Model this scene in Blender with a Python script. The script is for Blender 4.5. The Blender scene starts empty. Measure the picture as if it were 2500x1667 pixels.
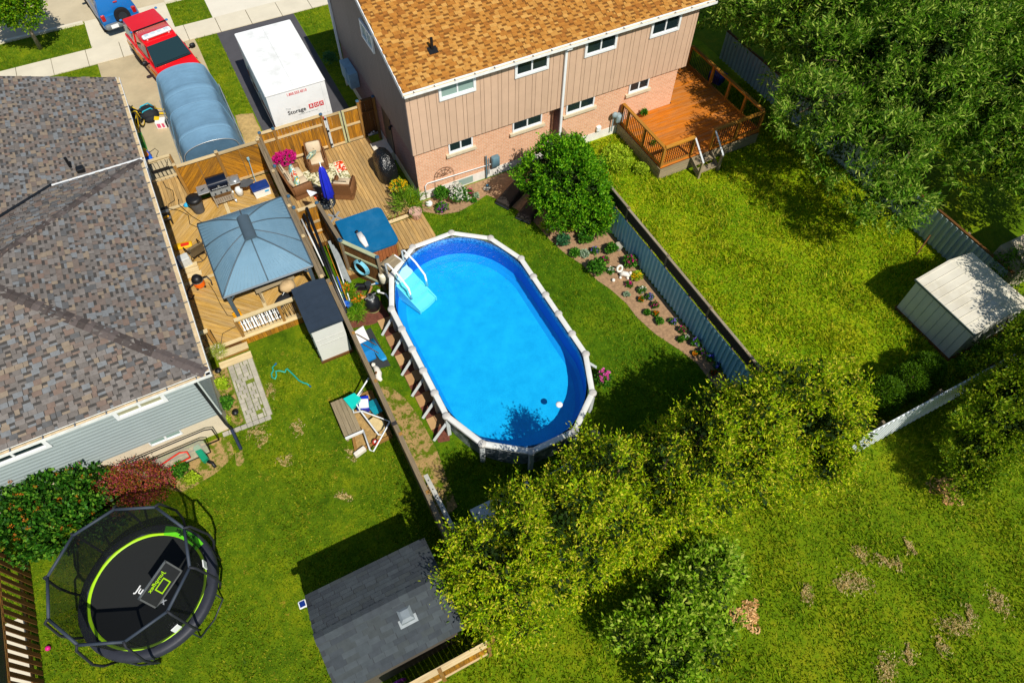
import bpy, math, random
import numpy as np
from mathutils import Vector, Matrix

RND = random.Random(11)
NPR = np.random.default_rng(5)
SC = bpy.context.scene
COL = SC.collection

# ------------------------------------------------------------------ camera
PITCH, ROLL, YAW = (math.radians(a) for a in (56.283, -0.751, 27.798))
def camera_axes():
    cp, sp = math.cos(PITCH), math.sin(PITCH)
    f = Vector((0, cp, -sp)); r = Vector((1, 0, 0)); d = f.cross(r)
    cr, sr = math.cos(ROLL), math.sin(ROLL)
    r2 = r * cr + d * sr; d2 = d * cr - r * sr
    W = Matrix.Rotation(-YAW, 3, 'Z')
    return W @ r2, W @ d2, W @ f
CR, CD, CF = camera_axes()
cam_data = bpy.data.cameras.new('camera')
cam_data.lens = 24.0; cam_data.sensor_width = 36.0; cam_data.sensor_fit = 'HORIZONTAL'
cam_data.clip_start = 0.1; cam_data.clip_end = 600
cam = bpy.data.objects.new('camera', cam_data); COL.objects.link(cam)
cam.matrix_world = Matrix(((CR.x, -CD.x, -CF.x, 0), (CR.y, -CD.y, -CF.y, 0), (CR.z, -CD.z, -CF.z, 20), (0, 0, 0, 1)))
SC.camera = cam

# ------------------------------------------------------------------ sky, sun, exposure
SUN = Vector((0.11, -0.81, 1.0)).normalized()
world = bpy.data.worlds.new('World'); SC.world = world; world.use_nodes = True
wn = world.node_tree.nodes; wl = world.node_tree.links; wn.clear()
sky = wn.new('ShaderNodeTexSky'); sky.sky_type = 'NISHITA'; sky.sun_disc = False
sky.sun_elevation = math.asin(SUN.z); sky.sun_rotation = math.atan2(SUN.x, SUN.y)
sky.air_density = 1.2; sky.dust_density = 0.3; sky.ozone_density = 2.5
bg = wn.new('ShaderNodeBackground'); bg.inputs['Strength'].default_value = 0.07
wo = wn.new('ShaderNodeOutputWorld')
wl.new(sky.outputs[0], bg.inputs[0]); wl.new(bg.outputs[0], wo.inputs[0])
sun_data = bpy.data.lights.new('sun', 'SUN'); sun_data.energy = 4.6; sun_data.angle = math.radians(0.5)
sun_data.color = (1.0, 0.945, 0.85)
sun = bpy.data.objects.new('sun', sun_data); COL.objects.link(sun)
sun.rotation_euler = SUN.to_track_quat('Z', 'Y').to_euler(); sun.location = (0, 0, 40)
SC.view_settings.view_transform = 'Standard'; SC.view_settings.look = 'None'
SC.view_settings.exposure = 0.08; SC.view_settings.gamma = 1.0
SC.view_settings.use_curve_mapping = False
SC.cycles.max_bounces = 6; SC.cycles.transparent_max_bounces = 12

# ------------------------------------------------------------------ materials
def lin(h):
    if not isinstance(h, str): return tuple(h)
    h = h.lstrip('#'); v = [int(h[i:i+2], 16) / 255 for i in (0, 2, 4)]
    return tuple(c / 12.92 if c <= .04045 else ((c + .055) / 1.055) ** 2.4 for c in v)
def mul(c, k): return tuple(min(1, max(0, x * k)) for x in c)
MATS = {}
class NT:
    def __init__(s, name):
        s.m = bpy.data.materials.new(name); s.m.use_nodes = True
        s.n = s.m.node_tree.nodes; s.l = s.m.node_tree.links; s.n.clear()
        s.out = s.n.new('ShaderNodeOutputMaterial')
    def node(s, t, **kw):
        nd = s.n.new(t)
        for k, v in kw.items(): setattr(nd, k, v)
        return nd
    def link(s, a, b): s.l.new(a, b)
    def noise(s, vec, scale, detail=4, rough=.6, dist=0.):
        nd = s.node('ShaderNodeTexNoise'); nd.inputs['Scale'].default_value = scale
        nd.inputs['Detail'].default_value = detail; nd.inputs['Roughness'].default_value = rough
        nd.inputs['Distortion'].default_value = dist
        if vec is not None: s.link(vec, nd.inputs['Vector'])
        return nd.outputs['Fac']
    def ramp(s, fac, stops):
        nd = s.node('ShaderNodeValToRGB'); e = nd.color_ramp.elements
        while len(e) < len(stops): e.new(.5)
        for i, (p, c) in enumerate(stops):
            e[i].position = p; e[i].color = (*c, 1) if len(c) == 3 else c
        s.link(fac, nd.inputs[0]); return nd.outputs[0]
    def mix(s, fac, a, b, mode='MIX'):
        nd = s.node('ShaderNodeMix', data_type='RGBA', blend_type=mode)
        for sock, v in ((nd.inputs[0], fac), (nd.inputs[6], a), (nd.inputs[7], b)):
            if isinstance(v, (int, float)): sock.default_value = v
            elif isinstance(v, tuple): sock.default_value = (*v, 1)
            else: s.link(v, sock)
        return nd.outputs[2]
    def math(s, op, a, b=None, clamp=False):
        nd = s.node('ShaderNodeMath', operation=op, use_clamp=clamp)
        for i, v in enumerate((a, b)):
            if v is None: continue
            if isinstance(v, (int, float)): nd.inputs[i].default_value = v
            else: s.link(v, nd.inputs[i])
        return nd.outputs[0]
    def pos(s): return s.node('ShaderNodeNewGeometry').outputs['Position']
    def scale(s, vec, sc):
        nd = s.node('ShaderNodeMapping'); nd.inputs['Scale'].default_value = sc
        s.link(vec, nd.inputs['Vector']); return nd.outputs[0]
    def objvec(s):
        tc = s.node('ShaderNodeTexCoord').outputs['Object']
        r = s.node('ShaderNodeObjectInfo').outputs['Random']
        m = s.math('MULTIPLY', r, 61.7)
        nd = s.node('ShaderNodeVectorMath', operation='ADD'); s.link(tc, nd.inputs[0]); s.link(m, nd.inputs[1])
        return nd.outputs[0]
    def bump(s, h, strength, dist=.01):
        nd = s.node('ShaderNodeBump'); nd.inputs['Strength'].default_value = strength; nd.inputs['Distance'].default_value = dist
        s.link(h, nd.inputs['Height']); return nd.outputs[0]
    def principled(s, col, rough=.7, spec=.4, metal=0., normal=None, **kw):
        p = s.node('ShaderNodeBsdfPrincipled')
        if isinstance(col, tuple): p.inputs['Base Color'].default_value = (*col, 1)
        else: s.link(col, p.inputs['Base Color'])
        if isinstance(rough, (int, float)): p.inputs['Roughness'].default_value = rough
        else: s.link(rough, p.inputs['Roughness'])
        p.inputs['Specular IOR Level'].default_value = spec; p.inputs['Metallic'].default_value = metal
        for k, v in kw.items(): p.inputs[k].default_value = v
        if normal is not None: s.link(normal, p.inputs['Normal'])
        return p.outputs[0]
    def done(s, surf):
        s.link(surf, s.out.inputs['Surface']); return s.m

def mat(name, col, rough=.7, var=.14, scale=5., bump=0., bscale=45., metal=0., spec=.4, orand=0., dirt=None, dirt_amt=.45, **kw):
    if name in MATS: return MATS[name]
    t = NT(name); c = lin(col); p = t.pos()
    a = t.noise(p, scale, 5); b = t.noise(p, bscale, 3)
    base = t.ramp(a, [(.3, mul(c, 1 - var)), (.7, mul(c, 1 + var))])
    f = t.math('MULTIPLY_ADD', b, 2 * var * .8); f.node.inputs[2].default_value = 1 - var * .8
    base = t.mix(1., base, f, 'MULTIPLY')
    if orand:
        r = t.node('ShaderNodeObjectInfo').outputs['Random']
        f = t.math('MULTIPLY_ADD', r, 2 * orand); f.node.inputs[2].default_value = 1 - orand
        base = t.mix(1., base, f, 'MULTIPLY')
    if dirt:
        d = t.noise(p, scale * .37 + .4, 6, .7)
        base = t.mix(t.math('MULTIPLY', t.ramp(d, [(.5, (0, 0, 0)), (.72, (1, 1, 1))]), dirt_amt), base, lin(dirt))
    nrm = t.bump(b, bump) if bump else None
    MATS[name] = t.done(t.principled(base, rough, spec, metal, nrm, **kw)); return MATS[name]

def wood(name, light, dark, worn=None, worn_amt=.5, rough=.75, orand=.16, grain=(1.3, 26, 26)):
    if name in MATS: return MATS[name]
    t = NT(name); o = t.objvec()
    g = t.noise(t.scale(o, grain), 1.6, 5, .65, .3)
    base = t.ramp(g, [(.28, lin(dark)), (.62, lin(light))])
    r = t.node('ShaderNodeObjectInfo').outputs['Random']
    f = t.math('MULTIPLY_ADD', r, 2 * orand); f.node.inputs[2].default_value = 1 - orand
    base = t.mix(1., base, f, 'MULTIPLY')
    if worn:
        b = t.noise(t.scale(o, (.5, 3, 3)), 1.5, 4, .6)
        base = t.mix(t.math('MULTIPLY', t.ramp(b, [(.42, (0, 0, 0)), (.68, (1, 1, 1))]), worn_amt), base, lin(worn))
    MATS[name] = t.done(t.principled(base, rough, .25, 0, t.bump(g, .35, .004))); return MATS[name]

def leafmat(name, cols, trans=.3, clump=.9, rough=.45, amt=.35):
    if name in MATS: return MATS[name]
    t = NT(name); g = t.node('ShaderNodeNewGeometry')
    n = len(cols)
    base = t.ramp(g.outputs['Random Per Island'], [(i / max(1, n - 1), lin(c)) for i, c in enumerate(cols)])
    k = t.noise(g.outputs['Position'], clump, 3)
    f = t.math('MULTIPLY_ADD', k, 2 * amt * 1.6); f.node.inputs[2].default_value = 1 - amt * 1.6
    base = t.mix(1., base, f, 'MULTIPLY')
    p = t.principled(base, max(rough, .5), .16)
    tr = t.node('ShaderNodeBsdfTranslucent'); t.link(base, tr.inputs[0])
    mx = t.node('ShaderNodeMixShader'); mx.inputs[0].default_value = trans
    t.link(p, mx.inputs[1]); t.link(tr.outputs[0], mx.inputs[2])
    MATS[name] = t.done(mx.outputs[0]); return MATS[name]

def lawnmat(name, c_dark, c_mid, c_light, c_dry, dry=.62, patch=.5, fine=38):
    if name in MATS: return MATS[name]
    t = NT(name); p = t.pos()
    a = t.noise(p, patch, 5, .62); b = t.noise(p, 3.2, 5, .65); f = t.noise(p, fine, 4, .75)
    h = t.noise(p, 13, 4, .7)
    b = t.math('ADD', t.math('MULTIPLY', b, .6), t.math('MULTIPLY', h, .4))
    m = t.math('MULTIPLY_ADD', b, .6); t.link(t.math('MULTIPLY', a, .48), m.node.inputs[2])
    base = t.ramp(m, [(.42, lin(c_dark)), (.54, lin(c_mid)), (.68, lin(c_light))])
    k = t.math('MULTIPLY_ADD', f, 1.9); k.node.inputs[2].default_value = .05
    base = t.mix(1., base, k, 'MULTIPLY')
    d = t.noise(p, 1.25, 7, .72, .2)
    base = t.mix(t.ramp(d, [(dry, (0, 0, 0)), (dry + .07, (.85, .85, .85))]), base, lin(c_dry))
    MATS[name] = t.done(t.principled(base, .9, .1, 0, t.bump(f, .9, .03))); return MATS[name]

# ------------------------------------------------------------------ mesh building
I4 = Matrix.Identity(4)
ABS = {}
def rot(axis, deg): return Matrix.Rotation(math.radians(deg), 3, axis)
class MB:
    def __init__(s): s.v = []; s.f = []; s.mi = []; s.cur = 0
    def use(s, i): s.cur = i; return s
    def add(s, vs, fs, M=None, at=(0, 0, 0)):
        o = len(s.v); at = Vector(at)
        for v in vs:
            v = Vector(v)
            s.v.append((M @ v if M else v) + at)
        for f in fs: s.f.append([i + o for i in f]); s.mi.append(s.cur)
        return s
    def box(s, c, d, M=None):
        x, y, z = d[0] / 2, d[1] / 2, d[2] / 2
        vs = [(-x,-y,-z),(x,-y,-z),(x,y,-z),(-x,y,-z),(-x,-y,z),(x,-y,z),(x,y,z),(-x,y,z)]
        return s.add(vs, [(0,3,2,1),(4,5,6,7),(0,1,5,4),(1,2,6,5),(2,3,7,6),(3,0,4,7)], M, c)
    def bx(s, x0, x1, y0, y1, z0, z1): return s.box(((x0+x1)/2, (y0+y1)/2, (z0+z1)/2), (x1-x0, y1-y0, z1-z0))
    def rbox(s, c, d, r=.02, M=None):          # box with chamfered vertical edges and top
        x, y, z = d[0]/2, d[1]/2, d[2]/2; r = min(r, x*.9, y*.9, z*.9)
        def ring(k, zz):
            a, b = x-k, y-k
            return [(-a+r,-b,zz),(a-r,-b,zz),(a,-b+r,zz),(a,b-r,zz),(a-r,b,zz),(-a+r,b,zz),(-a,b-r,zz),(-a,-b+r,zz)]
        return s.loft([ring(r*.6,-z), ring(0,-z+r), ring(0,z-r), ring(r*.6,z)], True, True, M, c)
    def loft(s, rings, cap0=True, cap1=True, M=None, at=(0,0,0), closed=True):
        n = len(rings[0]); vs = [p for r in rings for p in r]; fs = []
        for i in range(len(rings)-1):
            for j in range(n if closed else n-1):
                k = (j+1) % n; fs.append((i*n+j, i*n+k, (i+1)*n+k, (i+1)*n+j))
        if cap0: fs.append(tuple(reversed(range(n))))
        if cap1: fs.append(tuple(range((len(rings)-1)*n, len(rings)*n)))
        return s.add(vs, fs, M, at)
    def cyl(s, p0, p1, r0, r1=None, n=10, caps=True):
        r1 = r0 if r1 is None else r1; p0, p1 = Vector(p0), Vector(p1)
        q = (p1-p0).to_track_quat('Z', 'Y').to_matrix(); L = (p1-p0).length
        rg = lambda r, z: [(r*math.cos(2*math.pi*i/n), r*math.sin(2*math.pi*i/n), z) for i in range(n)]
        return s.loft([rg(r0, 0), rg(r1, L)], caps, caps, q, p0)
    def tube(s, pts, r, n=8, closed=False):
        pts = [Vector(p) for p in pts]; rs = r if isinstance(r, (list, tuple)) else [r]*len(pts); rings = []
        N = len(pts); up = None
        for i, p in enumerate(pts):
            a = pts[(i-1) % N] if (closed or i) else p; b = pts[(i+1) % N] if (closed or i < N-1) else p
            d = (b-a).normalized()
            if up is None: up = Vector((0,0,1)) if abs(d.z) < .9 else Vector((1,0,0))
            x = d.cross(up)
            if x.length < 1e-5: x = d.cross(Vector((0,1,0)))
            x.normalize(); y = x.cross(d).normalized(); up = y
            rings.append([tuple(p + (x*math.cos(2*math.pi*k/n) + y*math.sin(2*math.pi*k/n))*rs[i]) for k in range(n)])
        if closed: rings.append(rings[0]); return s.loft(rings, False, False)
        return s.loft(rings)
    def lathe(s, prof, c=(0,0,0), n=20, M=None):
        rings = [[(r*math.cos(2*math.pi*i/n), r*math.sin(2*math.pi*i/n), z) for i in range(n)] for r, z in prof]
        return s.loft(rings, True, True, M, c)
    def prism(s, poly, z0, z1, M=None, at=(0,0,0)):
        n = len(poly)
        return s.loft([[(x, y, z0) for x, y in poly], [(x, y, z1) for x, y in poly]], True, True, M, at)
    def ell(s, c, r, n=14, m=8, M=None, jit=0., zmin=None):
        rings = []
        for i in range(1, m):
            a = math.pi*i/m - math.pi/2; ring = []
            for j in range(n):
                b = 2*math.pi*j/n; k = 1 + (RND.random()-.5)*jit
                ring.append((r[0]*math.cos(a)*math.cos(b)*k, r[1]*math.cos(a)*math.sin(b)*k, max(r[2]*math.sin(a)*k, zmin if zmin is not None else -1e9)))
            rings.append(ring)
        return s.loft(rings, True, True, M, c)
    def quad(s, a, b, c, d): return s.add([a, b, c, d], [(0, 1, 2, 3)])

def tag(o, label=None, cat=None, group=None, kind=None):
    for k, v in (('label', label), ('category', cat), ('group', group), ('kind', kind)):
        if v: o[k] = v
    return o
def _link(name, data, parent, A):
    o = bpy.data.objects.new(name, data); COL.objects.link(o); ABS[o] = A
    if parent is not None:
        o.parent = parent; o.matrix_parent_inverse = ABS[parent].inverted()
        if parent in ROOTS: pass
    o.matrix_basis = A if parent is not None else A
    return o
ROOTS = set()
def thing(name, label, cat, loc=(0, 0, 0), rotz=None, group=None):
    """An Empty at the thing's base.  rotz None: parts are given in world coordinates; else local to the Empty."""
    o = bpy.data.objects.new(name, None); COL.objects.link(o); o.empty_display_size = .2
    o.location = loc
    if rotz is None: ABS[o] = Matrix.Translation(loc)
    else: o.rotation_euler = (0, 0, math.radians(rotz)); ABS[o] = I4.copy()
    return tag(o, label, cat, group)
def mesh_of(name, mb, mats, smooth=False, center=True):
    c = Vector((0, 0, 0))
    if center and mb.v:
        xs = [v.x for v in mb.v]; ys = [v.y for v in mb.v]; zs = [v.z for v in mb.v]
        c = Vector(((min(xs)+max(xs))/2, (min(ys)+max(ys))/2, (min(zs)+max(zs))/2))
    me = bpy.data.meshes.new(name); me.from_pydata([v - c for v in mb.v], [], mb.f)
    for m in (mats if isinstance(mats, (list, tuple)) else [mats]): me.materials.append(m)
    if any(mb.mi): me.polygons.foreach_set('material_index', mb.mi)
    if smooth: me.polygons.foreach_set('use_smooth', [True]*len(me.polygons))
    me.update(); return me, c
def part(name, mb, mats, parent=None, smooth=False, label=None, kind=None, autos=None):
    me, c = mesh_of(name, mb, mats, smooth or autos is not None)
    if autos is not None: me.set_sharp_from_angle(angle=math.radians(autos))
    o = _link(name, me, parent, Matrix.Translation(c))
    return tag(o, label, None, None, kind)
def single(name, mb, mats, label, cat, group=None, smooth=False, autos=None, kind=None):
    o = part(name, mb, mats, None, smooth, None, kind, autos); return tag(o, label, cat, group)
def struct(name, mb, mats, smooth=False):
    return part(name, mb, mats, None, smooth, None, 'structure')
BOXC = {}
def boxmesh(L, W, T, m):
    k = (round(L, 2), round(W, 3), round(T, 3), m.name)
    if k not in BOXC:
        me = bpy.data.meshes.new('board'); b = MB().box((0, 0, 0), (max(k[0], .01), W, T))
        me.from_pydata(b.v, [], b.f); me.materials.append(m); BOXC[k] = me
    return BOXC[k]
def board(name, parent, m, p0, p1, w, t, up=(0, 0, 1)):
    """A board from p0 to p1: width w across, thickness t along up."""
    p0, p1, up = Vector(p0), Vector(p1), Vector(up)
    x = (p1 - p0).normalized(); y = up.cross(x).normalized(); z = x.cross(y)
    c = (p0 + p1) / 2
    A = Matrix(((x.x, y.x, z.x, c.x), (x.y, y.y, z.y, c.y), (x.z, y.z, z.z, c.z), (0, 0, 0, 1)))
    return _link(name, boxmesh((p1 - p0).length, w, t, m), parent, A)
def clip_poly(poly, a, b, c):                     # keep a*x+b*y<=c
    out = []
    for i in range(len(poly)):
        p, q = poly[i], poly[(i+1) % len(poly)]
        dp, dq = a*p[0]+b*p[1]-c, a*q[0]+b*q[1]-c
        if dp <= 0: out.append(p)
        if dp*dq < 0:
            k = dp/(dp-dq); out.append((p[0]+(q[0]-p[0])*k, p[1]+(q[1]-p[1])*k))
    return out
def boards_in(parent, poly, ang, w, gap, t, M4, m, name='board'):
    """Fill a convex 2-D polygon with parallel boards; M4 maps (u, v, 0) of the polygon into the build space."""
    ca, sa = math.cos(math.radians(ang)), math.sin(math.radians(ang))
    vs = [-sa*x+ca*y for x, y in poly]; lo, hi = min(vs), max(vs); k = lo; made = []
    while k < hi - .01:
        pc = clip_poly(clip_poly(poly, sa, -ca, -k), -sa, ca, min(k + w - gap, hi))
        k += w
        if len(pc) < 3: continue
        us = [(ca*x+sa*y, -sa*x+ca*y) for x, y in pc]
        cu = (min(u for u, v in us)+max(u for u, v in us))/2; cv = (min(v for u, v in us)+max(v for u, v in us))/2
        if max(u for u, v in us)-min(u for u, v in us) < .05: continue
        mb = MB(); mb.prism([(u-cu, v-cv) for u, v in us], -t, RND.uniform(-.0015, .0015))
        me, _ = mesh_of('board', mb, m, center=False)
        L = Matrix(((ca, -sa, 0, ca*cu-sa*cv), (sa, ca, 0, sa*cu+ca*cv), (0, 0, 1, 0), (0, 0, 0, 1)))
        made.append(_link(name, me, parent, M4 @ L))
    return made
def frame4(o, x, y):
    x, y = Vector(x).normalized(), Vector(y).normalized(); z = x.cross(y); o = Vector(o)
    return Matrix(((x.x, y.x, z.x, o.x), (x.y, y.y, z.y, o.y), (x.z, y.z, z.z, o.z), (0, 0, 0, 1)))
def copy_tree(o, parent=None):
    c = o.copy(); COL.objects.link(c); c.parent = parent; ABS[c] = ABS[o]
    for ch in list(o.children): copy_tree(ch, c)
    return c
def at(root, loc, rz=0., label=None):
    root.location = loc; root.rotation_euler = (0, 0, math.radians(rz))
    if label: root['label'] = label
    return root
def np_mesh(name, V, k, m):
    """Mesh from an (n*k, 3) array: every k rows are one face."""
    n = len(V) // k; me = bpy.data.meshes.new(name)
    me.vertices.add(len(V)); me.vertices.foreach_set('co', np.ascontiguousarray(V, dtype=np.float32).ravel())
    me.loops.add(len(V)); me.loops.foreach_set('vertex_index', np.arange(len(V), dtype=np.int32))
    me.polygons.add(n); me.polygons.foreach_set('loop_start', np.arange(0, len(V), k, dtype=np.int32))
    me.update(calc_edges=True); me.validate(); me.materials.append(m); return me
def text_mesh(name, body, size, M4, m, parent, extrude=.003, bold=False, sx=1.):
    cu = bpy.data.curves.new(name, 'FONT'); cu.body = body; cu.size = size; cu.extrude = extrude
    cu.align_x = 'CENTER'; cu.align_y = 'CENTER'; cu.resolution_u = 2
    if bold: cu.offset = size * .018
    tmp = bpy.data.objects.new('tmp', cu); COL.objects.link(tmp)
    dg = bpy.context.evaluated_depsgraph_get(); dg.update()
    me = bpy.data.meshes.new_from_object(tmp.evaluated_get(dg)); bpy.data.objects.remove(tmp)
    me.materials.clear(); me.materials.append(m); me.name = name
    return _link(name, me, parent, M4 @ Matrix.Diagonal((sx, 1, 1, 1)))
# ------------------------------------------------------------------ shared materials
LAWN_L = lawnmat('lawn_left', '#3a5806', '#5a750b', '#87900f', '#c0963a', .63)
LAWN_P = lawnmat('lawn_pool', '#325406', '#4d700a', '#788a10', '#9a9038', .69)
LAWN_R = lawnmat('lawn_right', '#507806', '#7e9a0a', '#a8a814', '#c0a040', .66)
LAWN_B = lawnmat('lawn_rear', '#446406', '#68820a', '#8f9012', '#b79a5a', .68, .35, 30)
SOIL = mat('garden_soil', '#a08060', .95, .3, 9, .8, 55)
MULCH = mat('mulch', '#6e3f30', .95, .35, 14, .9, 60)
DIRT = mat('dry_dirt', '#b79a63', .95, .25, 8, .6, 50)
def dirtgrass(name):
    t = NT(name); p = t.pos(); a = t.noise(p, 3.4, 6, .72); f = t.noise(p, 42, 4, .7)
    b = t.mix(t.ramp(a, [(.47, (0, 0, 0)), (.56, (1, 1, 1))]), lin('#ab8d5c'), lin('#5c6e12'))
    k = t.math('MULTIPLY_ADD', f, 1.3); k.node.inputs[2].default_value = .35
    MATS[name] = t.done(t.principled(t.mix(1., b, k, 'MULTIPLY'), .95, .1, 0, t.bump(f, .8, .02))); return MATS[name]
DIRTG = dirtgrass('worn_dirt')
CONC = mat('concrete', '#d8cfb8', .85, .07, 1.1, .15, 70)
CONC2 = mat('concrete_pale', '#dfd8c6', .85, .06, .8, .15, 70)
TAN = mat('worn_asphalt', '#b9a987', .9, .12, 1.3, .3, 60)
ASPH = mat('fresh_asphalt', '#4d4c50', .85, .12, 1.2, .35, 70)
STREET = mat('street_asphalt', '#c3b597', .9, .1, .8, .3, 60)
WHITE = mat('white_metal', '#e9ecec', .45, .05, 3, 0)
WHITEP = mat('white_vinyl', '#eff0ee', .5, .05, 3, 0)
GUT = mat('white_gutter', '#eceeea', .45, .08, 6, 0, dirt='#9a8f78', dirt_amt=.35)
BLACK = mat('black_plastic', '#17181b', .45, .2, 8, 0)
DARKM = mat('dark_metal', '#2b3136', .4, .12, 6, 0, spec=.5)
GREYM = mat('grey_metal', '#8c9092', .35, .1, 6, 0, metal=.6)
GALV = mat('galvanised', '#b9bdbd', .35, .1, 6, 0, metal=.5)
BLUEC = mat('blue_cap', '#3c5f78', .4, .1, 6)
TRIMD = mat('dark_trim', '#33302f', .6, .1, 5)
W_DECK = wood('deck_wood', '#c9a56a', '#98753f', '#857457', .5)
W_DECKD = wood('deck_wood_diagonal', '#cda558', '#946c2c', '#c3ad88', .45)
W_FENCE = wood('fence_cedar', '#c98a20', '#7a4d14', '#5b452c', .65, orand=.25)
W_RAIL = wood('rail_wood', '#d9c397', '#b79a66', '#8d7f67', .35)
W_GREY = wood('grey_fence_wood', '#8d7c60', '#5c4e3b', '#6e665a', .5)
W_POST = wood('post_wood', '#b07f38', '#7b5a2c', '#7d6d54', .5)
W_ORANGE = wood('orange_deck_wood', '#d47a12', '#9c520a', '#a88058', .5)
W_ORAIL = wood('orange_rail_wood', '#c98a2a', '#8d5f1e', '#7f6a48', .5)
W_BROWN = wood('brown_wood', '#7a5125', '#46301a', None)
W_PALE = wood('pale_wood', '#e3d0a4', '#c8ad78', '#b09b78', .3)
WEATH = wood('weathered_wood', '#a99878', '#7c6f58', '#8f8470', .4)
def glass(name, col='#1c2a2e', rough=.06):
    if name in MATS: return MATS[name]
    t = NT(name); MATS[name] = t.done(t.principled(lin(col), rough, .6)); return MATS[name]
GLASS = glass('window_glass'); GLASSB = glass('blinded_glass', '#8fa8a0', .12); GLASSC = glass('curtained_glass', '#a3a182', .15)

# ------------------------------------------------------------------ ground, lawns, pavings
def sheet(name, poly, z, m, th=.0):
    return struct(name, MB().add([(x, y, z) for x, y in poly], [tuple(range(len(poly)))]), m)
def rect(x0, x1, y0, y1): return [(x0, y0), (x1, y0), (x1, y1), (x0, y1)]
sheet('ground', rect(-110, 110, -90, 130), 0, LAWN_B)
sheet('lawn', rect(-10.6, 1.2, 3.1, 16.0), .004, LAWN_L)
sheet('lawn', rect(1.25, 12.1, 5.2, 19.5), .004, LAWN_P)
sheet('lawn', rect(12.15, 22.9, 3.2, 24.5), .004, LAWN_R)
sheet('lawn', rect(-12, -4.2, 34.0, 35.0), .004, LAWN_L)
sheet('lawn', rect(-14, -4.2, 36.3, 38.75), .004, LAWN_L)
sheet('lawn', rect(-.25, 1.65, 36.3, 38.75), .004, LAWN_L)
sheet('lawn', [(.4, 34.95), (1.5, 34.95), (1.42, 28.1), (.55, 28.15)], .008, LAWN_L)
sheet('lawn', rect(5.5, 14, 28, 35), .004, LAWN_L)
sheet('street', rect(-60, 60, 39.0, 48), .004, STREET)
k = MB().bx(-60, -4.3, 38.78, 38.96, 0, .1).bx(-.25, 1.6, 38.78, 38.96, 0, .1).bx(5.4, 60, 38.78, 38.96, 0, .1)
struct('kerb', k, CONC)
sheet('driveway', rect(-4.2, .42, 24.95, 35.0), .006, TAN)
sheet('driveway', rect(-4.25, -.25, 36.3, 39.0), .006, CONC)
sheet('driveway', rect(1.5, 5.45, 24.1, 35.0), .006, ASPH)
sheet('driveway', rect(1.65, 5.5, 36.4, 39.0), .006, CONC2)
sidewalk = sheet('sidewalk', rect(-14, 16, 34.98, 36.38), .012, mat('joint_dirt', '#7d745f', .95))
x = -14.0
while x < 16:
    board('slab', sidewalk, CONC, (x + .015, 35.68, .03), (x + 1.56, 35.68, .03), 1.38, .05); x += 1.573
# dirt beside the tent, soil strips
def mound(name, poly, h, m, seed=0):
    """Soil sheet with a raised, uneven middle."""
    rr = random.Random(seed); cx = sum(p[0] for p in poly)/len(poly); cy = sum(p[1] for p in poly)/len(poly)
    rings = []
    for f, z in ((1, .012), (.9, h*.8), (.72, h), (.4, h*1.05)):
        rings.append([(cx+(x-cx)*f+rr.uniform(-.03, .03), cy+(y-cy)*f+rr.uniform(-.03, .03), z*rr.uniform(.85, 1.15)) for x, y in poly])
    return struct(name, MB().loft(rings, False, True), m, True)
def dense(poly, k=3):
    out = []
    for i, p in enumerate(poly):
        q = poly[(i+1) % len(poly)]
        for j in range(k):
            out.append((p[0]+(q[0]-p[0])*j/k+RND.uniform(-.04, .04), p[1]+(q[1]-p[1])*j/k+RND.uniform(-.04, .04)))
    return out
mound('soil', dense([(.6, 26.1), (1.42, 26.3), (1.46, 28.1), (.7, 28.3)]), .06, DIRT, 1)
BED = [(5.9, 19.0), (6.5, 18.5), (7.2, 18.35), (7.9, 18.5), (8.6, 18.7), (8.9, 18.25), (9.3, 17.45), (9.6, 16.6), (9.72, 15.4), (9.9, 14.5),
       (10.2, 13.75), (10.33, 12.8), (10.55, 12.2), (10.72, 11.4), (10.72, 10.7), (10.9, 9.8), (11.3, 8.8), (11.5, 8.1), (11.5, 6.6), (12.05, 6.6),
       (12.05, 16.8), (12.3, 19.55), (6.05, 19.55)]
sheet('garden_bed', BED, .012, SOIL)
mound('garden_bed', dense([(1.3, 16.9), (2.1, 16.6), (2.75, 15.5), (2.75, 14.6), (2.1, 14.75), (1.35, 14.9)], 2), .03, MULCH, 4)
sheet('garden_bed', [(2.35, 15.6), (2.75, 15.6), (2.78, 9.5), (2.7, 9.3), (2.35, 9.4), (2.3, 12)], .010, MULCH)
sheet('path', [(1.3, 12.3), (1.75, 12.0), (2.0, 11.4), (2.15, 10.6), (2.2, 9.2), (2.1, 8.2), (2.0, 7.2), (1.35, 7.0), (1.34, 9.5)], .012, DIRTG)
sheet('path', dense([(-4.6, 12.8), (-3.7, 12.75), (-3.5, 12.0), (-4.2, 11.6), (-5.2, 11.4), (-5.9, 12.0), (-6.8, 12.7)], 2), .012, DIRTG)
sheet('garden_bed', [(-3.5, 15.4), (-2.95, 15.4), (-3.0, 12.95), (-3.65, 12.9)], .012, DIRTG)
sheet('path', dense([(-3.5, 12.0), (-3.33, 11.97), (-3.3, 11.7), (-3.45, 11.45), (-3.62, 11.6)], 2), .013, DIRTG)

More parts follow.
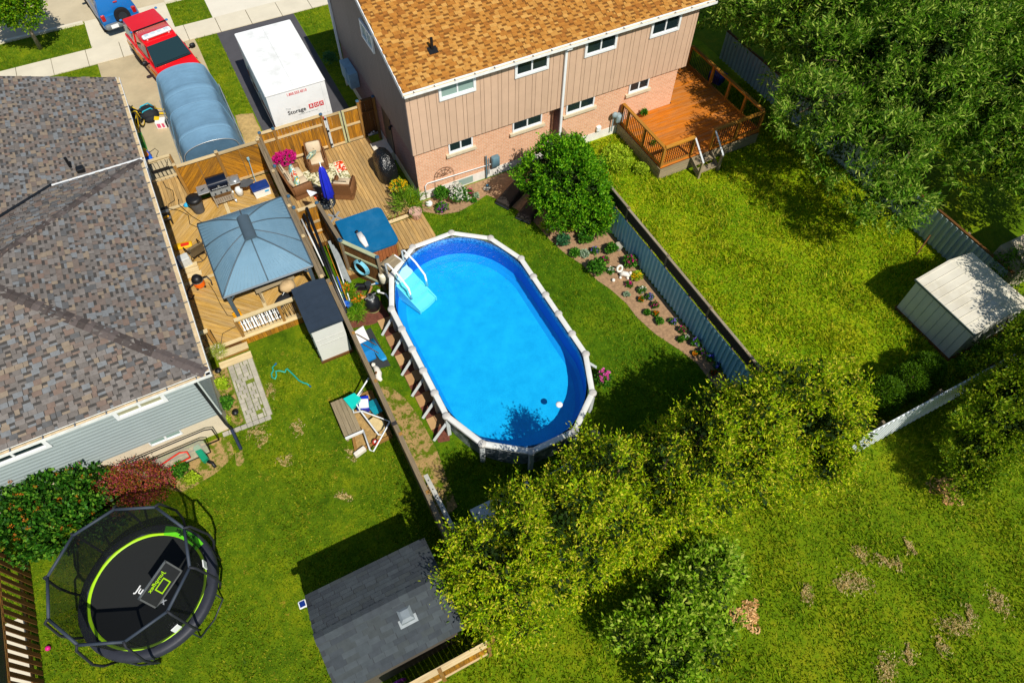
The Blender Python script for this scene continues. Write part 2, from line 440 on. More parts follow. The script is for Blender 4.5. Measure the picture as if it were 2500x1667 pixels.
# ------------------------------------------------------------------ roofs, walls, windows
WEDGE = {}
def tab_geom(L, e, t, slot):
    """A tooth is a proud wedge; a slot lies low with its dark shadow-band granules at the upper end."""
    if not slot: return [(-L/2, 0, .0015), (L/2, 0, .0015), (L/2, 0, t), (-L/2, 0, t), (-L/2, e*1.04, .0015), (L/2, e*1.04, .0015)], [(0, 1, 2, 3), (3, 2, 5, 4), (1, 5, 2), (0, 3, 4)], (0, 0, 0, 0)
    k = e*.5
    return [(-L/2, 0, .001), (L/2, 0, .001), (L/2, k, .001), (-L/2, k, .001), (L/2, e*1.04, .001), (-L/2, e*1.04, .001)], [(0, 1, 2, 3), (3, 2, 4, 5)], (0, 1)
def shingles(parent, o, u, v, poly, mats, dark, course=.14, tabs=(.12, .2, .3), slots=(.08, .14, .2), thick=(.012, .018), weights=None, cap=300, name='shingle', gap=.004, pslot=.38):
    """Laminated courses on the plane (o, u, v); the nearest tabs are objects, the rest one mesh."""
    F = frame4(o, u, v); us = [p[0] for p in poly]; vs = [p[1] for p in poly]; items = []
    r = min(vs); row = 0
    while r < max(vs) - course*.4:
        x = min(us) - RND.random()*tabs[-1]; sl = False
        while x < max(us):
            sl = (not sl) and RND.random() < pslot*1.6
            L = RND.choice(slots if sl else tabs); c = x + L/2; x += L
            vc = r + course*.5
            inside = True; n = len(poly)
            for i in range(n):
                a, b = poly[i], poly[(i+1) % n]
                if (b[0]-a[0])*(vc-a[1])-(b[1]-a[1])*(c-a[0]) < 0: inside = False; break
            if inside:
                lo, hi = max(x - L, min(us)), min(x, max(us)); g = 0 if sl else gap
                if hi - lo > .03: items.append(((lo+hi)/2, r, round((hi-lo-g)/.04)*.04+.001 if hi-lo > .08 else hi-lo-g, RND.choices(range(len(mats)), weights)[0], RND.choice(thick), sl))
        r += course; row += 1
    P = [F @ Vector((it[0], it[1], 0)) for it in items]
    order = sorted(range(len(items)), key=lambda i: (P[i]-Vector((0, 0, 20))).length)
    for i in order[:cap]:
        c, r, L, mi, t, sl = items[i]; k = (round(L, 3), course, mi, t, sl, mats[mi].name)
        if k not in WEDGE:
            V, Fc, ix = tab_geom(L, course, t, sl)
            me = bpy.data.meshes.new(name); me.from_pydata(V, [], Fc); me.materials.append(mats[mi]); me.materials.append(dark); me.polygons.foreach_set('material_index', ix); WEDGE[k] = me
        _link(name, WEDGE[k], parent, F @ Matrix.Translation((c, r, 0)))
    if order[cap:]:
        mb = MB()
        for i in order[cap:]:
            c, r, L, mi, t, sl = items[i]; V, Fc, ix = tab_geom(L, course, t, sl); V = [F @ Vector((x+c, y+r, z)) for x, y, z in V]
            o_ = len(mb.v); mb.v += V
            for f, d in zip(Fc, ix): mb.f.append([j+o_ for j in f]); mb.mi.append(len(mats) if d else mi)
        part(name + '_courses', mb, list(mats)+[dark], parent, kind='stuff')
def ridge_caps(parent, p0, p1, m, n, w=.3, sl=.33):
    p0, p1 = Vector(p0), Vector(p1); d = (p1-p0).normalized(); side = Vector((d.y, -d.x, 0)).normalized(); L = (p1-p0).length/n
    for i in range(n):
        a = p0 + d*L*i; b = a + d*L*1.12; up = Vector((0, 0, .018)); dn = Vector((0, 0, -w/2*sl*.72))
        mb = MB().loft([[tuple(a-side*w/2+dn+up), tuple(a+up*1.8), tuple(a+side*w/2+dn+up)], [tuple(b-side*w/2+dn), tuple(b+up*.8), tuple(b+side*w/2+dn)]], False, False, closed=False)
        part('ridge_cap', mb, RND.choice(m), parent)
def window(parent, o, u, nrm, w, h, frame=WHITE, panes=(GLASS, GLASS), trim=.09, depth=.05, sill=None, sill_w=None, label=None):
    """Two-light slider whose lower left corner is o; u along the wall, nrm outward."""
    u, n, z = Vector(u), Vector(nrm), Vector((0, 0, 1)); o = Vector(o)
    F = Matrix(((u.x, z.x, n.x, o.x), (u.y, z.y, n.y, o.y), (u.z, z.z, n.z, o.z), (0, 0, 0, 1)))
    mb = MB()
    def fb(a, b, c, d, z0, z1): mb.add([F @ Vector(p) for p in MB().bx(a, b, c, d, z0, z1).v], MB().bx(0, 1, 0, 1, 0, 1).f)
    fb(0, w, 0, trim, -.02, depth); fb(0, w, h-trim, h, -.02, depth); fb(0, trim, trim, h-trim, -.02, depth); fb(w-trim, w, trim, h-trim, -.02, depth)
    fb(w/2-.03, w/2+.03, trim, h-trim, -.02, depth*.7)
    fb(trim, w/2-.03, trim, trim+.035, -.02, depth*.5); fb(w/2+.03, w-trim, trim, trim+.035, -.02, depth*.5)
    win = part('window', mb, frame, parent, label=label)
    for i, (a, b) in enumerate(((trim, w/2-.03), (w/2+.03, w-trim))):
        q = MB().add([F @ Vector(p) for p in ((a, trim, .002), (b, trim, .002), (b, h-trim, .002), (a, h-trim, .002))], [(0, 1, 2, 3)])
        part('pane', q, panes[i], win)
    if sill:
        sw = sill_w or w + .2
        s = MB(); s.add([F @ Vector(p) for p in MB().bx(w/2-sw/2, w/2+sw/2, -.13, -.005, -.02, .1).v], MB().bx(0, 1, 0, 1, 0, 1).f)
        part('sill', s, sill, win)
    return win
def brickmat(name, c1, c2, mortar, axis):
    t = NT(name); p = t.pos()
    sp = t.node('ShaderNodeSeparateXYZ'); t.link(p, sp.inputs[0]); cb = t.node('ShaderNodeCombineXYZ')
    t.link(sp.outputs[axis], cb.inputs[0]); t.link(sp.outputs[2], cb.inputs[1])
    b = t.node('ShaderNodeTexBrick'); t.link(cb.outputs[0], b.inputs['Vector']); b.inputs['Scale'].default_value = 1
    b.inputs['Brick Width'].default_value = .22; b.inputs['Row Height'].default_value = .075; b.inputs['Mortar Size'].default_value = .009
    b.inputs['Color1'].default_value = (*lin(c1), 1); b.inputs['Color2'].default_value = (*lin(c2), 1); b.inputs['Mortar'].default_value = (*lin(mortar), 1)
    n = t.noise(p, 14, 4); f = t.math('MULTIPLY_ADD', n, .5); f.node.inputs[2].default_value = .75
    base = t.mix(1., b.outputs['Color'], f, 'MULTIPLY')
    inv = t.math('SUBTRACT', 1., b.outputs['Fac'])
    return t.done(t.principled(base, .85, .2, 0, t.bump(inv, .6, .008)))
# ------------------------------------------------------------------ duplex house with brown roof
HX0, HX1, HY0, HY1 = 6.05, 18.16, 19.63, 28.2
BR_F = brickmat('brick_front', '#eab18c', '#dda07a', '#e6cdb2', 0); BR_E = brickmat('shaded_brick_end', '#8f716e', '#836461', '#948783', 1)  # end brick is the front brick with its shade put into the colour
SID = mat('tan_siding', '#cfae92', .7, .05, 2, 0, orand=.035); SIDE = mat('shaded_siding_end', '#80756f', .7, .05, 2, 0, orand=.04)  # end siding is darkened in colour to stand for the unlit side
FOUND = mat('white_foundation', '#e6e2da', .8, .08, 3, .2, dirt='#a79c88', dirt_amt=.3)
SILL = mat('stone_sill', '#d3c3a5', .8, .1, 6, .2)
RB = [mat('brown_shingle_%s' % n, c, .92, .16, 8, .5, 120) for n, c in (('honey', '#b57d33'), ('gold', '#ba853c'), ('caramel', '#aa7029'), ('toffee', '#9b6222'), ('sand', '#c39148'))]
RBD = mat('brown_shadow_band', '#744a18', .95, .2, 9, .4, 120)
RB0 = mat('brown_underlay', '#6f4a1d', .95, .1)
duplex = thing('duplex_house', 'semi detached house with golden brown shingle roof, tan siding and brick ground floor', 'house', (12.1, 24, 0))
REC0, REC1 = 11.92, 12.42
w = MB(); w.use(0)
w.bx(HX0, REC0, HY0, HY1, .42, 2.5).bx(REC0, REC1, HY0+.45, HY1, .42, 2.5).bx(REC1, HX1, HY0, HY1, .42, 2.5)
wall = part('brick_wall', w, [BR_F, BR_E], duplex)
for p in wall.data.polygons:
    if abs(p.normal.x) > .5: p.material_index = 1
part('foundation', MB().bx(HX0-.012, HX1+.012, HY0-.012, HY1, 0, .42), FOUND, duplex)
core = MB().bx(HX0-.06, HX1+.3, HY0-.08, HY1+.1, 2.45, 5.1)
EVY, EVZ = 19.38, 5.32
gz = lambda y: EVZ + .345*(y-EVY) if y < 23.9 else EVZ + .345*(2*23.9-EVY-y)
core.loft([[(HX0-.06, HY0-.08, 5.1), (HX0-.06, 23.9, gz(23.9)-.12), (HX0-.06, HY1+.1, 5.1)], [(HX1+.3, HY0-.08, 5.1), (HX1+.3, 23.9, gz(23.9)-.12), (HX1+.3, HY1+.1, 5.1)]])
upper = part('upper_wall', core, mat('siding_groove', '#7d6350', .8, .05), duplex)
x = HX0-.075; i = 0
while x < HX1+.31:
    ww = .285 if i % 3 else .15
    e = min(x+ww, HX1+.315)
    board('siding_board', upper, SID, ((x+e)/2, HY0-.092, 2.42), ((x+e)/2, HY0-.092, 5.18), e-x-.014, .024, (0, 1, 0)); x += ww; i += 1
y = HY0-.08
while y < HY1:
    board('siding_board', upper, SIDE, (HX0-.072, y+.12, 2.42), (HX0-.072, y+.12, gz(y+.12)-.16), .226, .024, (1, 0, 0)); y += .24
for (xx, z0, ww, pa, sl) in ((7.22, 4.46, 1.45, (GLASSB, GLASSB), 0), (10.25, 4.43, 1.42, (GLASS, GLASS), 0), (13.22, 4.4, 1.42, (GLASS, GLASS), 0), (16.19, 4.35, 1.4, (GLASS, GLASS), 0)):
    window(duplex, (xx, HY0-.115, z0), (1, 0, 0), (0, -1, 0), ww, .76, WHITE, pa, .1)
for (xx, ww) in ((7.45, 1.03), (10.23, 1.33), (12.68, 1.33), (15.7, .99)):
    window(duplex, (xx, HY0-.01, 1.9), (1, 0, 0), (0, -1, 0), ww, .52, WHITE, (GLASS, GLASS), .06, .04, SILL, ww+.25)
window(duplex, (HX0-.1, 23.55, 5.05), (0, -1, 0), (-1, 0, 0), 1.25, .72, WHITE, (GLASSB, GLASSB))
# roof
EVB = 2*23.9-EVY
roof = part('roof', MB().loft([[(xx, EVY, EVZ), (xx, 23.9, gz(23.9)), (xx, EVB, EVZ), (xx, EVB, EVZ-.12), (xx, 23.9, gz(23.9)-.14), (xx, EVY, EVZ-.12)] for xx in (5.9, 18.98)]), RB0, duplex)
sv = Vector((0, 1, .345)).normalized(); SL = (23.9-EVY)*math.hypot(1, .345)
shingles(roof, (5.88, EVY-.02, EVZ+.003), (1, 0, 0), sv, [(0, 0), (13.12, 0), (13.12, SL), (0, SL)], RB, RBD, .15, (.16, .22, .3), (.1, .15, .2), (.014, .02), (3, 3, 3, 2, 2), 300, pslot=.5)
part('back_slope', MB().add([(5.89, 23.92, gz(23.9)+.012), (18.99, 23.92, gz(23.9)+.012), (18.99, EVB+.02, EVZ+.012), (5.89, EVB+.02, EVZ+.012)], [(0, 1, 2, 3)]), RB[2], roof)
part('fascia', MB().bx(5.88, 19.0, EVY-.02, EVY, EVZ-.17, EVZ-.01), WHITE, duplex)
part('soffit', MB().bx(5.92, 18.96, EVY, HY0-.08, EVZ-.17, EVZ-.13), WHITE, duplex)
rake = MB().loft([[(5.86, y_, z_-.2), (5.895, y_, z_-.2), (5.895, y_, z_+.005), (5.86, y_, z_+.005)] for y_, z_ in ((EVY, EVZ), (23.9, gz(23.9)), (EVB, EVZ))])
part('rake_board', rake, WHITE, duplex)
def gutter(parent, p0, p1, side, m=GUT, w=.12, h=.1):
    """Open trough from p0 to p1; side = horizontal unit vector pointing away from the roof."""
    p0, p1, s, z = Vector(p0), Vector(p1), Vector(side), Vector((0, 0, 1))
    prof = [(0, 0), (0, -h), (w, -h*.9), (w, 0), (w+.018, 0), (w+.018, -h), (w, -h-.015), (-.01, -h-.015), (-.012, 0)]
    g = part('gutter', MB().loft([[tuple(p0+s*a+z*b) for a, b in prof], [tuple(p1+s*a+z*b) for a, b in prof]]), m, parent)
    n = int((p1-p0).length/.75)
    for i in range(n):
        c = p0.lerp(p1, (i+.5)/n)+s*w/2+z*-.01
        part('hanger', MB().box(c, (.03 if abs(s.y) > .5 else w, w if abs(s.y) > .5 else .03, .012)), GREYM, g)
    part('trough', MB().quad(p0+z*-.055, p1+z*-.055, p1+s*w+z*-.055, p0+s*w+z*-.055), mat('gutter_dirt', '#cdb893', .9, .2, 7), g)
gutter(duplex, (5.87, EVY-.03, EVZ-.02), (19.0, EVY-.03, EVZ-.02), (0, -1, 0))
part('downspout', MB().bx(12.33, 12.43, 19.42, 19.5, .2, 5.05).box((12.42, 19.38, 5.14), (.22, .2, .12)), WHITE, duplex)
part('downspout', MB().bx(5.86, 5.95, 27.95, 28.04, .1, 5.0), WHITE, duplex)
vp = part('vent_pipe', MB().cyl((7.55, 20.6, 5.7), (7.55, 20.6, 6.2), .055).box((7.55, 20.55, 5.765), (.34, .3, .02), rot('X', 19)), BLACK, duplex, autos=40)
part('roof_vent', MB().box((16.6, 20.6, 5.82), (.5, .4, .1), rot('X', 19)), BLACK, duplex)
# doorway and steps on the end wall
part('door', MB().bx(HX0-.03, HX0+.02, 22.2, 23.1, .42, 2.4), mat('dark_door', '#2b3134', .5), duplex)
lan = part('wall_lamp', MB().ell((HX0-.12, 22.0, 1.95), (.07, .07, .1)).box((HX0-.05, 22.0, 2.02), (.1, .06, .06)), BLACK, duplex)
part('steps', MB().bx(5.32, 6.04, 22.35, 23.3, 0, .42).bx(5.32, 5.6, 22.4, 23.3, .3, .34), CONC2, duplex)
# pipework and hose fittings at the garden side
part('conduit', MB().tube([(6.3, 19.55, .15), (6.3, 19.55, .75), (6.4, 19.55, .85), (9.3, 19.55, .72)], .022), WHITE, duplex, True)
part('gas_meter', MB().rbox((15.3, 19.45, .95), (.3, .25, .4), .05).cyl((15.05, 19.5, .3), (15.05, 19.5, 1.2), .03).cyl((15.55, 19.5, .5), (15.55, 19.5, 1.1), .03).ell((15.05, 19.42, 1.2), (.14, .1, .14)), mat('meter_grey', '#8fa3a8', .5), duplex, autos=40)
part('vent_box', MB().rbox((14.4, 19.57, .62), (.22, .14, .22)), WHITE, duplex)
part('electric_meter', MB().rbox((9.4, 19.5, .85), (.34, .2, .5), .03).cyl((9.0, 19.52, .1), (9.0, 19.52, 1.25), .03).cyl((9.1, 19.5, .3), (9.1, 19.5, 1.1), .025), mat('meter_blue_grey', '#5f7f8c', .5), duplex, autos=40)
part('basement_window', MB().bx(7.5, 8.4, 19.58, 19.6, .1, .4), GLASSB, duplex)
part('utility_box', MB().bx(5.62, 6.02, 26.0, 27.2, 1.25, 1.95).cyl((5.6, 26.3, 1.4), (5.6, 26.3, 2.15), .05), mat('utility_blue', '#9cc0cf', .5), duplex)
part('party_steps', MB().bx(12.45, 12.6, 19.1, 19.65, 0, 1.3), W_GREY, duplex)
# hoop trellis on the brick wall
hoop = MB()
for r_ in (.42, .3, .14): hoop.tube([(7.15+r_*math.cos(a), 19.56, .95+r_*math.sin(a)) for a in np.linspace(0, math.pi, 14)], .009, 5)
for a in np.linspace(.25, 2.9, 6): hoop.tube([(7.15, 19.56, .95), (7.15+.42*math.cos(a), 19.56, .95+.42*math.sin(a))], .008, 5)
for s_ in (-.42, .42): hoop.tube([(7.15+s_, 19.56, .95), (7.15+s_, 19.5, .02)], .009, 5)
single('wire_trellis', hoop, mat('rusty_wire', '#6b4a34', .8), 'rusty half round wire trellis leaning on the brick wall', 'trellis')

# ------------------------------------------------------------------ grey bungalow with speckled roof
EZ = 3.7; EX = -3.0; ES = 12.57; EN = 22.2; PS = .33; DM = (EN-ES)/2
RG = [mat('speckled_shingle_%s' % n, c, .92, .16, 9, .5, 120) for n, c in (('slate', '#777a7c'), ('charcoal', '#5c5c5c'), ('brown', '#72665e'), ('tan', '#887a69'), ('grey', '#6e6863'), ('rust', '#79675c'), ('dust', '#7a746f'))]
RGD = mat('dark_shadow_band', '#45423f', .95, .2, 9, .4, 120)
RG0 = mat('dark_underlay', '#3c3835', .95, .1); CAPS = [mat('cap_%d' % i, c, .92, .14, 9, .5, 120) for i, c in enumerate(('#4f4845', '#5c5350', '#473f3c'))]
grey = thing('grey_house', 'low house with multicoloured grey shingle hip roof, white gutters and grey siding', 'house', (-7, 18, 0))
GS = mat('grey_siding', '#9aa6a6', .6, .04, 2, 0, orand=.03); GS2 = mat('corner_board', '#c9d3cf', .6, .05)
FOU2 = mat('cream_foundation', '#ddd0b6', .85, .08, 2, .2)
WY, WX = 12.9, -3.4
part('foundation', MB().bx(-14, WX-.03, WY+.03, 22.0, 0, 1.05), FOU2, grey)
gw = part('wall', MB().bx(-14, WX, WY, 21.9, 1.05, EZ-.02), mat('siding_shadow', '#4d5557', .8), grey)
def lap_mesh(L):
    prof = [(0, 0), (.02, 0), (.024, .085), (.002, .15), (0, .15)]
    me, _ = mesh_of('siding_board', MB().loft([[(x_, -d_, h_) for d_, h_ in prof] for x_ in (-L/2, L/2)]), GS, center=False); return me
lapS, lapE = lap_mesh(14+WX-.06), lap_mesh(21.9-WY-.06); z = 1.06
while z < EZ-.1:
    _link('siding_board', lapS, gw, Matrix.Translation(((-14+WX-.06)/2, WY, z)))
    _link('siding_board', lapE, gw, Matrix.Translation((WX, (WY+.06+21.9)/2, z)) @ Matrix.Rotation(math.pi/2, 4, 'Z')); z += .15
part('corner_board', MB().bx(WX-.06, WX+.03, WY-.03, WY+.06, 1.02, EZ-.03), GS2, grey)
window(grey, (-5.72, WY-.03, 2.72), (1, 0, 0), (0, -1, 0), 1.4, .85, WHITE, (GLASSC, GLASSC), .11)
window(grey, (-9.2, WY-.03, 2.72), (1, 0, 0), (0, -1, 0), 1.75, .85, WHITE, (GLASS, GLASS), .11)
window(grey, (-5.6, WY+.02, .78), (1, 0, 0), (0, -1, 0), .95, .3, WHITE, (GLASSB, GLASSB), .04, .03)
sc_ = math.hypot(1, PS); AX = EX-DM; RZ = EZ+PS*DM; RYc = (ES+EN)/2
rb = MB().add([(EX, ES, EZ), (EX, EN, EZ), (AX, RYc, RZ), (-14, RYc, RZ), (-14, ES, EZ), (-14, EN, EZ)], [(0, 1, 2), (4, 0, 2, 3), (1, 5, 3, 2)])
groof = part('roof', rb, RG0, grey)
part('soffit', MB().bx(-14, EX, ES, EN, EZ-.1, EZ-.04), WHITE, grey)
W7 = (3, 2, 3, 3, 5, 2, 4)
shingles(groof, (EX, ES, EZ+.004), (0, 1, 0), Vector((-1, 0, PS)).normalized(), [(0, 0), (DM, DM*sc_), (EN-ES, 0)][::-1], RG, RGD, .15, (.14, .2, .26), (.08, .13, .2), (.012, .018), W7, 150, pslot=.42)
shingles(groof, (-14, ES, EZ+.004), (1, 0, 0), Vector((0, 1, PS)).normalized(), [(0, 0), (14+EX, 0), (14+AX, DM*sc_), (0, DM*sc_)], RG, RGD, .15, (.14, .2, .26), (.08, .13, .2), (.012, .018), W7, 150, pslot=.42)
shingles(groof, (EX, EN, EZ+.004), (-1, 0, 0), Vector((0, -1, PS)).normalized(), [(0, 0), (14+EX, 0), (14+EX, DM*sc_), (DM, DM*sc_)], RG, RGD, .15, (.14, .2, .26), (.08, .13, .2), (.012, .018), W7, 0, pslot=.42)
ridge_caps(groof, (EX+.02, ES-.02, EZ), (AX, RYc, RZ), CAPS, 32, .34, .3)
ridge_caps(groof, (EX+.02, EN+.02, EZ), (AX, RYc, RZ), CAPS, 32, .3, .3)
ridge_caps(groof, (AX, RYc, RZ), (-14, RYc, RZ), CAPS, 28, .3)
gutter(grey, (EX, EN-.05, EZ-.01), (EX, ES-.13, EZ-.01), (1, 0, 0))
gutter(grey, (-14, ES, EZ-.01), (EX+.14, ES, EZ-.01), (0, -1, 0))
part('drip_edge', MB().bx(-5.85, EX+.1, EN-.01, EN+.05, EZ-.05, EZ+.03), WHITE, grey)
part('valley_flashing', MB().loft([[(-5.85, 22.19, 3.735), (-5.85, 22.34, 3.72)], [(-9.0, 19.05, 4.77), (-9.0, 19.25, 4.755)]], False, False, closed=False), BLACK, grey)
part('downspout', MB().tube([(-3.32, 12.5, 3.6), (-3.44, 12.78, 3.3), (-3.44, 12.8, .55), (-3.36, 12.68, .22)], .042, 4), mat('black_downspout', '#20242a', .5), grey)
part('downspout_extension', MB().tube([(-3.38, 12.7, .25), (-3.32, 12.0, .06)], .05, 6), mat('blue_black_pipe', '#26304a', .4), grey)
# lower north wing
NZ, NX, NY = 2.78, -3.12, 28.9
nr = part('wing_roof', MB().add([(NX, 19.0, NZ), (NX, NY, NZ), (-9.2, NY, NZ+PS*6.08), (-9.2, 19.0, NZ+PS*6.08)], [(0, 1, 2, 3)]).add([(-9.2, 21, NZ+PS*6.08), (-9.2, NY, NZ+PS*6.08), (-15, NY, NZ), (-15, 21, NZ)], [(0, 1, 2, 3)]), RG0, grey)
shingles(nr, (NX, 19.0, NZ+.004), (0, 1, 0), Vector((-1, 0, PS)).normalized(), [(0, 0), (0, 6.08*sc_), (NY-19.0, 6.08*sc_), (NY-19.0, 0)][::-1], RG, RGD, .15, (.14, .2, .26), (.08, .13, .2), (.012, .018), W7, 0, pslot=.42)
part('wing_wall', MB().bx(-14, -3.5, 21.9, 28.6, 0, NZ-.05), mat('wing_siding', '#a9b6b8', .7), grey)
part('wing_eave', MB().bx(-15, NX+.02, 28.9, 28.94, NZ-.15, NZ-.02).bx(NX-.5, NX, 22.2, 28.9, NZ-.1, NZ-.04), WHITE, grey)
gutter(grey, (NX, NY-.02, NZ-.01), (NX, 22.3, NZ-.01), (1, 0, 0))
part('plumbing_vent', MB().cyl((-5.25, 23.2, 3.3), (-5.2, 23.1, 3.95), .05), BLACK, grey, autos=40)
part('roof_vent', MB().rbox((-4.95, 22.9, 3.5), (.25, .25, .16)), BLACK, grey)
part('roof_vent', MB().rbox((-8.5, 18.7, 5.25), (.4, .45, .3)), BLACK, grey)
# ------------------------------------------------------------------ vehicles, container, tent
def car_loft(mb, secs, M=None):
    """secs: (y, z_low, half_low, z_belt, half_belt, z_top, half_top) -> closed body of rounded sections."""
    rings = []
    for y, zl, hl, zb, hb, zt, ht in secs:
        rings.append([(-hl, y, zl), (hl, y, zl), (hb*.99, y, zl+(zb-zl)*.35), (hb, y, zb), (ht, y, zt-.03), (ht*.9, y, zt), (-ht*.9, y, zt), (-ht, y, zt-.03), (-hb, y, zb), (-hb*.99, y, zl+(zb-zl)*.35)])
    return mb.loft(rings)
def wheel(parent, x, y, r=.38, w=.26):
    s = 1 if x > 0 else -1
    t = part('wheel', MB().lathe([(r*.6, -w/2), (r*.93, -w/2), (r, -w*.3), (r, w*.3), (r*.93, w/2), (r*.6, w/2)], (x, y, r), 20, rot('Y', 90)), mat('tyre_rubber', '#17171a', .85), parent, autos=40)
    part('rim', MB().lathe([(r*.05, -w*.4), (r*.6, -w*.42), (r*.6, w*.42), (r*.05, w*.4)], (x+s*.02, y, r), 12, rot('Y', 90)), GALV, t, autos=40)
def carpaint(name, col): return mat(name, col, .25, .04, 2, 0, spec=.55, **{'Coat Weight': .6, 'Coat Roughness': .05})
RED = carpaint('red_paint', '#e3060d'); BLUEP = carpaint('blue_paint', '#0b68b0'); CARG = glass('car_glass', '#1b3338', .03)
GOLD = mat('gold_stripe', '#c98c2a', .35, .1, 5)
truck = thing('pickup_truck', 'red fire service pickup with roof light bar and canopy, nose under the blue tent', 'pickup truck', (-1.15, 33.15, 0), 191.5)
tb = MB(); car_loft(tb, [(-2.07, .55, .85, .75, .9, 1.05, .86), (-1.95, .38, .92, .75, .97, 1.14, .95), (-0.59, .34, .95, .8, 1.0, 1.16, .96), (0.77, .34, .95, .8, 1.0, 1.18, .95), (2.0, .36, .93, .8, .98, 1.12, .9), (2.6, .4, .9, .75, .93, 1.02, .82), (2.85, .5, .78, .7, .8, .88, .7)])
body = part('body', tb, RED, truck, autos=35)
for s in (-1, 1):
    part('side_stripe', MB().bx(min(s*.985, s*1.006), max(s*.985, s*1.006), -1.87, 2.3, .62, .86), GOLD, body)
part('canopy', car_loft(MB(), [(-1.99, 1.1, .86, 1.4, .84, 1.74, .7), (-1.87, 1.1, .92, 1.4, .88, 1.84, .76), (-0.574, 1.1, .93, 1.4, .89, 1.86, .77)]), RED, truck, autos=35)
cab = part('cab', car_loft(MB(), [(-0.55, 1.12, .93, 1.4, .86, 1.8, .72), (-0.43, 1.12, .93, 1.4, .86, 1.88, .74), (.55, 1.12, .93, 1.4, .86, 1.88, .73), (.78, 1.12, .93, 1.4, .84, 1.84, .7), (1.52, 1.1, .9, 1.13, .88, 1.16, .82)]), RED, truck, autos=35)
part('windshield', MB().add([(-.72, .86, 1.815), (.72, .86, 1.815), (.86, 1.5, 1.2), (-.86, 1.5, 1.2)], [(0, 1, 2, 3)]), CARG, cab)
part('dashboard', MB().box((0, 1.42, 1.235), (1.5, .1, .02)).box((0, 1.5, 1.19), (1.6, .05, .03)), BLACK, cab)
for s in (-1, 1):
    for y0, y1 in ((-0.366, 0.194), (0.278, .74)):
        part('side_window', MB().add([(s*.875, y0, 1.36), (s*.875, y1+(.25 if y0 > 0 else 0), 1.36), (s*.755, y1, 1.76), (s*.755, y0, 1.76)], [(0, 1, 2, 3) if s > 0 else (3, 2, 1, 0)]), CARG, cab)
    part('canopy_window', MB().add([(s*.893, -1.71, 1.4), (s*.893, -0.75, 1.4), (s*.815, -0.79, 1.72), (s*.815, -1.67, 1.72)], [(0, 1, 2, 3)]), mat('pale_glass', '#b9c4c4', .2), truck)
    part('mirror', MB().rbox((s*1.13, 1.05, 1.25), (.26, .14, .22), .05).box((s*1.0, 1.05, 1.2), (.14, .05, .05)), BLACK, truck, autos=40)
    part('door_handle', MB().box((s*1.0, 0.29, 1.02), (.03, .16, .04)), BLACK, truck)
    part('tail_light', MB().rbox((s*.84, -2.054, .95), (.14, .08, .3)), mat('tail_red', '#b01515', .3), truck)
    wheel(truck, s*.9, -1.19); wheel(truck, s*.9, 1.8)
    for yy in (-1.87, -0.63): part('marker_light', MB().rbox((s*.84, yy, 1.82), (.12, .09, .07)), mat('blue_lens', '#3f7fb8', .2), truck)
lb = part('light_bar', MB().rbox((0, .42, 1.985), (1.32, .26, .12), .04).box((-.5, .42, 1.9), (.06, .2, .08)).box((.5, .42, 1.9), (.06, .2, .08)), WHITE, truck, autos=40)
for xx in (-.45, -.15, .15, .45): part('lens', MB().rbox((xx, .42, 2.04), (.2, .22, .03), .01), mat('clear_lens', '#c9d9de', .15), lb)
part('bumper', MB().rbox((0, -2.126, .58), (1.8, .16, .2), .05), GALV, truck, autos=40)
part('seam', MB().bx(-.76, .76, -0.578, -0.554, 1.7, 1.875), BLACK, truck)

suv = thing('sport_utility_car', 'blue off road car with spare wheel on its tailgate, half out of frame', 'car', (-2.75, 39.15, 0), 8)
sb = MB(); car_loft(sb, [(-2.2, .55, .8, .8, .86, 1.05, .84), (-2.1, .42, .86, .8, .92, 1.12, .88), (1.2, .4, .88, .8, .93, 1.12, .88), (2.1, .45, .82, .75, .86, 1.0, .78)])
part('body', sb, BLUEP, suv, autos=35)
cab2 = part('cabin', car_loft(MB(), [(-2.12, 1.08, .86, 1.12, .86, 1.14, .84), (-1.85, 1.08, .88, 1.4, .82, 1.74, .68), (-1.6, 1.08, .88, 1.4, .83, 1.8, .7), (.3, 1.08, .88, 1.4, .83, 1.8, .7), (1.1, 1.08, .86, 1.1, .85, 1.13, .8)]), BLUEP, suv, autos=35)
part('rear_window', MB().add([(-.72, -2.09, 1.2), (.72, -2.09, 1.2), (.6, -1.87, 1.68), (-.6, -1.87, 1.68)], [(0, 1, 2, 3)]), CARG, cab2)
part('roof_rack', MB().tube([(-.6, -1.5, 1.86), (-.6, .2, 1.86)], .03).tube([(.6, -1.5, 1.86), (.6, .2, 1.86)], .03).tube([(-.6, -1.3, 1.88), (.6, -1.3, 1.88)], .025), GALV, suv)
sp = part('spare_wheel', MB().lathe([(.2, -.1), (.34, -.11), (.37, -.05), (.37, .05), (.34, .11), (.2, .1)], (.12, -2.33, .98), 22, rot('X', 90)), mat('tyre_rubber', '#17171a'), suv, autos=40)
part('rim', MB().lathe([(.03, -.09), (.2, -.1), (.2, .1), (.03, .09)], (.12, -2.35, .98), 10, rot('X', 90)), DARKM, sp)
part('brake_light', MB().rbox((.1, -2.0, 1.5), (.2, .06, .06)), mat('tail_red', '#b01515'), suv)
for s in (-1, 1):
    part('tail_light', MB().rbox((s*.74, -2.17, 1.0), (.2, .1, .3), .03), mat('tail_red', '#b01515'), suv)
    part('side_window', MB().add([(s*.84, -1.6, 1.36), (s*.84, .5, 1.36), (s*.73, .3, 1.7), (s*.73, -1.6, 1.7)], [(0, 1, 2, 3) if s > 0 else (3, 2, 1, 0)]), CARG, cab2)
    part('mirror', MB().rbox((s*1.02, .75, 1.2), (.22, .12, .18), .04), BLACK, suv, autos=40)
    wheel(suv, s*.82, -1.35); wheel(suv, s*.82, 1.35)
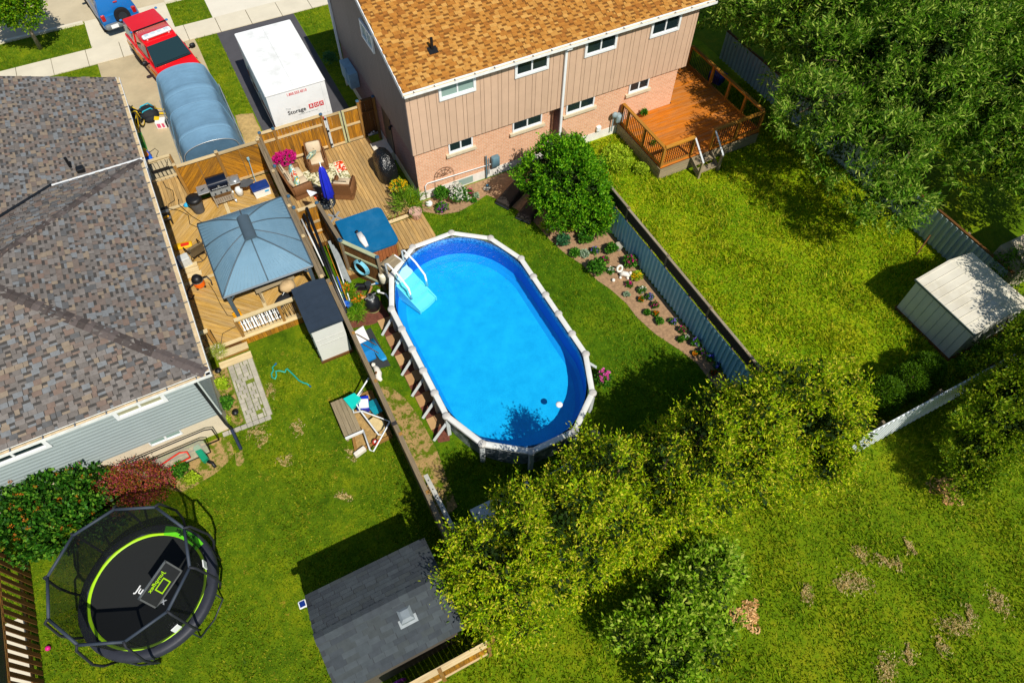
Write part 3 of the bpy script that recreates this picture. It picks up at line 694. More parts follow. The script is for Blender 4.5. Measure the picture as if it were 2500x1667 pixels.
part('bumper', MB().rbox((0, -2.3, .6), (1.7, .2, .24), .06), mat('grey_bumper', '#6d7478', .5), suv, autos=40)
part('number_plate', MB().box((-.42, -2.415, .63), (.34, .015, .17)), WHITE, suv)

# storage container
CW = mat('container_white', '#f0f2f1', .5, .04, 1.2, 0, dirt='#a9a9a2', dirt_amt=.5)
box = thing('storage_container', 'white moving storage container with red stripe and lettering on the asphalt driveway', 'container', (3.24, 27.9, 0))
X0, X1, Y0, Y1, ZT = 2.0, 4.48, 25.5, 30.3, 2.42
cb = part('body', MB().bx(X0, X1, Y0, Y1, .12, ZT-.05), CW, box)
part('roof', MB().rbox(((X0+X1)/2, (Y0+Y1)/2, ZT-.01), (X1-X0+.05, Y1-Y0+.05, .1), .03), CW, box)
part('roof_seam', MB().bx(X0+1.2, X0+1.215, Y0+.1, Y1-.1, ZT+.035, ZT+.045), mat('seam_grey', '#c9ccca', .6), box)
part('base_frame', MB().bx(X0+.05, X1-.05, Y0+.05, Y1-.05, .01, .13), DARKM, box)
REDS = mat('sign_red', '#cf1020', .5, .03); INK = mat('sign_black', '#22242a', .5, .03); PINK = mat('sign_grey', '#9aa0a2', .5, .03)
fm = frame4((3.24, Y0-.004, 0), (1, 0, 0), (0, 0, 1))
part('red_stripe', MB().add([(X0+.12, Y0-.005, .5), (X1-.18, Y0-.005, .56), (X1-.18, Y0-.005, .76), (X0+.2, Y0-.005, .6)], [(0, 1, 2, 3)]), REDS, cb)
text_mesh('phone_number', '1.800.555.4510', .17, fm @ Matrix.Translation((.0, 2.2, 0)), REDS, cb, bold=True, sx=.82)
text_mesh('word_the', 'The', .13, fm @ Matrix.Translation((-.52, 1.56, 0)), PINK, cb)
text_mesh('word_storage', 'Storage', .27, fm @ Matrix.Translation((-.2, 1.36, 0)), INK, cb, bold=True, sx=.95)
text_mesh('tagline', 'moving & storage made easy', .075, fm @ Matrix.Translation((.25, 1.17, 0)), PINK, cb)
for i, ch in enumerate('BOX'):
    xx = .43+i*.225
    part('letter_tile', MB().box((3.24+xx, Y0-.006, 1.4), (.19, .006, .22)), REDS, cb)
    text_mesh('letter', ch, .19, fm @ Matrix.Translation((xx, 1.4, .008)), WHITE, cb, bold=True)
part('panel_line', MB().bx(X0+.04, X1-.04, Y0-.006, Y0, .9, .912).bx(X1-.2, X1-.19, Y0-.006, Y0, .2, 2.3), mat('seam_grey', '#c9ccca'), cb)
part('door_rail', MB().bx(X0-.03, X0-.002, Y0+.1, Y1-.2, .7, .85), mat('dark_red_stripe', '#7c1f2c', .5), cb)
part('door_latch', MB().bx(X0-.06, X0-.003, 27.6, 27.75, .6, 1.2).bx(X0-.05, X0-.003, 29.0, 29.1, .5, 1.6), GALV, cb)

# portable garage tent
TENT = mat('tent_fabric', '#7096b0', .55, .1, 1.5, .5, 9); TENTS = mat('tent_side', '#4d6d85', .6, .12, 2, .2, 6)
tent = thing('garage_tent', 'blue grey barrel vaulted portable garage tent on the driveway', 'tent', (-.74, 27.1, 0))
def tent_ring(y, k=0., n=14):
    P = [(-1.36, 0), (-1.22, .8), (-1.06, 1.55)] + [(-1.04*math.cos(math.pi*i/n), 1.6+.46*math.sin(math.pi*i/n)**.9) for i in range(1, n)] + [(1.06, 1.55), (1.22, .8), (1.36, 0)]
    return [(-.74+x*(1+k), y, z*(1+k*.6)) for x, z in P]
ys = np.linspace(24.3, 29.8, 89); rings = []
ribs = [24.3, 25.2, 25.45, 26.95, 27.95, 28.35, 29.8]
for y in ys:
    d = min(abs(y-r_) for r_ in ribs); w_ = .012*min(1, d/.1)
    rr = tent_ring(y, -.03*min(1, d/.35)**.6)
    rings.append([(x+RND.uniform(-w_, w_), yy, z+RND.uniform(-w_, w_)*.8) for x, yy, z in rr])
cov = part('cover', MB().loft(rings, False, False, closed=False), TENT, tent, True)
for y in (24.3, 29.8): part('end_panel', MB().add([(x, y, z) for x, _, z in tent_ring(y, -.02)], [tuple(range(len(tent_ring(y))))]), TENTS, tent)
for y in (24.3, 26.95, 29.8): part('hoop', MB().tube([(x, y, z) for x, _, z in tent_ring(y, .004)], .016, 6), GALV if y < 25 else TENT, tent, True)
for y0, y1 in ((25.2, 25.45), (27.95, 28.35)): part('fabric_band', MB().loft([tent_ring(y0, -.002), tent_ring(y0+.02, .008), tent_ring(y1-.02, .008), tent_ring(y1, -.002)], False, False, closed=False), TENT, tent, True)
for s in (-1, 1): part('side_rail', MB().tube([(-.74+s*1.3, 24.3, .7), (-.74+s*1.3, 29.8, .7)], .022, 6), GALV, tent)

# ------------------------------------------------------------------ things on the tan driveway
FAB = mat('black_fabric', '#1d1f24', .8, .25, 12, .3, 30); YEL = mat('yellow_strap', '#e6c019', .6); TURQ = mat('turquoise_plastic', '#1fa6bd', .5)
def bag(name, label, loc, d, rz, strap):
    t = thing(name, label, 'bag', loc, rz)
    part('shell', MB().ell((0, 0, d[2]*.45), (d[0]/2, d[1]/2, d[2]*.55), 14, 8, None, .22, -d[2]*.45), FAB, t, True)
    for k in (-.22, .2): part('strap', MB().tube([(d[0]*(-.46), d[1]*k, d[2]*.35), (-d[0]*.2, d[1]*k, d[2]*.98), (d[0]*.2, d[1]*(k+.06), d[2]*1.0), (d[0]*.46, d[1]*k, d[2]*.35)], .028, 6), strap, t, True)
    part('pocket', MB().ell((0, -d[1]*.42, d[2]*.35), (d[0]*.33, d[1]*.18, d[2]*.3)), FAB, t, True)
bag('sports_bag', 'black bag with yellow straps by the house wall on driveway', (-3.35, 29.9, .006), (.8, .75, .55), 10, YEL)
bag('gear_bag', 'black equipment bag with turquoise strap beside the scooter', (-2.72, 29.9, .006), (.85, .95, .5), 5, TURQ)
bike = thing('bicycle', 'black and yellow bicycle leaning under the house eave by driveway', 'bicycle', (-3.15, 28.95, 0), 70)
for xx in (-.5, .5):
    wh = part('wheel', MB().tube([(xx+.32*math.cos(a), .08, .33+.32*math.sin(a)) for a in np.linspace(0, 2*math.pi, 25)[:-1]], .03, 6, True), BLACK, bike, True)
    part('rim', MB().tube([(xx+.27*math.cos(a), .08, .33+.27*math.sin(a)) for a in np.linspace(0, 2*math.pi, 25)[:-1]], .014, 5, True), YEL, wh, True)
part('frame', MB().tube([(-.5, .08, .33), (-.12, .08, .32), (-.22, .05, .8), (-.5, .08, .33)], .02, 6).tube([(-.12, .08, .32), (.35, .05, .78), (-.2, .05, .74)], .022, 6).tube([(.35, .05, .85), (.5, .08, .33)], .02, 6), YEL, bike, True)
part('handlebar', MB().tube([(.33, -.22, .92), (.37, .05, .88), (.33, .32, .92)], .016, 6), BLACK, bike, True)
part('saddle', MB().ell((-.25, .05, .86), (.14, .07, .03)), BLACK, bike, True)
scoot = thing('kick_scooter', 'yellow kick scooter with purple wheels beside the tent', 'scooter', (-2.1, 29.75, 0), -25)
part('deck', MB().rbox((0, 0, .09), (.5, .1, .03), .01), YEL, scoot)
part('stem', MB().tube([(.25, 0, .1), (.28, 0, .25), (-.35, .02, .36)], .018, 6).tube([(-.35, -.15, .36), (-.35, .2, .36)], .014, 6), YEL, scoot, True)
for xx in (-.3, .3): part('wheel', MB().lathe([(.02, -.03), (.08, -.03), (.09, 0), (.08, .03), (.02, .03)], (xx, 0, .09), 14, rot('X', 90)), mat('purple_wheel', '#6b1e7a', .4), scoot)
kc = thing('drinks_carrier', 'white carton with yellow and red sides standing by the tent', 'carton', (-2.35, 29.0, .006), -15)
part('carton', MB().rbox((0, 0, .17), (.42, .36, .34), .02), mat('carton_white', '#eceae6', .7, .08, 9), kc)
part('flap', MB().box((-.12, .1, .36), (.2, .22, .04), rot('Y', 15)), YEL, kc)
part('panel', MB().box((-.08, -.184, .17), (.14, .008, .2)).box((.1, -.184, .17), (.1, .008, .2)), mat('pink_red', '#d8567a', .6), kc)
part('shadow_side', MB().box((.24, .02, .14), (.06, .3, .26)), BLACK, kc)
gb = thing('green_bin', 'green plastic recycling tub against the grey house wall', 'tub', (-3.42, 28.0, .006), 0)
part('tub', MB().loft([[(-.18, -.3, 0), (.18, -.3, 0), (.18, .3, 0), (-.18, .3, 0)], [(-.22, -.36, .45), (.22, -.36, .45), (.22, .36, .45), (-.22, .36, .45)]]), mat('green_plastic', '#2f8f3f', .5), gb)
part('lid', MB().rbox((0, -.1, .47), (.46, .5, .05), .02), mat('olive_lid', '#5d8a2a', .5), gb)
tc = thing('toy_car', 'blue ride on toy car with orange seat by the gate', 'toy car', (-3.35, 27.0, .006), 10)
part('body', MB().rbox((0, 0, .22), (.4, .75, .28), .08), mat('toy_blue', '#1260d8', .4), tc, autos=40)
part('seat', MB().rbox((0, -.1, .42), (.26, .3, .14), .05), mat('toy_orange', '#ef8a1d', .4), tc, autos=40)
part('bonnet', MB().ell((0, .25, .36), (.17, .15, .09)), YEL, tc, True)
for sx in (-.2, .2):
    for sy in (-.25, .25): part('wheel', MB().lathe([(.03, -.04), (.1, -.04), (.1, .04), (.03, .04)], (sx, sy, .1), 12, rot('Y', 90)), BLACK, tc)
single('cable', MB().tube([(-3.2, 27.5, .02), (-2.95, 27.65, .02), (-2.85, 27.4, .02), (-3.0, 27.1, .02), (-2.7, 26.8, .02), (-2.6, 26.95, .02), (-2.65, 26.5, .02), (-2.8, 26.2, .02)], .012, 6), BLACK, 'thin black cable curled on the tan driveway', 'cable', smooth=True)
# ------------------------------------------------------------------ left deck, screens, gazebo
DZ = .38
deckL = thing('diagonal_deck', 'timber deck with diagonal boards beside the low grey house', 'deck', (-1.2, 19.5, 0))
part('deck_frame', MB().bx(-3.45, .98, 15.95, 23.3, .02, DZ-.04).bx(-3.45, -2.25, 23.3, 25.0, .02, DZ-.02), W_BROWN, deckL)
T0 = Matrix.Translation((0, 0, DZ))
boards_in(deckL, rect(-3.45, -1.12, 19.25, 23.18), 45, .14, .008, .03, T0, W_DECKD)
boards_in(deckL, rect(-.98, .98, 19.25, 23.55), -45, .14, .008, .03, T0, W_DECKD)
boards_in(deckL, rect(-3.45, -1.12, 16.0, 19.1), -45, .14, .008, .03, T0, W_DECKD)
boards_in(deckL, rect(-.98, .98, 16.0, 19.1), 45, .14, .008, .03, T0, W_DECKD)
boards_in(deckL, rect(-3.45, -2.25, 23.34, 25.0), 90, .145, .01, .03, Matrix.Translation((0, 0, DZ+.04)), W_DECK)
for a, b in (((-3.45, 19.18, DZ-.013), (.98, 19.18, DZ-.013)), ((-1.05, 16.0, DZ-.012), (-1.05, 23.5, DZ-.012)), ((-3.45, 23.26, DZ+.028), (-2.25, 23.26, DZ+.028)), ((-3.45, 15.93, DZ-.01), (.9, 15.93, DZ-.01))):
    board('trim_board', deckL, W_PALE, a, b, .13, .034)
x = -2.15
while x < .9: board('skirt_board', deckL, W_FENCE, (x, 15.9, .02), (x, 15.9, DZ-.03), .135, .02, (0, 1, 0)); x += .145
steps = thing('deck_steps', 'two pale timber steps from the diagonal deck to the stone path', 'steps', (-2.6, 15.4, 0))
for y0, zz in ((15.68, .24), (15.34, .12)):
    for j in range(2): board('tread', steps, W_PALE, (-3.15, y0+.07-j*.14, zz), (-2.06, y0+.07-j*.14, zz), .13, .04)
    board('riser', steps, W_POST, (-3.1, y0-.05, zz/2), (-2.1, y0-.05, zz/2), zz-.05, .03, (0, 1, 0))
def post(parent, x, y, z0, z1, s=.1, m=W_POST, cap=None):
    board('post', parent, m, (x, y, z0), (x, y, z1), s, s, (0, 1, 0))
    if cap: part('post_cap', MB().rbox((x, y, z1+.03), (s+.03, s+.03, .06), .02), cap, parent)
def railing(parent, p0, p1, z0, z1, m=W_RAIL, pm=DARKM, n=10, pr=.011, cap=True):
    p0, p1 = Vector(p0), Vector(p1); up = Vector((0, 0, 1))
    if cap: board('top_rail', parent, m, p0+up*z1, p1+up*z1, .14, .035)
    for zz in (z0+.06, z1-.07): board('rail', parent, m, p0+up*zz, p1+up*zz, .04, .08)
    for i in range(n):
        p = p0.lerp(p1, (i+.5)/n)
        board('baluster', parent, pm, p+up*(z0+.1), p+up*(z1-.1), pr*2, pr*2, (0, 1, 0))
gate = thing('deck_gate', 'small timber gate with black balusters at the driveway end of the deck', 'gate', (-2.75, 24.95, 0))
railing(gate, (-3.4, 24.95, 0), (-2.3, 24.95, 0), .5, 1.5, W_PALE, BLACK, 7)
post(gate, -3.42, 24.95, 0, 1.5); post(gate, -2.3, 24.95, 0, 1.5)
board('latch_board', gate, BLACK, (-3.2, 24.9, 1.0), (-2.5, 24.9, 1.0), .02, .12)
screen = thing('diagonal_screen', 'privacy screen of diagonal cedar boards in two panels behind the barbecue', 'fence', (-.6, 23.62, 0))
for x in (-2.2, -.6, 1.02): post(screen, x, 23.62, 0, 2.0, .11, W_POST, W_RAIL)
for xa, xb, an in ((-2.14, -.66, 45), (-.54, .96, -45)):
    boards_in(screen, [(xa, .5), (xb, .5), (xb, 1.88), (xa, 1.88)], an, .125, .01, .022, frame4((0, 23.62, 0), (1, 0, 0), (0, 0, 1)), W_FENCE)
    board('top_rail', screen, W_RAIL, (xa, 23.62, 1.92), (xb, 23.62, 1.92), .13, .05)
    board('bottom_rail', screen, W_RAIL, (xa, 23.6, .46), (xb, 23.6, .46), .08, .08)
    board('mullion', screen, W_POST, ((xa+xb)/2, 23.585, .5), ((xa+xb)/2, 23.585, 1.88), .03, .02, (0, 1, 0))
# railing at the front of the deck
rl = thing('deck_railing', 'timber railing with pale balusters at the lawn edge of the diagonal deck', 'railing', (-1.1, 15.98, 0))
railing(rl, (-2.1, 15.98, 0), (-.02, 15.98, 0), DZ+.02, DZ+.95, W_PALE, BLACK, 16)
post(rl, -2.08, 15.99, 0, DZ+.92); post(rl, -.62, 15.99, DZ, DZ+.92); post(rl, -.03, 15.99, 0, DZ+.92)
rl2 = thing('newel_railing', 'short timber railing beside the deck steps at the grey house corner', 'railing', (-3.2, 15.98, 0))
railing(rl2, (-3.42, 15.98, 0), (-2.98, 15.98, 0), DZ+.02, DZ+.95, W_PALE, BLACK, 3); post(rl2, -2.98, 15.98, 0, DZ+.93); post(rl2, -3.42, 15.98, 0, DZ+.93)
rack = thing('storage_rack', 'white slatted rack lying behind the deck railing balusters', 'rack', (-1.35, 16.2, DZ))
for i in range(15): board('slat', rack, WHITEP, (-1.95+i*.09, 16.1, DZ+.08), (-1.95+i*.09, 16.34, DZ+.62), .055, .02, (0, 1, -.4))
for zz, yy in ((.12, 16.11), (.34, 16.22), (.58, 16.32)): board('cross_bar', rack, WHITEP, (-2.0, yy, DZ+zz), (-.62, yy, DZ+zz), .04, .03)

# gazebo
GB = mat('gazebo_panel', '#6d90a5', .65, .05, 2, 0, spec=.2, dirt='#8aa6b4', dirt_amt=.3); GF = mat('gazebo_frame', '#4b5b66', .45, .06, 4)
gz_ = thing('gazebo', 'square gazebo with blue grey polycarbonate roof and dark ribs on the deck', 'gazebo', (-.57, 18.2, DZ))
gx0, gx1, gy0, gy1, ge, gt = -2.09, .94, 16.4, 20.05, 2.1, 2.85
cx0, cx1, cy0, cy1 = -.7, -.42, 17.8, 18.75
def curve3(a, b, n=6, bulge=.1):
    a, b = Vector(a), Vector(b)
    return [a.lerp(b, i/n)+Vector((0, 0, bulge*math.sin(math.pi*i/n))) for i in range(n+1)]
E4 = [(gx0, gy0), (gx1, gy0), (gx1, gy1), (gx0, gy1)]; C4 = [(cx0, cy0), (cx1, cy0), (cx1, cy1), (cx0, cy1)]
for k in range(4):
    a0, a1 = E4[k], E4[(k+1) % 4]; b0, b1 = C4[k], C4[(k+1) % 4]; N = 12
    L0 = curve3((*a0, ge), (*b0, gt)); L1 = curve3((*a1, ge), (*b1, gt))
    rows = [[tuple(p.lerp(q, j/N)) for j in range(N+1)] for p, q in zip(L0, L1)]
    pn = part('roof_panel', MB().loft(rows, False, False, closed=False), GB, gz_, True)
    nr_ = 22
    fl = MB()
    for j in range(1, nr_):
        pts = [p.lerp(q, j/nr_)+Vector((0, 0, .006)) for p, q in zip(L0, L1)]
        fl.tube(pts[::2], .0045, 3)
    part('flutes', fl, mat('flute_grey', '#7d9dae', .6), pn, True, kind='stuff')
    part('hip_rib', MB().tube([p+Vector((0, 0, .012)) for p in L0], .026, 6), GF, gz_, True)
    part('eave_beam', MB().tube([Vector((*a0, ge-.03)), Vector((*a1, ge-.03))], .045, 4), GF, gz_)
    for j in ((1/3, 2/3) if k % 2 else (.5,)):
        pts = [p.lerp(q, j)+Vector((0, 0, .012)) for p, q in zip(L0, L1)]
        part('rib', MB().tube(pts, .02, 6), GF, gz_, True)
    px_, py_ = a0[0]+(.12 if a0[0] < 0 else -.12), a0[1]+(.2 if a0[1] < 18 else -.2)
    part('post', MB().bx(px_-.06, px_+.06, py_-.06, py_+.06, DZ, ge-.04), GF, gz_)
    for ddx, ddy in ((.45*(1 if a0[0] < 0 else -1), 0), (0, .45*(1 if a0[1] < 18 else -1))):
        part('brace', MB().tube([(px_, py_, ge-.5), (px_+ddx, py_+ddy, ge-.06)], .03, 4), GF, gz_)
part("roof_cap", MB().loft([[(-.56+.21*math.cos(t), y, gt+.14*math.sin(t)) for t in np.linspace(0, math.pi, 9)] for y in (17.72, 18.83)]), GF, gz_, autos=50)

# barbecue
bq = thing('gas_barbecue', 'open cart gas barbecue with black hood and silver shelves against the screen', 'barbecue', (-1.0, 22.75, DZ), 0)
SS = mat('stainless', '#c6c7c4', .3, .08, 5, 0, metal=.7)
part('firebox', MB().bx(-.36, .36, -.27, .25, .72, .9), BLACK, bq)
hood = part('hood', MB().loft([[(x, y, z) for y, z in ((-.28, .9), (-.3, 1.02), (-.2, 1.17), (.0, 1.24), (.18, 1.2), (.26, 1.08), (.26, .9))] for x in (-.37, .37)]), mat('hood_enamel', '#0d1322', .12, .05, 3, 0, spec=.7), bq, autos=50)
part('hood_trim', MB().bx(-.38, -.345, -.3, .26, .9, 1.0).bx(.345, .38, -.3, .26, .9, 1.0), SS, hood)
part('hood_badge', MB().box((0, -.31, 1.04), (.07, .012, .07), rot('Y', 45)), SS, hood)
part('hood_handle', MB().tube([(-.28, -.33, .97), (.28, -.33, .97)], .014, 6), SS, hood)
part('side_shelf', MB().rbox((-.6, -.02, .86), (.44, .5, .05), .02), SS, bq); part('side_shelf', MB().rbox((.6, -.02, .86), (.44, .5, .05), .02), SS, bq)
part('side_burner_lid', MB().ell((.62, .02, .89), (.2, .22, .07), zmin=0), SS, bq, True)
cp_ = part('control_panel', MB().box((0, -.34, .8), (.76, .08, .17), rot('X', -20)), SS, bq)
for xx in (-.22, 0, .22): part('knob', MB().cyl((xx, -.38, .8), (xx, -.43, .78), .035, .03), DARKM, cp_)
for sx in (-.35, .35):
    for sy in (-.28, .24): part('leg', MB().bx(sx-.025, sx+.025, sy-.025, sy+.025, .06, .75), SS, bq)
part('lower_shelf', MB().bx(-.36, .36, -.28, .25, .2, .23), SS, bq)
for i in range(8): part('shelf_slat', MB().bx(-.3+i*.085, -.27+i*.085, -.32, -.3, .22, .5), SS, bq)
for sy in (-.28, .24): part('wheel', MB().lathe([(.02, -.025), (.09, -.025), (.09, .025), (.02, .025)], (.38, sy, .09), 14, rot('Y', 90)), GALV, bq)
part('gas_bottle', MB().lathe([(.05, .02), (.14, .05), (.15, .3), (.1, .4), (.04, .44)], (.62, .05, 0), 16), mat('bottle_white', '#dfe3e3', .4), bq, True)
part('tools', MB().box((-.6, -.05, .895), (.18, .03, .015), rot('Z', 30)), BLACK, bq)
single('lid_plate', MB().loft([[(.02+x*.3, 22.72+y*.24, DZ+.55+.02*k) for x, y in ((-1, .6), (-.2, 1), (.7, .5), (1, 0), (.7, -.5), (-.2, -1), (-1, -.6))] for k in (0, 1)]), mat('grey_lid', '#55595c', .5), 'grey round lid leaning between barbecue and cooler box', 'lid')
# bin
tr = thing('waste_bin', 'round grey waste bin with black lid beside the diagonal screen', 'bin', (-2.05, 22.65, DZ), 0)
part('barrel', MB().lathe([(.2, 0), (.21, .02), (.27, .58)], n=24), mat('bin_grey', '#53565a', .6, .1, 8), tr, autos=40)
part('lid', MB().lathe([(.285, .56), (.3, .6), (.28, .7), (.2, .74), (.03, .75)], n=24), BLACK, tr, True)
# cooler
co = thing('cooler_box', 'white cool box with dark blue lid on the deck by the fence', 'cool box', (.42, 22.5, DZ), 3)
part('tub', MB().loft([[(-.3, -.2, 0), (.3, -.2, 0), (.3, .2, 0), (-.3, .2, 0)], [(-.33, -.23, .36), (.33, -.23, .36), (.33, .23, .36), (-.33, .23, .36)]]), WHITEP, co)
part('lid', MB().rbox((0, 0, .4), (.7, .48, .09), .03), mat('lid_blue', '#17387c', .4), co)
part('badge', MB().box((.18, -.232, .25), (.16, .012, .07)), mat('badge_blue', '#2aa6d8', .4), co)
part('handle', MB().tube([(-.36, -.1, .3), (-.4, 0, .2), (-.36, .1, .3)], .015, 6), BLACK, co)
single('long_brush', MB().tube([(.35, 23.1, DZ+.02), (.42, 23.45, 1.35)], .014, 6).rbox((.425, 23.47, 1.4), (.1, .05, .16)), mat('pale_blue_plastic', '#8fb8c0', .5), 'pale long handled brush leaning on the screen above cool box', 'brush', smooth=False)
single('rag', MB().ell((-2.38, 23.15, DZ+.06), (.16, .13, .08), 10, 6, None, .4, -.06), mat('rag_blue', '#39b7e8', .8), 'crumpled light blue cloth on the deck by the screen post', 'cloth', smooth=True)
# swivel chair, vacuum, boxes
ch = thing('patio_chair', 'brown sling swivel patio chair tipped beside the gazebo', 'chair', (-2.62, 20.25, DZ), 200)
SL_ = mat('sling_brown', '#75654a', .8, .1, 10, .3, 60); FR_ = mat('chair_frame', '#3d3228', .5)
part('seat', MB().loft([[(x, y, z) for y, z in ((-.25, .42), (0, .38), (.22, .4), (.22, .375), (0, .355), (-.25, .395))] for x in (-.25, .25)]), SL_, ch)
part('backrest', MB().loft([[(x, y, z) for y, z in ((.2, .4), (.3, .7), (.42, .98), (.45, .97), (.33, .69), (.23, .38))] for x in (-.25, .25)]), SL_, ch)
for s in (-.28, .28): part('arm', MB().tube([(s, -.28, .4), (s, -.22, .62), (s, .2, .64), (s, .43, .98)], .02, 6), FR_, ch, True)
part('base_ring', MB().tube([(.27*math.cos(a), .27*math.sin(a), .03) for a in np.linspace(0, 2*math.pi, 21)[:-1]], .016, 6, True), FR_, ch, True)
part('pedestal', MB().cyl((0, 0, .03), (0, 0, .38), .03).tube([(-.27, 0, .04), (0, 0, .12), (.27, 0, .04)], .014, 6).tube([(0, -.27, .04), (0, 0, .12), (0, .27, .04)], .014, 6), FR_, ch, True)
va = thing('shop_vacuum', 'orange drum workshop vacuum with black lid and hose on the deck', 'vacuum cleaner', (-2.88, 18.85, DZ), 0)
part('drum', MB().lathe([(.15, .08), (.19, .1), (.2, .32), (.19, .36)], n=20), mat('vac_orange', '#ef6a12', .45), va, autos=40)
part('motor_head', MB().lathe([(.2, .36), (.19, .44), (.13, .54), (.05, .57)], n=20), BLACK, va, True)
part('collar', MB().lathe([(.195, .33), (.205, .33), (.205, .37), (.195, .37)], n=20), GREYM, va)
for a in range(4): part('caster', MB().ell((.19*math.cos(a*1.57+.8), .19*math.sin(a*1.57+.8), .05), (.04, .04, .05)), BLACK, va, True)
part('hose', MB().tube([(-.18, 0, .25), (-.35, -.02, .16), (-.5, -.12, .06), (-.55, -.35, .05), (-.42, -.5, .05), (-.3, -.35, .06)], .026, 8).tube([(.15, .1, .3), (.33, .08, .3), (.4, -.05, .15), (.38, -.2, .05)], .024, 8), BLACK, va, True)
yb = thing('charcoal_sack', 'yellow paper sack with red print lying by the house wall', 'sack', (-3.02, 21.05, DZ), -8)
part('sack', MB().rbox((0, 0, .06), (.66, .3, .12), .05), mat('sack_yellow', '#e8b513', .7, .08, 8, .4, 20), yb, autos=50)
part('print', MB().box((.08, -.02, .122), (.3, .16, .006)), mat('sack_red', '#d42a12', .7), yb)
wb = thing('white_box', 'white square box with blue end standing on pale boards by the wall', 'box', (-3.1, 20.1, DZ), 8)
part('box', MB().rbox((0, 0, .22), (.4, .32, .44), .03), mat('box_grey', '#c9cdcb', .6), wb); part('end', MB().box((-.23, -.02, .2), (.05, .26, .3)), mat('box_blue', '#2b5390', .5), wb)
pl = thing('plank_pile', 'short pale offcut planks on the deck under the white box', 'planks', (-2.95, 19.75, DZ))
for i, (a, b) in enumerate((((-3.3, 20.0), (-2.75, 19.95)), ((-3.25, 19.75), (-2.75, 19.7)), ((-3.2, 19.5), (-2.7, 19.45)))): board('plank', pl, W_PALE, (*a, DZ+.04), (*b, DZ+.04), .2, .04)
bs = thing('bench_seat', 'black slatted low bench by the house wall with yellow gloves', 'bench', (-3.35, 22.75, DZ))
for i in range(4): board('slat', bs, BLACK if i % 2 else GREYM, (-3.6, 22.45+i*.2, DZ+.3), (-3.08, 22.48+i*.2, DZ+.3), .12, .04)
part('leg', MB().bx(-3.15, -3.1, 22.4, 23.1, DZ, DZ+.28), BLACK, bs); part('leg', MB().bx(-3.55, -3.5, 22.4, 23.1, DZ, DZ+.28), BLACK, bs)
single('work_gloves', MB().ell((-3.22, 22.5, DZ+.36), (.1, .06, .04)).tube([(-3.3, 22.48, DZ+.36), (-3.35, 22.44, DZ+.36)], .02, 6).tube([(-3.3, 22.53, DZ+.36), (-3.36, 22.53, DZ+.36)], .02, 6), mat('glove_yellow', '#eaa81a', .7), 'yellow work gloves lying on the black slatted bench', 'gloves', smooth=True)
single('extension_lead', MB().tube([(-3.0, 24.9, DZ+.06), (-2.95, 24.5, DZ+.06), (-2.75, 24.2, DZ+.06), (-2.8, 23.6, DZ+.06), (-3.05, 23.5, DZ+.06), (-3.1, 23.25, DZ+.06), (-2.75, 23.0, DZ+.02), (-2.5, 22.6, DZ+.02), (-2.55, 22.1, DZ+.02), (-2.3, 21.75, DZ+.02), (-2.1, 21.95, DZ+.02), (-2.4, 22.5, DZ+.02), (-2.7, 23.3, DZ+.06), (-2.65, 23.6, DZ+.06)], .014, 6), BLACK, 'black extension lead looped across the deck landing', 'cable', smooth=True)
single('power_cord', MB().tube([(-2.6, 18.85, DZ+.02), (-2.5, 18.3, DZ+.02), (-2.45, 17.7, DZ+.02), (-2.35, 17.1, DZ+.02), (-2.1, 16.9, DZ+.02), (-2.15, 16.5, DZ+.02), (-2.7, 16.4, DZ+.02), (-2.85, 16.0, DZ+.02)], .011, 6), BLACK, 'thin black power cord running from vacuum to the deck edge', 'cable', smooth=True)
yc = thing('yellow_stool', 'yellow plastic child chair behind the deck railing', 'chair', (-1.95, 16.55, DZ), 20)
YP = mat('plastic_yellow', '#f0a912', .45)
part('seat', MB().rbox((0, 0, .26), (.3, .28, .05), .03), YP, yc); part('backrest', MB().rbox((0, .14, .42), (.3, .05, .28), .06), YP, yc)
for sx in (-.12, .12):
    for sy in (-.11, .12): part('leg', MB().cyl((sx, sy, 0), (sx, sy, .25), .022), YP, yc)
tb_ = thing('garden_table', 'weathered timber table standing under the gazebo roof', 'table', (-.45, 17.3, DZ), 3)
for j in range(4): board('plank', tb_, WEATH, (-.7, -.22+j*.14, .7), (.7, -.22+j*.14, .7), .13, .035)
for sx in (-.6, .6):
    for sy in (-.18, .18): board('leg', tb_, WEATH, (sx, sy, 0), (sx, sy, .68), .07, .07, (0, 1, 0))
sr = thing('stroller', 'grey folded stroller frame with beige hood behind the railing', 'stroller', (-.35, 16.55, DZ), 25)
part('frame', MB().tube([(-.5, .0, .3), (0, .05, .55), (.45, .1, .85)], .02, 6).tube([(-.4, .2, .1), (.1, .1, .5), (.4, -.2, .12)], .018, 6).tube([(-.45, -.15, .25), (.2, -.1, .5)], .018, 6), GREYM, sr, True)
part('hood', MB().ell((.35, .12, .72), (.28, .24, .2), jit=.15), mat('hood_beige', '#c9ac80', .8), sr, True); part('seat', MB().ell((-.05, 0, .45), (.3, .2, .14), jit=.2), FAB, sr, True)
for p in ((-.5, .15, .12), (-.45, -.2, .12), (.4, -.2, .14), (.4, .3, .14)): part('wheel', MB().lathe([(.05, -.03), (.13, -.03), (.13, .03), (.05, .03)], p, 14, rot('X', 90)), BLACK, sr)
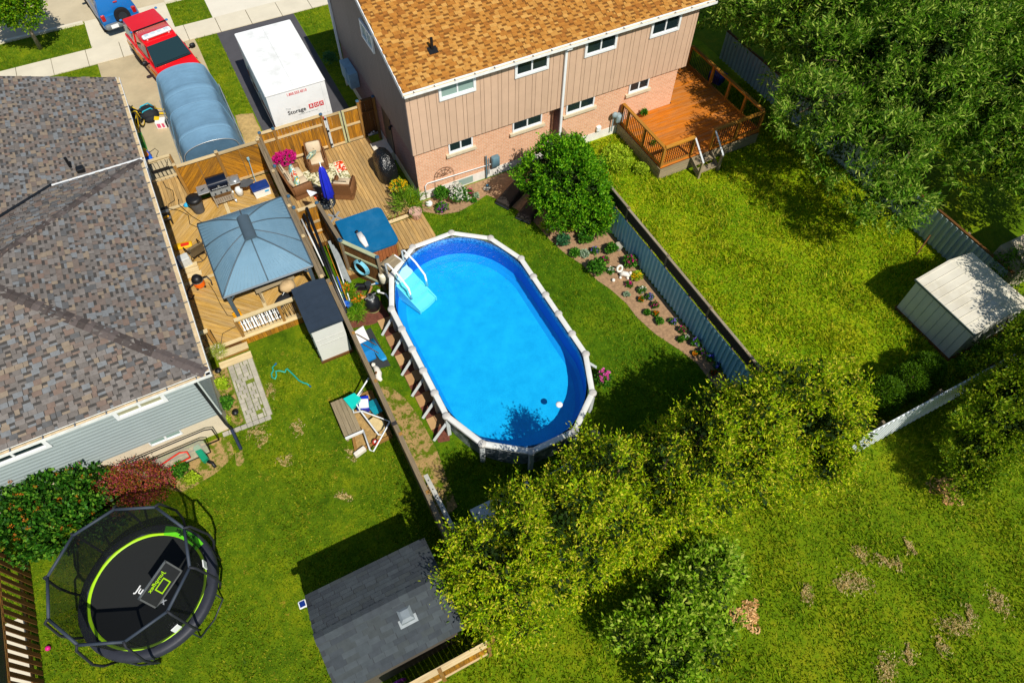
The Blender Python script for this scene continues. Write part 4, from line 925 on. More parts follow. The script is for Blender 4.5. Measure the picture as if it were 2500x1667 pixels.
# resin storage cabinet
cabt = thing('storage_cabinet', 'white resin garden cabinet with dark slate roof between deck railing and fence', 'cabinet', (.6, 14.85, 0))
RW = mat('resin_white', '#dfe0d9', .55, .04, 2); RD = mat('resin_slate', '#2b3745', .6, .08, 4)
part('base', MB().bx(-.02, 1.12, 13.92, 15.75, 0, .1), W_BROWN, cabt)
part('body', MB().bx(.04, 1.08, 13.98, 15.7, .1, 1.86), RW, cabt)
part('door_line', MB().bx(.1, 1.02, 13.966, 13.98, 1.22, 1.235).bx(.1, 1.02, 13.966, 13.98, .95, .97), mat('resin_line', '#b9bab2', .6), cabt)
part('side_trim', MB().bx(.0, .04, 13.95, 14.03, .1, 1.9).bx(.0, .04, 15.65, 15.73, .1, 1.9), mat('resin_green', '#5d6f66', .6), cabt)
for zz in (.35, .9, 1.5): part('hinge', MB().bx(-.02, .03, 13.93, 13.97, zz, zz+.09), BLACK, cabt)
cr_ = part('roof', MB().loft([[(-.02, 13.9, 1.86), (1.13, 13.9, 1.86), (1.13, 13.9, 1.94), (.55, 13.9, 2.0), (-.02, 13.9, 1.94)], [(-.02, 15.78, 1.9), (1.13, 15.78, 1.9), (1.13, 15.78, 2.02), (.55, 15.78, 2.1), (-.02, 15.78, 2.02)]]), RD, cabt)
for r_ in range(8):
    for c_ in range(3):
        x0 = -.0+c_*.38+(.19 if r_ % 2 else 0)-.02; y0 = 13.93+r_*.23
        if x0 > 1.0: continue
        zl = lambda x, y: 1.945+.06*(1-abs(x-.55)/.57)+(y-13.9)/1.88*.08
        part('roof_tile', MB().add([(x0, y0, zl(x0, y0)+.012), (min(x0+.36, 1.12), y0, zl(min(x0+.36, 1.12), y0)+.012), (min(x0+.36, 1.12), y0+.22, zl(min(x0+.36, 1.12), y0+.22)+.004), (x0, y0+.22, zl(x0, y0+.22)+.004), (x0, y0, zl(x0, y0)-.004), (min(x0+.36, 1.12), y0, zl(min(x0+.36, 1.12), y0)-.004)], [(0, 1, 2, 3), (4, 5, 1, 0)]).add([(x0+.03, y0-.003, zl(x0, y0)+.006), (min(x0+.24, 1.1), y0-.003, zl(min(x0+.24, 1.1), y0)+.006), (min(x0+.24, 1.1), y0-.001, zl(min(x0+.24, 1.1), y0)+.016), (x0+.03, y0-.001, zl(x0, y0)+.016)], [(0, 1, 2, 3)]), RD, cr_)
# ------------------------------------------------------------------ fences between the gardens
def plank_fence(name, label, p0, p1, z0, z1, posts, m=W_FENCE, w=.14, face=1, rails=(.35, 1.5), top=True, cap=None, tm=W_RAIL, gap=.006, pm=W_POST):
    p0, p1 = Vector((*p0, 0)), Vector((*p1, 0)); d = (p1-p0).normalized(); n = Vector((-d.y, d.x, 0)); L = (p1-p0).length
    t = thing(name, label, 'fence', ((p0.x+p1.x)/2, (p0.y+p1.y)/2, 0)); up = Vector((0, 0, 1))
    k = int(round(L/w)); ww = L/k
    for i in range(k):
        c = p0+d*(i+.5)*ww
        board('fence_board', t, m, c+up*z0, c+up*(z1+RND.uniform(-.006, .006)), ww-gap, .02, n)
    for rz in rails: board('rail', t, tm, p0+n*face*.035+up*rz, p1+n*face*.035+up*rz, .04, .09)
    if top: board('top_rail', t, tm, p0+up*(z1+.02), p1+up*(z1+.02), .14, .04)
    for q in posts:
        c = p0+d*q*L; post(t, c.x+n.x*face*.03, c.y+n.y*face*.03, 0, z1+.06, .1, pm, cap)
    return t
# deck side of the pool garden
plank_fence('board_fence', 'golden cedar board fence behind the beige patio armchair', (1.2, 23.98), (3.72, 23.98), .3, 1.95, (.0, .22, 1.0), face=-1, rails=(.42, 1.55), cap=BLUEC)
gt2 = thing('double_gate', 'cedar double gate with pale frames at the head of the pool deck', 'gate', (4.5, 23.95, 0))
for xa, xb in ((3.82, 4.5), (4.56, 5.24)):
    k = 5; ww = (xb-xa)/k
    for i in range(k): board('gate_board', gt2, W_FENCE, (xa+ww*(i+.5), 23.97, .34), (xa+ww*(i+.5), 23.97, 1.9), ww-.006, .02, (0, 1, 0))
    for zz in (.38, 1.15, 1.88): board('rail', gt2, W_RAIL, (xa, 23.93, zz), (xb, 23.93, zz), .04, .09)
board('stile', gt2, mat('painted_stile', '#c9d0cf', .6), (3.86, 23.91, .34), (3.86, 23.91, 1.92), .09, .03, (0, 1, 0))
for xx in (4.47, 4.6): board('stile', gt2, mat('pale_green_stile', '#b9b98a', .7), (xx, 23.91, .34), (xx, 23.91, 1.92), .08, .03, (0, 1, 0))
for zz in (.5, 1.2, 1.8): part('hinge', MB().box((3.83, 23.88, zz), (.1, .03, .08)), BLACK, gt2)
plank_fence('shaded_fence', 'shaded brown timber panel between the gate and brick wall', (5.3, 23.97), (5.98, 23.97), .3, 2.05, (0, 1), W_BROWN, face=-1, rails=(.4, 1.5), cap=BLUEC, tm=W_BROWN)  # continues the cedar fence; its shade is painted in as brown wood
part('solar_lamps', MB().ell((5.62, 23.85, .5), (.05, .05, .05)).ell((5.72, 23.85, .52), (.05, .05, .05)).bx(5.45, 5.9, 23.85, 23.93, .34, .44), GALV, bpy.data.objects['shaded_fence'], True)
# fence along the two decks (x about 1.05)
f3 = plank_fence('deck_fence', 'tall grey topped board fence dividing the two decks', (1.05, 15.95), (1.05, 23.85), .3, 1.84, (.0, .26, .47, .73, 1), W_GREY, face=-1, rails=(.5, 1.6), tm=W_GREY, cap=W_RAIL)
board('top_beam', f3, W_GREY, (1.16, 15.95, 1.9), (1.16, 23.85, 1.9), .09, .05)
for yy in (19.45, 20.1, 21.9): part('post_cap', MB().rbox((1.2, yy, 1.97), (.12, .12, .09), .02), BLUEC, f3)
plank_fence('short_fence', 'short cedar panel closing the narrow strip beside the hot tub', (1.24, 19.45), (2.02, 19.45), .0, 1.75, (0, 1), W_FENCE, face=-1, rails=(.5, 1.0), tm=W_RAIL)
plank_fence('tub_fence', 'brown board fence along the left side of the hot tub', (2.06, 19.42), (2.2, 17.32), .0, 1.78, (0, 1), W_BROWN, face=-1, rails=(.4, 1.4), tm=W_GREY, cap=BLUEC)
plank_fence('weathered_fence', 'weathered board panel with a pale blue hose hung on it', (2.22, 17.28), (3.1, 15.98), .0, 1.78, (0, 1), W_BROWN, face=-1, rails=(.35, 1.25), tm=mat('pale_green_rail', '#a9b08c', .7), cap=BLUEC, pm=W_GREY)
mid = plank_fence('garden_fence', 'long weathered grey board fence between trampoline lawn and pool garden', (1.23, 3.3), (1.23, 15.9), .03, 1.72, (.0, .16, .32, .48, .64, .8, .98), W_GREY, face=-1, rails=(.4, 1.55), tm=W_GREY)
part('rail_joint', MB().box((1.23, 9.75, 1.765), (.15, .12, .012)), TRIMD, mid)
# poles and pool gear stored between the fences
def pole(name, label, a, b, r, m, cat='pole', extra=None):
    t = thing(name, label, cat, (a[0], a[1], 0)); part('shaft', MB().tube([a, Vector(a).lerp(Vector(b), .5), b], r, 7), m, t, True)
    if extra: extra(t)
    return t
pole('white_pole', 'long white pole standing against the grey topped deck fence', (1.3, 19.2, 1.55), (1.36, 17.0, 1.2), .035, WHITE)
pole('black_pole', 'thick black pipe leaning in the strip, nearest the cedar panel', (1.62, 19.3, 1.9), (1.42, 15.3, .95), .055, BLACK, 'pipe')
pole('black_pipe', 'long black pipe beside the white pole in the strip', (1.44, 19.2, 1.75), (1.38, 14.9, .9), .05, BLACK, 'pipe')
pole('aluminium_pole', 'silver pole lying over the black pipes', (1.55, 19.0, 1.75), (1.45, 15.1, 1.0), .018, GALV)
pole('orange_pole', 'thin orange brown pole running along the strip', (1.75, 18.4, 1.35), (1.62, 15.6, .7), .016, W_FENCE)
pole('blue_pole', 'blue and white pool brush pole beside the orange lilies', (1.85, 17.3, .9), (1.72, 15.8, .35), .022, WHITE, extra=lambda t: part('brush', MB().box((1.74, 15.75, .34), (.3, .1, .06), rot('Z', 20)), mat('brush_blue', '#1b5fd0', .5), t))
pole('blue_net', 'blue skimmer net pole leaning behind the white cabinet', (1.62, 16.6, .9), (1.58, 15.9, .35), .03, mat('net_blue', '#1f56c8', .5), 'net', lambda t: part('net', MB().box((1.62, 15.75, .3), (.22, .34, .04), rot('Z', 15)), mat('net_mesh_blue', '#2f6fe0', .6), t))
gl = thing('spare_planks', 'grey spare planks leaning along the hot tub fence', 'planks', (1.9, 17.4, 0))
for i in range(3): board('plank', gl, mat('grey_plank', '#8f9696', .7, .15, 6), (1.92+i*.05, 18.3-i*.2, .95-i*.04), (1.88+i*.06, 16.7-i*.1, .5-i*.03), .1, .03)
# ------------------------------------------------------------------ trampoline lawn
STONE = [mat('paver_%d' % i, c, .9, .14, 7, .4, 60) for i, c in enumerate(('#b3ad9d', '#a6a191', '#bbb4a4', '#aba598'))]
walk = sheet('stone_path', rect(-2.98, -2.06, 12.8, 15.4), .014, mat('path_joint_moss', '#6b7a24', .95, .35, 10))
yy = 12.84; r_ = 0
while yy < 15.3:
    xx = -2.94
    while xx < -2.3:
        L = .2 if RND.random() < .7 else .1; L = min(L, -2.26-xx)
        if RND.random() > .07: part('paver', MB().rbox((xx+L/2, yy+.075, .03+RND.uniform(-.003, .003)), (L-.02, .142, .05), .008), RND.choice(STONE), walk)
        xx += L
    yy += .16
for i in range(13): part('edging_stone', MB().rbox((-2.17, 12.9+i*.195, .035), (.17, .188, .06), .01), STONE[0], walk)
for i in range(8): part('edging_stone', MB().rbox((-2.25-i*.195, 12.72+i*.008, .035), (.188, .15, .06), .01), STONE[3], walk)
gh = [(-1.41, 14.64), (-1.59, 14.52), (-1.58, 14.4), (-1.68, 14.3), (-1.70, 14.15), (-1.62, 14.05), (-1.55, 14.15), (-1.52, 14.34), (-1.4, 14.3), (-1.24, 14.15), (-1.2, 14.24), (-1.14, 14.26), (-1.06, 14.02), (-.98, 13.8), (-.93, 13.63), (-.82, 13.47), (-.72, 13.38), (-.65, 13.21)]
hs = thing('jump_rope_hose', 'turquoise expanding hose curled on the left lawn', 'hose', (-1.2, 14.1, 0))
part('hose', MB().tube([(x, y, .045) for x, y in gh], .024, 6), mat('hose_turquoise', '#1aa79c', .5), hs, True)
for a, b in ((gh[0], gh[1]), (gh[-1], gh[-2])): part('connector', MB().cyl((*a, .045), (a[0]*.6+b[0]*.4, a[1]*.6+b[1]*.4, .045), .03), mat('connector_blue', '#1b5f8f', .4), hs)
# sandbox clutter
sbx = thing('sandbox', 'timber sandbox frame filled with earth at the foot of the garden fence', 'sandbox', (.55, 11.2, 0))
for a, b in (((-.1, 10.25), (1.08, 10.25)), ((1.08, 10.25), (1.08, 12.1)), ((1.08, 12.1), (.2, 12.1)), ((-.1, 10.25), (.2, 12.1))): board('side', sbx, W_POST, (*a, .08), (*b, .08), .08, .14)
part('earth', MB().add([(-.1, 10.25, .06), (1.08, 10.25, .06), (1.08, 12.1, .06), (.2, 12.1, .06)], [(0, 1, 2, 3)]), mat('sandbox_earth', '#a98a55', .95, .3, 8, .6, 40), sbx)
pt = thing('low_bench_table', 'weathered plank table at the lawn side of the sandbox', 'table', (.02, 11.35, 0))
for j in range(4): board('plank', pt, WEATH, (-.19+j*.14, 10.72, .47), (-.19+j*.14, 12.05, .47), .132, .04)
for p in ((-.2, 10.8), (.24, 10.8), (-.2, 11.95), (.24, 11.95)): board('leg', pt, WEATH, (*p, 0), (*p, .45), .07, .07, (0, 1, 0))
part('end_board', MB().box((.05, 10.66, .42), (.6, .04, .12)), WHITE, pt)
sf = thing('swing_frame', 'collapsed white tubular swing frame tipped over the sandbox', 'frame', (.7, 10.9, 0))
part('tube_frame', MB().tube([(1.15, 12.05, 1.0), (.85, 11.95, .75), (.45, 11.72, .6), (.5, 11.3, .62), (.72, 10.25, .55), (.82, 10.2, .55), (1.18, 10.4, .75)], .026, 8), WHITE, sf, True)
part('tube_frame', MB().tube([(.35, 10.7, .45), (.3, 9.98, .35), (.38, 9.88, .38), (1.2, 10.38, .8), (.55, 11.18, .72), (.3, 11.3, .6), (.35, 11.9, .55)], .026, 8), WHITE, sf, True)
part('tube_frame', MB().tube([(.5, 11.7, .6), (.85, 12.1, .35)], .022, 8), WHITE, sf, True)
TQ = mat('turquoise_tub', '#14cbbd', .4, .05); TL = mat('teal_slide', '#0f8b9d', .4, .05); BL = mat('royal_blue', '#1634c4', .4)
single('turquoise_tray', MB().loft([[(.2, 11.85, .5), (.5, 11.9, .5), (.62, 11.65, .5), (.3, 11.45, .5)], [(.16, 11.9, .68), (.55, 11.94, .68), (.68, 11.66, .68), (.28, 11.4, .68)]], True, True), TQ, 'turquoise plastic bucket lid lying on the plank table', 'tray')
bt = thing('blue_tote', 'royal blue and white plastic tote inside the swing frame', 'tote', (.68, 11.65, .06), -15)
part('tote', MB().loft([[(-.16, -.18, 0), (.16, -.18, 0), (.16, .18, 0), (-.16, .18, 0)], [(-.2, -.24, .32), (.2, -.24, .32), (.2, .24, .32), (-.2, .24, .32)]]), BL, bt); part('white_lid', MB().box((.03, -.06, .36), (.3, .32, .05), rot('Y', 14)), WHITE, bt)
single('teal_slide', MB().loft([[(.82, 11.62, .3), (1.12, 11.55, .42), (1.12, 11.55, .48), (.82, 11.62, .36)], [(.8, 11.35, .34), (1.12, 11.28, .46), (1.12, 11.28, .52), (.8, 11.35, .4)], [(.86, 11.08, .3), (1.14, 11.05, .4), (1.14, 11.05, .46), (.86, 11.08, .36)]]), TL, 'teal plastic panel leaning against the garden fence in the sandbox', 'panel')
single('sand_slab', MB().loft([[(.62, 11.0, .2), (.8, 11.05, .2), (1.05, 10.75, .2), (1.0, 10.5, .2), (.7, 10.55, .2)], [(.62, 11.0, .3), (.8, 11.05, .3), (1.05, 10.75, .3), (1.0, 10.5, .3), (.7, 10.55, .3)]]), mat('sand_plastic', '#d6bf8c', .6), 'sand coloured plastic lid in the middle of the sandbox', 'lid')
bl_ = thing('toy_ball', 'orange and white ball lying in the sandbox corner', 'ball', (.55, 10.25, .06), 0)
part('ball', MB().ell((0, 0, .11), (.11, .11, .11)), mat('ball_orange', '#d8402a', .4), bl_, True); part('patch', MB().ell((0, -.02, .2), (.05, .05, .03)), WHITE, bl_, True)
single('white_block', MB().rbox((.0, 10.18, .12), (.4, .14, .2), .02, rot('Z', 15)), mat('block_white', '#e0d9cb', .7), 'pale concrete block at the near corner of the sandbox', 'block')
# trampoline
TC = Vector((-6.5, 8.6, 0)); TR = 1.78; TZ = .85
tp = thing('trampoline', 'large round trampoline with lime green trim, black mat and safety net', 'trampoline', TC, 0)
PAD = mat('black_pad', '#2b2e38', .55, .12, 4, .3, 14); LIME = mat('lime_trim', '#a5d914', .5, .05); MATB = mat('jump_mat', '#181b1c', .75, .1, 20, .2, 90)
def ring(r, z, n=64, a0=0): return [(r*math.cos(a0+2*math.pi*i/n), r*math.sin(a0+2*math.pi*i/n), z) for i in range(n)]
bed = part('jump_mat', MB().add(ring(1.475, TZ-.01), [tuple(range(64))]), MATB, tp)
part('pad', MB().loft([ring(1.5, TZ+.012), ring(1.62, TZ+.04), ring(1.74, TZ+.035), ring(1.8, TZ-.02), ring(1.81, TZ-.16)], False, False), PAD, tp, True)
part('trim_ring', MB().loft([ring(1.47, TZ+.002), ring(1.495, TZ+.024), ring(1.545, TZ+.03), ring(1.55, TZ+.018)], False, False), LIME, tp, True)
sp_ = MB()
for i in range(84):
    a = 2*math.pi*i/84; sp_.tube([(1.46*math.cos(a), 1.46*math.sin(a), TZ-.03), (1.72*math.cos(a), 1.72*math.sin(a), TZ-.05)], .012, 4)
part('springs', sp_, GALV, tp, kind='stuff')
part('frame_ring', MB().tube(ring(1.74, TZ-.06, 40), .03, 6, True), DARKM, tp, True)
NP = 10
def pole_at(i): a = 2*math.pi*(i+.35)/NP; return math.cos(a), math.sin(a)
for i in range(NP):
    c_, s_ = pole_at(i)
    part('net_pole', MB().tube([(1.8*c_, 1.8*s_, .5), (1.98*c_, 1.98*s_, 1.0), (2.02*c_, 2.02*s_, 1.5), (1.86*c_, 1.86*s_, 2.45), (1.74*c_, 1.74*s_, 2.56)], .034, 7), mat('pole_foam', '#22252c', .7), tp, True)
    c2, s2 = pole_at(i+1)
    part('top_rail', MB().tube([(1.74*c_, 1.74*s_, 2.52), (1.74*(c_+c2)/2, 1.74*(s_+s2)/2, 2.52), (1.74*c2, 1.74*s2, 2.52)], .04, 7), mat('rail_foam', '#333c49', .6), tp, True)
for i in range(5):
    a = 2*math.pi*(i+.1)/5; b = a+.62
    part('leg', MB().tube([(1.74*math.cos(a), 1.74*math.sin(a), TZ-.05), (1.76*math.cos(a), 1.76*math.sin(a), .04), (1.76*math.cos((a+b)/2), 1.76*math.sin((a+b)/2), .03), (1.76*math.cos(b), 1.76*math.sin(b), .04), (1.74*math.cos(b), 1.74*math.sin(b), TZ-.05)], .024, 6), DARKM, tp, True)
t = NT('net_mesh'); tr_ = t.node('ShaderNodeBsdfTransparent'); pr = t.principled(lin('#15181a'), .7, .2)
mx = t.node('ShaderNodeMixShader'); mx.inputs[0].default_value = .66; t.link(tr_.outputs[0], mx.inputs[1]); t.link(pr, mx.inputs[2]); NETM = t.done(mx.outputs[0])
netp = [[(1.6*pole_at(i)[0], 1.6*pole_at(i)[1], TZ+.03) for i in range(NP)], [(1.7*pole_at(i)[0], 1.7*pole_at(i)[1], 2.5) for i in range(NP)]]
for i in range(NP):
    j = (i+1) % NP
    part('net_panel', MB().add([netp[0][i], netp[0][j], netp[1][j], netp[1][i]], [(0, 1, 2, 3)]), NETM, tp)
# basketball backboard, letters
bb = thing('backboard', 'small black basketball backboard with lime square hung from the trampoline rail', 'backboard', (-5.75, 8.0, 2.0), 0)
bo = Vector((-5.76, 8.0, 2.12)); bu = Vector((-.72, -.6, 0)).normalized(); bv = Vector((-.25, .3, .92)).normalized()
bf = Matrix.Translation((-5.75, 8.0, 2.0)).inverted() @ frame4(bo, bu, bv)
CLR = mat('smoked_plastic', '#2e3032', .18, .1, 4, 0, spec=.6)
part('board', MB().add([bf @ Vector(p) for p in MB().bx(-.5, .5, -.3, .3, -.012, .012).v], MB().bx(0, 1, 0, 1, 0, 1).f), CLR, bb)
for a in ((-.52, .52, -.32, -.28), (-.52, .52, .28, .32), (-.52, -.48, -.32, .32), (.48, .52, -.32, .32)): part('edge', MB().add([bf @ Vector(p) for p in MB().bx(a[0], a[1], a[2], a[3], -.02, .02).v], MB().bx(0, 1, 0, 1, 0, 1).f), GREYM, bb)
for a in ((-.17, .17, -.2, -.17), (-.17, .17, .04, .07), (-.17, -.14, -.17, .04), (.14, .17, -.17, .04)): part('target_square', MB().add([bf @ Vector(p) for p in MB().bx(a[0], a[1], a[2], a[3], -.022, -.014).v], MB().bx(0, 1, 0, 1, 0, 1).f), LIME, bb)
text_mesh('lettering', 'Jumpflex', .16, bf @ Matrix.Translation((0, .17, -.017)), LIME, bb, .002, True)
# the rim of the hoop
part('hoop', MB().tube([bf @ Vector((.17*math.cos(a), -.2, .2+.17*math.sin(a))) for a in np.linspace(0, 2*math.pi, 17)[:-1]], .012, 6, True), BLACK, bb, True)
text_mesh('lettering', 'Jumpflex', .27, Matrix.Translation((.05, -.2, TZ-.004)) @ Matrix.Rotation(math.radians(-48), 4, 'Z'), WHITE, tp, .002, True)
arc = [(1.3+.0*i, 0) for i in range(2)]
a0, a1 = math.radians(18), math.radians(62)
part('banner', MB().loft([[((1.47)*math.cos(a), 1.47*math.sin(a), TZ+.035), (1.72*math.cos(a), 1.72*math.sin(a), TZ+.06)] for a in np.linspace(a0, a1, 9)], False, False, closed=False), mat('banner_green', '#5fc71c', .5), tp)
text_mesh('lettering', 'Jumpflex', .22, Matrix.Translation((1.595*math.cos(.7), 1.595*math.sin(.7), TZ+.062)) @ Matrix.Rotation(.7+math.pi/2, 4, 'Z'), BLACK, tp, .002, True, .8)
for (aa, rr) in ((-.12, 1.62), (-1.2, 1.6)): part('warning_label', MB().box((rr*math.cos(aa), rr*math.sin(aa), 1.2), (.03, .2, .26), rot('Z', math.degrees(aa))), WHITE, tp)
# dark garden shed
shd = thing('garden_shed', 'garden shed with charcoal shingle roof and small roof vent at the lawn end', 'shed', (-.9, 4.8, 0))
sx0, sx1, sy0, sy1, ez_, rz_ = -2.6, .66, 3.55, 6.06, 2.15, 2.72
part('wall', MB().bx(sx0+.18, sx1-.18, sy0+.2, sy1-.2, 0, ez_-.02).loft([[(sx0+.18, sy0+.2, ez_-.02), (sx0+.18, sy1-.2, ez_-.02), (sx0+.18, 4.8, rz_-.1)], [(sx1-.18, sy0+.2, ez_-.02), (sx1-.18, sy1-.2, ez_-.02), (sx1-.18, 4.8, rz_-.1)]]), mat('shed_wall', '#5d564c', .8), shd)
srf = part('roof', MB().loft([[(sx0, sy0, ez_), (sx0, 4.8, rz_), (sx0, sy1, ez_), (sx0, sy1, ez_-.07), (sx0, 4.8, rz_-.07), (sx0, sy0, ez_-.07)], [(sx1, sy0, ez_), (sx1, 4.8, rz_), (sx1, sy1, ez_), (sx1, sy1, ez_-.07), (sx1, 4.8, rz_-.07), (sx1, sy0, ez_-.07)]]), mat('shed_underlay', '#33373b', .9), shd)
RS = [mat('charcoal_shingle_%d' % i, c, .92, .14, 6, .6, 110) for i, c in enumerate(('#3c4247', '#40474b', '#383e43', '#444b4f', '#3e4446'))]
gsl = (rz_-ez_)/(4.8-sy0); svs = Vector((0, 1, gsl)).normalized(); svn = Vector((0, -1, gsl)).normalized(); ls = (4.8-sy0)*math.hypot(1, gsl)
shingles(srf, (sx0-.01, sy0-.01, ez_+.003), (1, 0, 0), svs, [(0, 0), (sx1-sx0+.02, 0), (sx1-sx0+.02, ls), (0, ls)], RS, mat('charcoal_joint', '#2a2e32', .95), .135, (.3, .32), (.1,), (.006, .008), None, 300, gap=.01, pslot=0)
shingles(srf, (sx1+.01, sy1+.01, ez_+.003), (-1, 0, 0), svn, [(0, 0), (sx1-sx0+.02, 0), (sx1-sx0+.02, ls), (0, ls)], RS, mat('charcoal_joint', '#2a2e32', .95), .135, (.3, .32), (.1,), (.006, .008), None, 300, gap=.01, pslot=0)
ridge_caps(srf, (sx0-.01, 4.8, rz_), (sx1+.01, 4.8, rz_), RS[:3], 14, .28, .45)
sv_ = part('roof_vent', MB().loft([[(-.17, -.17, 0), (.17, -.17, 0), (.17, .17, 0), (-.17, .17, 0)], [(-.17, -.17, .12), (.17, -.17, .12), (.17, .17, .12), (-.17, .17, .12)], [(-.1, -.1, .17), (.1, -.1, .17), (.1, .1, .17), (-.1, .1, .17)]], True, True, None, (-.5, 4.38, 2.5)).box((-.5, 4.25, 2.48), (.46, .2, .02), rot('X', 24)), mat('vent_grey', '#7d868b', .5), shd)
sl_ = thing('solar_light', 'small square solar lamp with white rim fixed at the shed eave', 'solar lamp', (-2.7, 5.92, 2.0))
part('lamp_rim', MB().rbox((-2.72, 5.93, 2.05), (.2, .2, .04), .02), WHITE, sl_); part('solar_cell', MB().box((-2.72, 5.93, 2.074), (.14, .14, .008)), mat('solar_blue', '#16307a', .2), sl_); part('bracket', MB().bx(-2.68, -2.4, 5.84, 5.9, 1.98, 2.02), WHITE, sl_)
plank_fence('bottom_fence', 'golden wood board fence below the dark shed at the picture edge', (-1.6, 3.08), (1.05, 3.08), .05, 1.5, (0, .5, 1), W_FENCE, face=-1, rails=(.35, 1.42), tm=W_RAIL)
single('purple_chair_back', MB().loft([[(-1.35+.22*math.cos(a), 3.4+.02*k, .55+.3*math.sin(a)) for a in np.linspace(0, math.pi, 9)] for k in (0, 3)]), mat('purple_plastic', '#7a2a9a', .4), 'purple rounded plastic seat behind the bottom board fence', 'seat')
# shadow-box fence at the lower left
lf = thing('picket_fence', 'brown picket fence with gaps at the lower left picture edge', 'fence', (-9.7, 9.6, 0))
for i in range(16): board('picket', lf, W_BROWN, (-9.66, 7.55+i*.235, .05), (-9.66, 7.55+i*.235, 1.55), .125, .025, (1, 0, 0))
for zz in (.4, 1.5): board('rail', lf, W_POST, (-9.72, 7.4, zz), (-9.72, 11.3, zz), .06, .1)
board('lattice_cap', lf, DARKM, (-9.74, 7.4, 1.75), (-9.74, 11.3, 1.75), .1, .28)
sheet('patio', rect(-14, -9.9, 3, 9.8), .02, CONC)
single('pink_ball', MB().ell((-9.45, 8.6, .07), (.07, .07, .07)), mat('pink_rubber', '#e0218a', .4), 'tiny pink ball at the foot of the picket fence', 'ball', smooth=True)
# hockey goal and watering tub by the grey house
hg = thing('hockey_goal', 'long black framed goal net with red inner bar lying by the foundation', 'goal', (-5.0, 12.6, 0))
part('frame', MB().tube([(-3.85, 12.62, .1), (-3.8, 12.55, .95), (-4.0, 12.55, 1.05), (-6.4, 12.55, 1.0), (-6.5, 12.6, .1), (-3.85, 12.62, .1)], .022, 6).tube([(-4.2, 12.35, .05), (-4.15, 12.5, .6), (-4.3, 12.52, .68), (-6.5, 12.52, .62)], .02, 6).tube([(-4.2, 12.35, .05), (-6.4, 12.3, .05)], .02, 6), BLACK, hg, True)
part('red_bar', MB().tube([(-6.1, 12.4, .2), (-4.95, 12.42, .6), (-4.75, 12.38, .55), (-4.75, 12.3, .3), (-6.2, 12.26, .1)], .025, 6), mat('goal_red', '#d8281c', .4), hg, True)
t = NT('white_netting'); tr_ = t.node('ShaderNodeBsdfTransparent'); pr = t.principled(lin('#ddd6c6'), .8, .1); mx = t.node('ShaderNodeMixShader'); mx.inputs[0].default_value = .4; t.link(tr_.outputs[0], mx.inputs[1]); t.link(pr, mx.inputs[2])
part('net', MB().quad((-4.2, 12.36, .06), (-4.2, 12.52, .64), (-6.45, 12.52, .62), (-6.4, 12.31, .06)), t.done(mx.outputs[0]), hg)
gtub = thing('green_planter_box', 'green plastic box with black spout beside the goal net', 'box', (-4.45, 12.35, 0), 15)
part('box', MB().rbox((0, 0, .16), (.2, .6, .3), .03, rot('X', 8)), mat('emerald_plastic', '#0e8a66', .4), gtub); part('spout', MB().tube([(.02, -.32, .1), (.1, -.45, .08), (.1, -.62, .03)], .05, 8), BLACK, gtub, True)
# ------------------------------------------------------------------ swimming pool
def liner(name, c0, c1):
    t = NT(name); p = t.pos(); v = t.node('ShaderNodeTexVoronoi'); v.inputs['Scale'].default_value = 7; t.link(p, v.inputs['Vector'])
    n = t.math('ADD', t.math('MULTIPLY', t.noise(p, 26, 5, .75), .6), t.math('MULTIPLY', t.noise(p, 2.2, 4, .6), .4)); b = t.ramp(n, [(.36, lin(c0)), (.64, lin(c1))])
    return t.done(t.principled(b, .6, .2))
PXC = 5.275
L_ = [(2.78, y) for y in (9.55, 10.45, 11.37, 12.28, 13.18, 14.12)]; R_ = [(7.77, y) for y in (14.12, 13.18, 12.28, 11.37, 10.45, 9.55)]
RIM = L_ + [(3.32, 15.5), (4.5, 16.38), (6.05, 16.38), (7.22, 15.5)] + R_ + [(7.22, 8.2), (6.05, 7.3), (4.55, 7.3), (3.36, 8.2)]
PZ = 1.22
pool = thing('swimming_pool', 'oval above ground swimming pool with white rim and bright blue water', 'pool', (PXC, 11.85, 0))
def off(k):                                        # positive k = outwards
    out = []; n = len(RIM)
    for i, (x, y) in enumerate(RIM):
        a = Vector(RIM[i-1]); b = Vector(RIM[(i+1) % n]); d = (b-a).normalized()
        out.append((x - d.y*k, y + d.x*k))
    return out
def smooth_poly(poly, it=2):
    for _ in range(it):
        q = []
        for i, p in enumerate(poly):
            r = poly[(i+1) % len(poly)]; q += [(p[0]*.75+r[0]*.25, p[1]*.75+r[1]*.25), (p[0]*.25+r[0]*.75, p[1]*.25+r[1]*.75)]
        poly = q
    return poly
INN = smooth_poly(off(-.12)); OUT = smooth_poly(off(-.06))
t = NT('pool_wall_stone'); p = t.pos(); n = t.noise(p, 4, 5); b = t.ramp(n, [(.35, lin('#4a5560')), (.5, lin('#7f8a92')), (.68, lin('#b5bcc0'))]); PW = t.done(t.principled(b, .5, .3))
part('wall', MB().loft([[(x, y, .02) for x, y in OUT], [(x, y, PZ-.03) for x, y in OUT]], False, False), PW, pool, True)
t = NT('pool_tile_band'); p = t.pos(); v = t.node('ShaderNodeTexVoronoi', feature='DISTANCE_TO_EDGE'); v.inputs['Scale'].default_value = 9; t.link(p, v.inputs['Vector'])
vc = t.node('ShaderNodeTexVoronoi'); vc.inputs['Scale'].default_value = 9; t.link(p, vc.inputs['Vector'])
c1 = t.mix(t.math('MULTIPLY', vc.outputs['Distance'], 1.4, True), lin('#0b3f96'), lin('#2e7fd0')); c2 = t.mix(t.ramp(v.outputs['Distance'], [(.02, (1, 1, 1)), (.07, (0, 0, 0))]), c1, lin('#5fa8e6'))
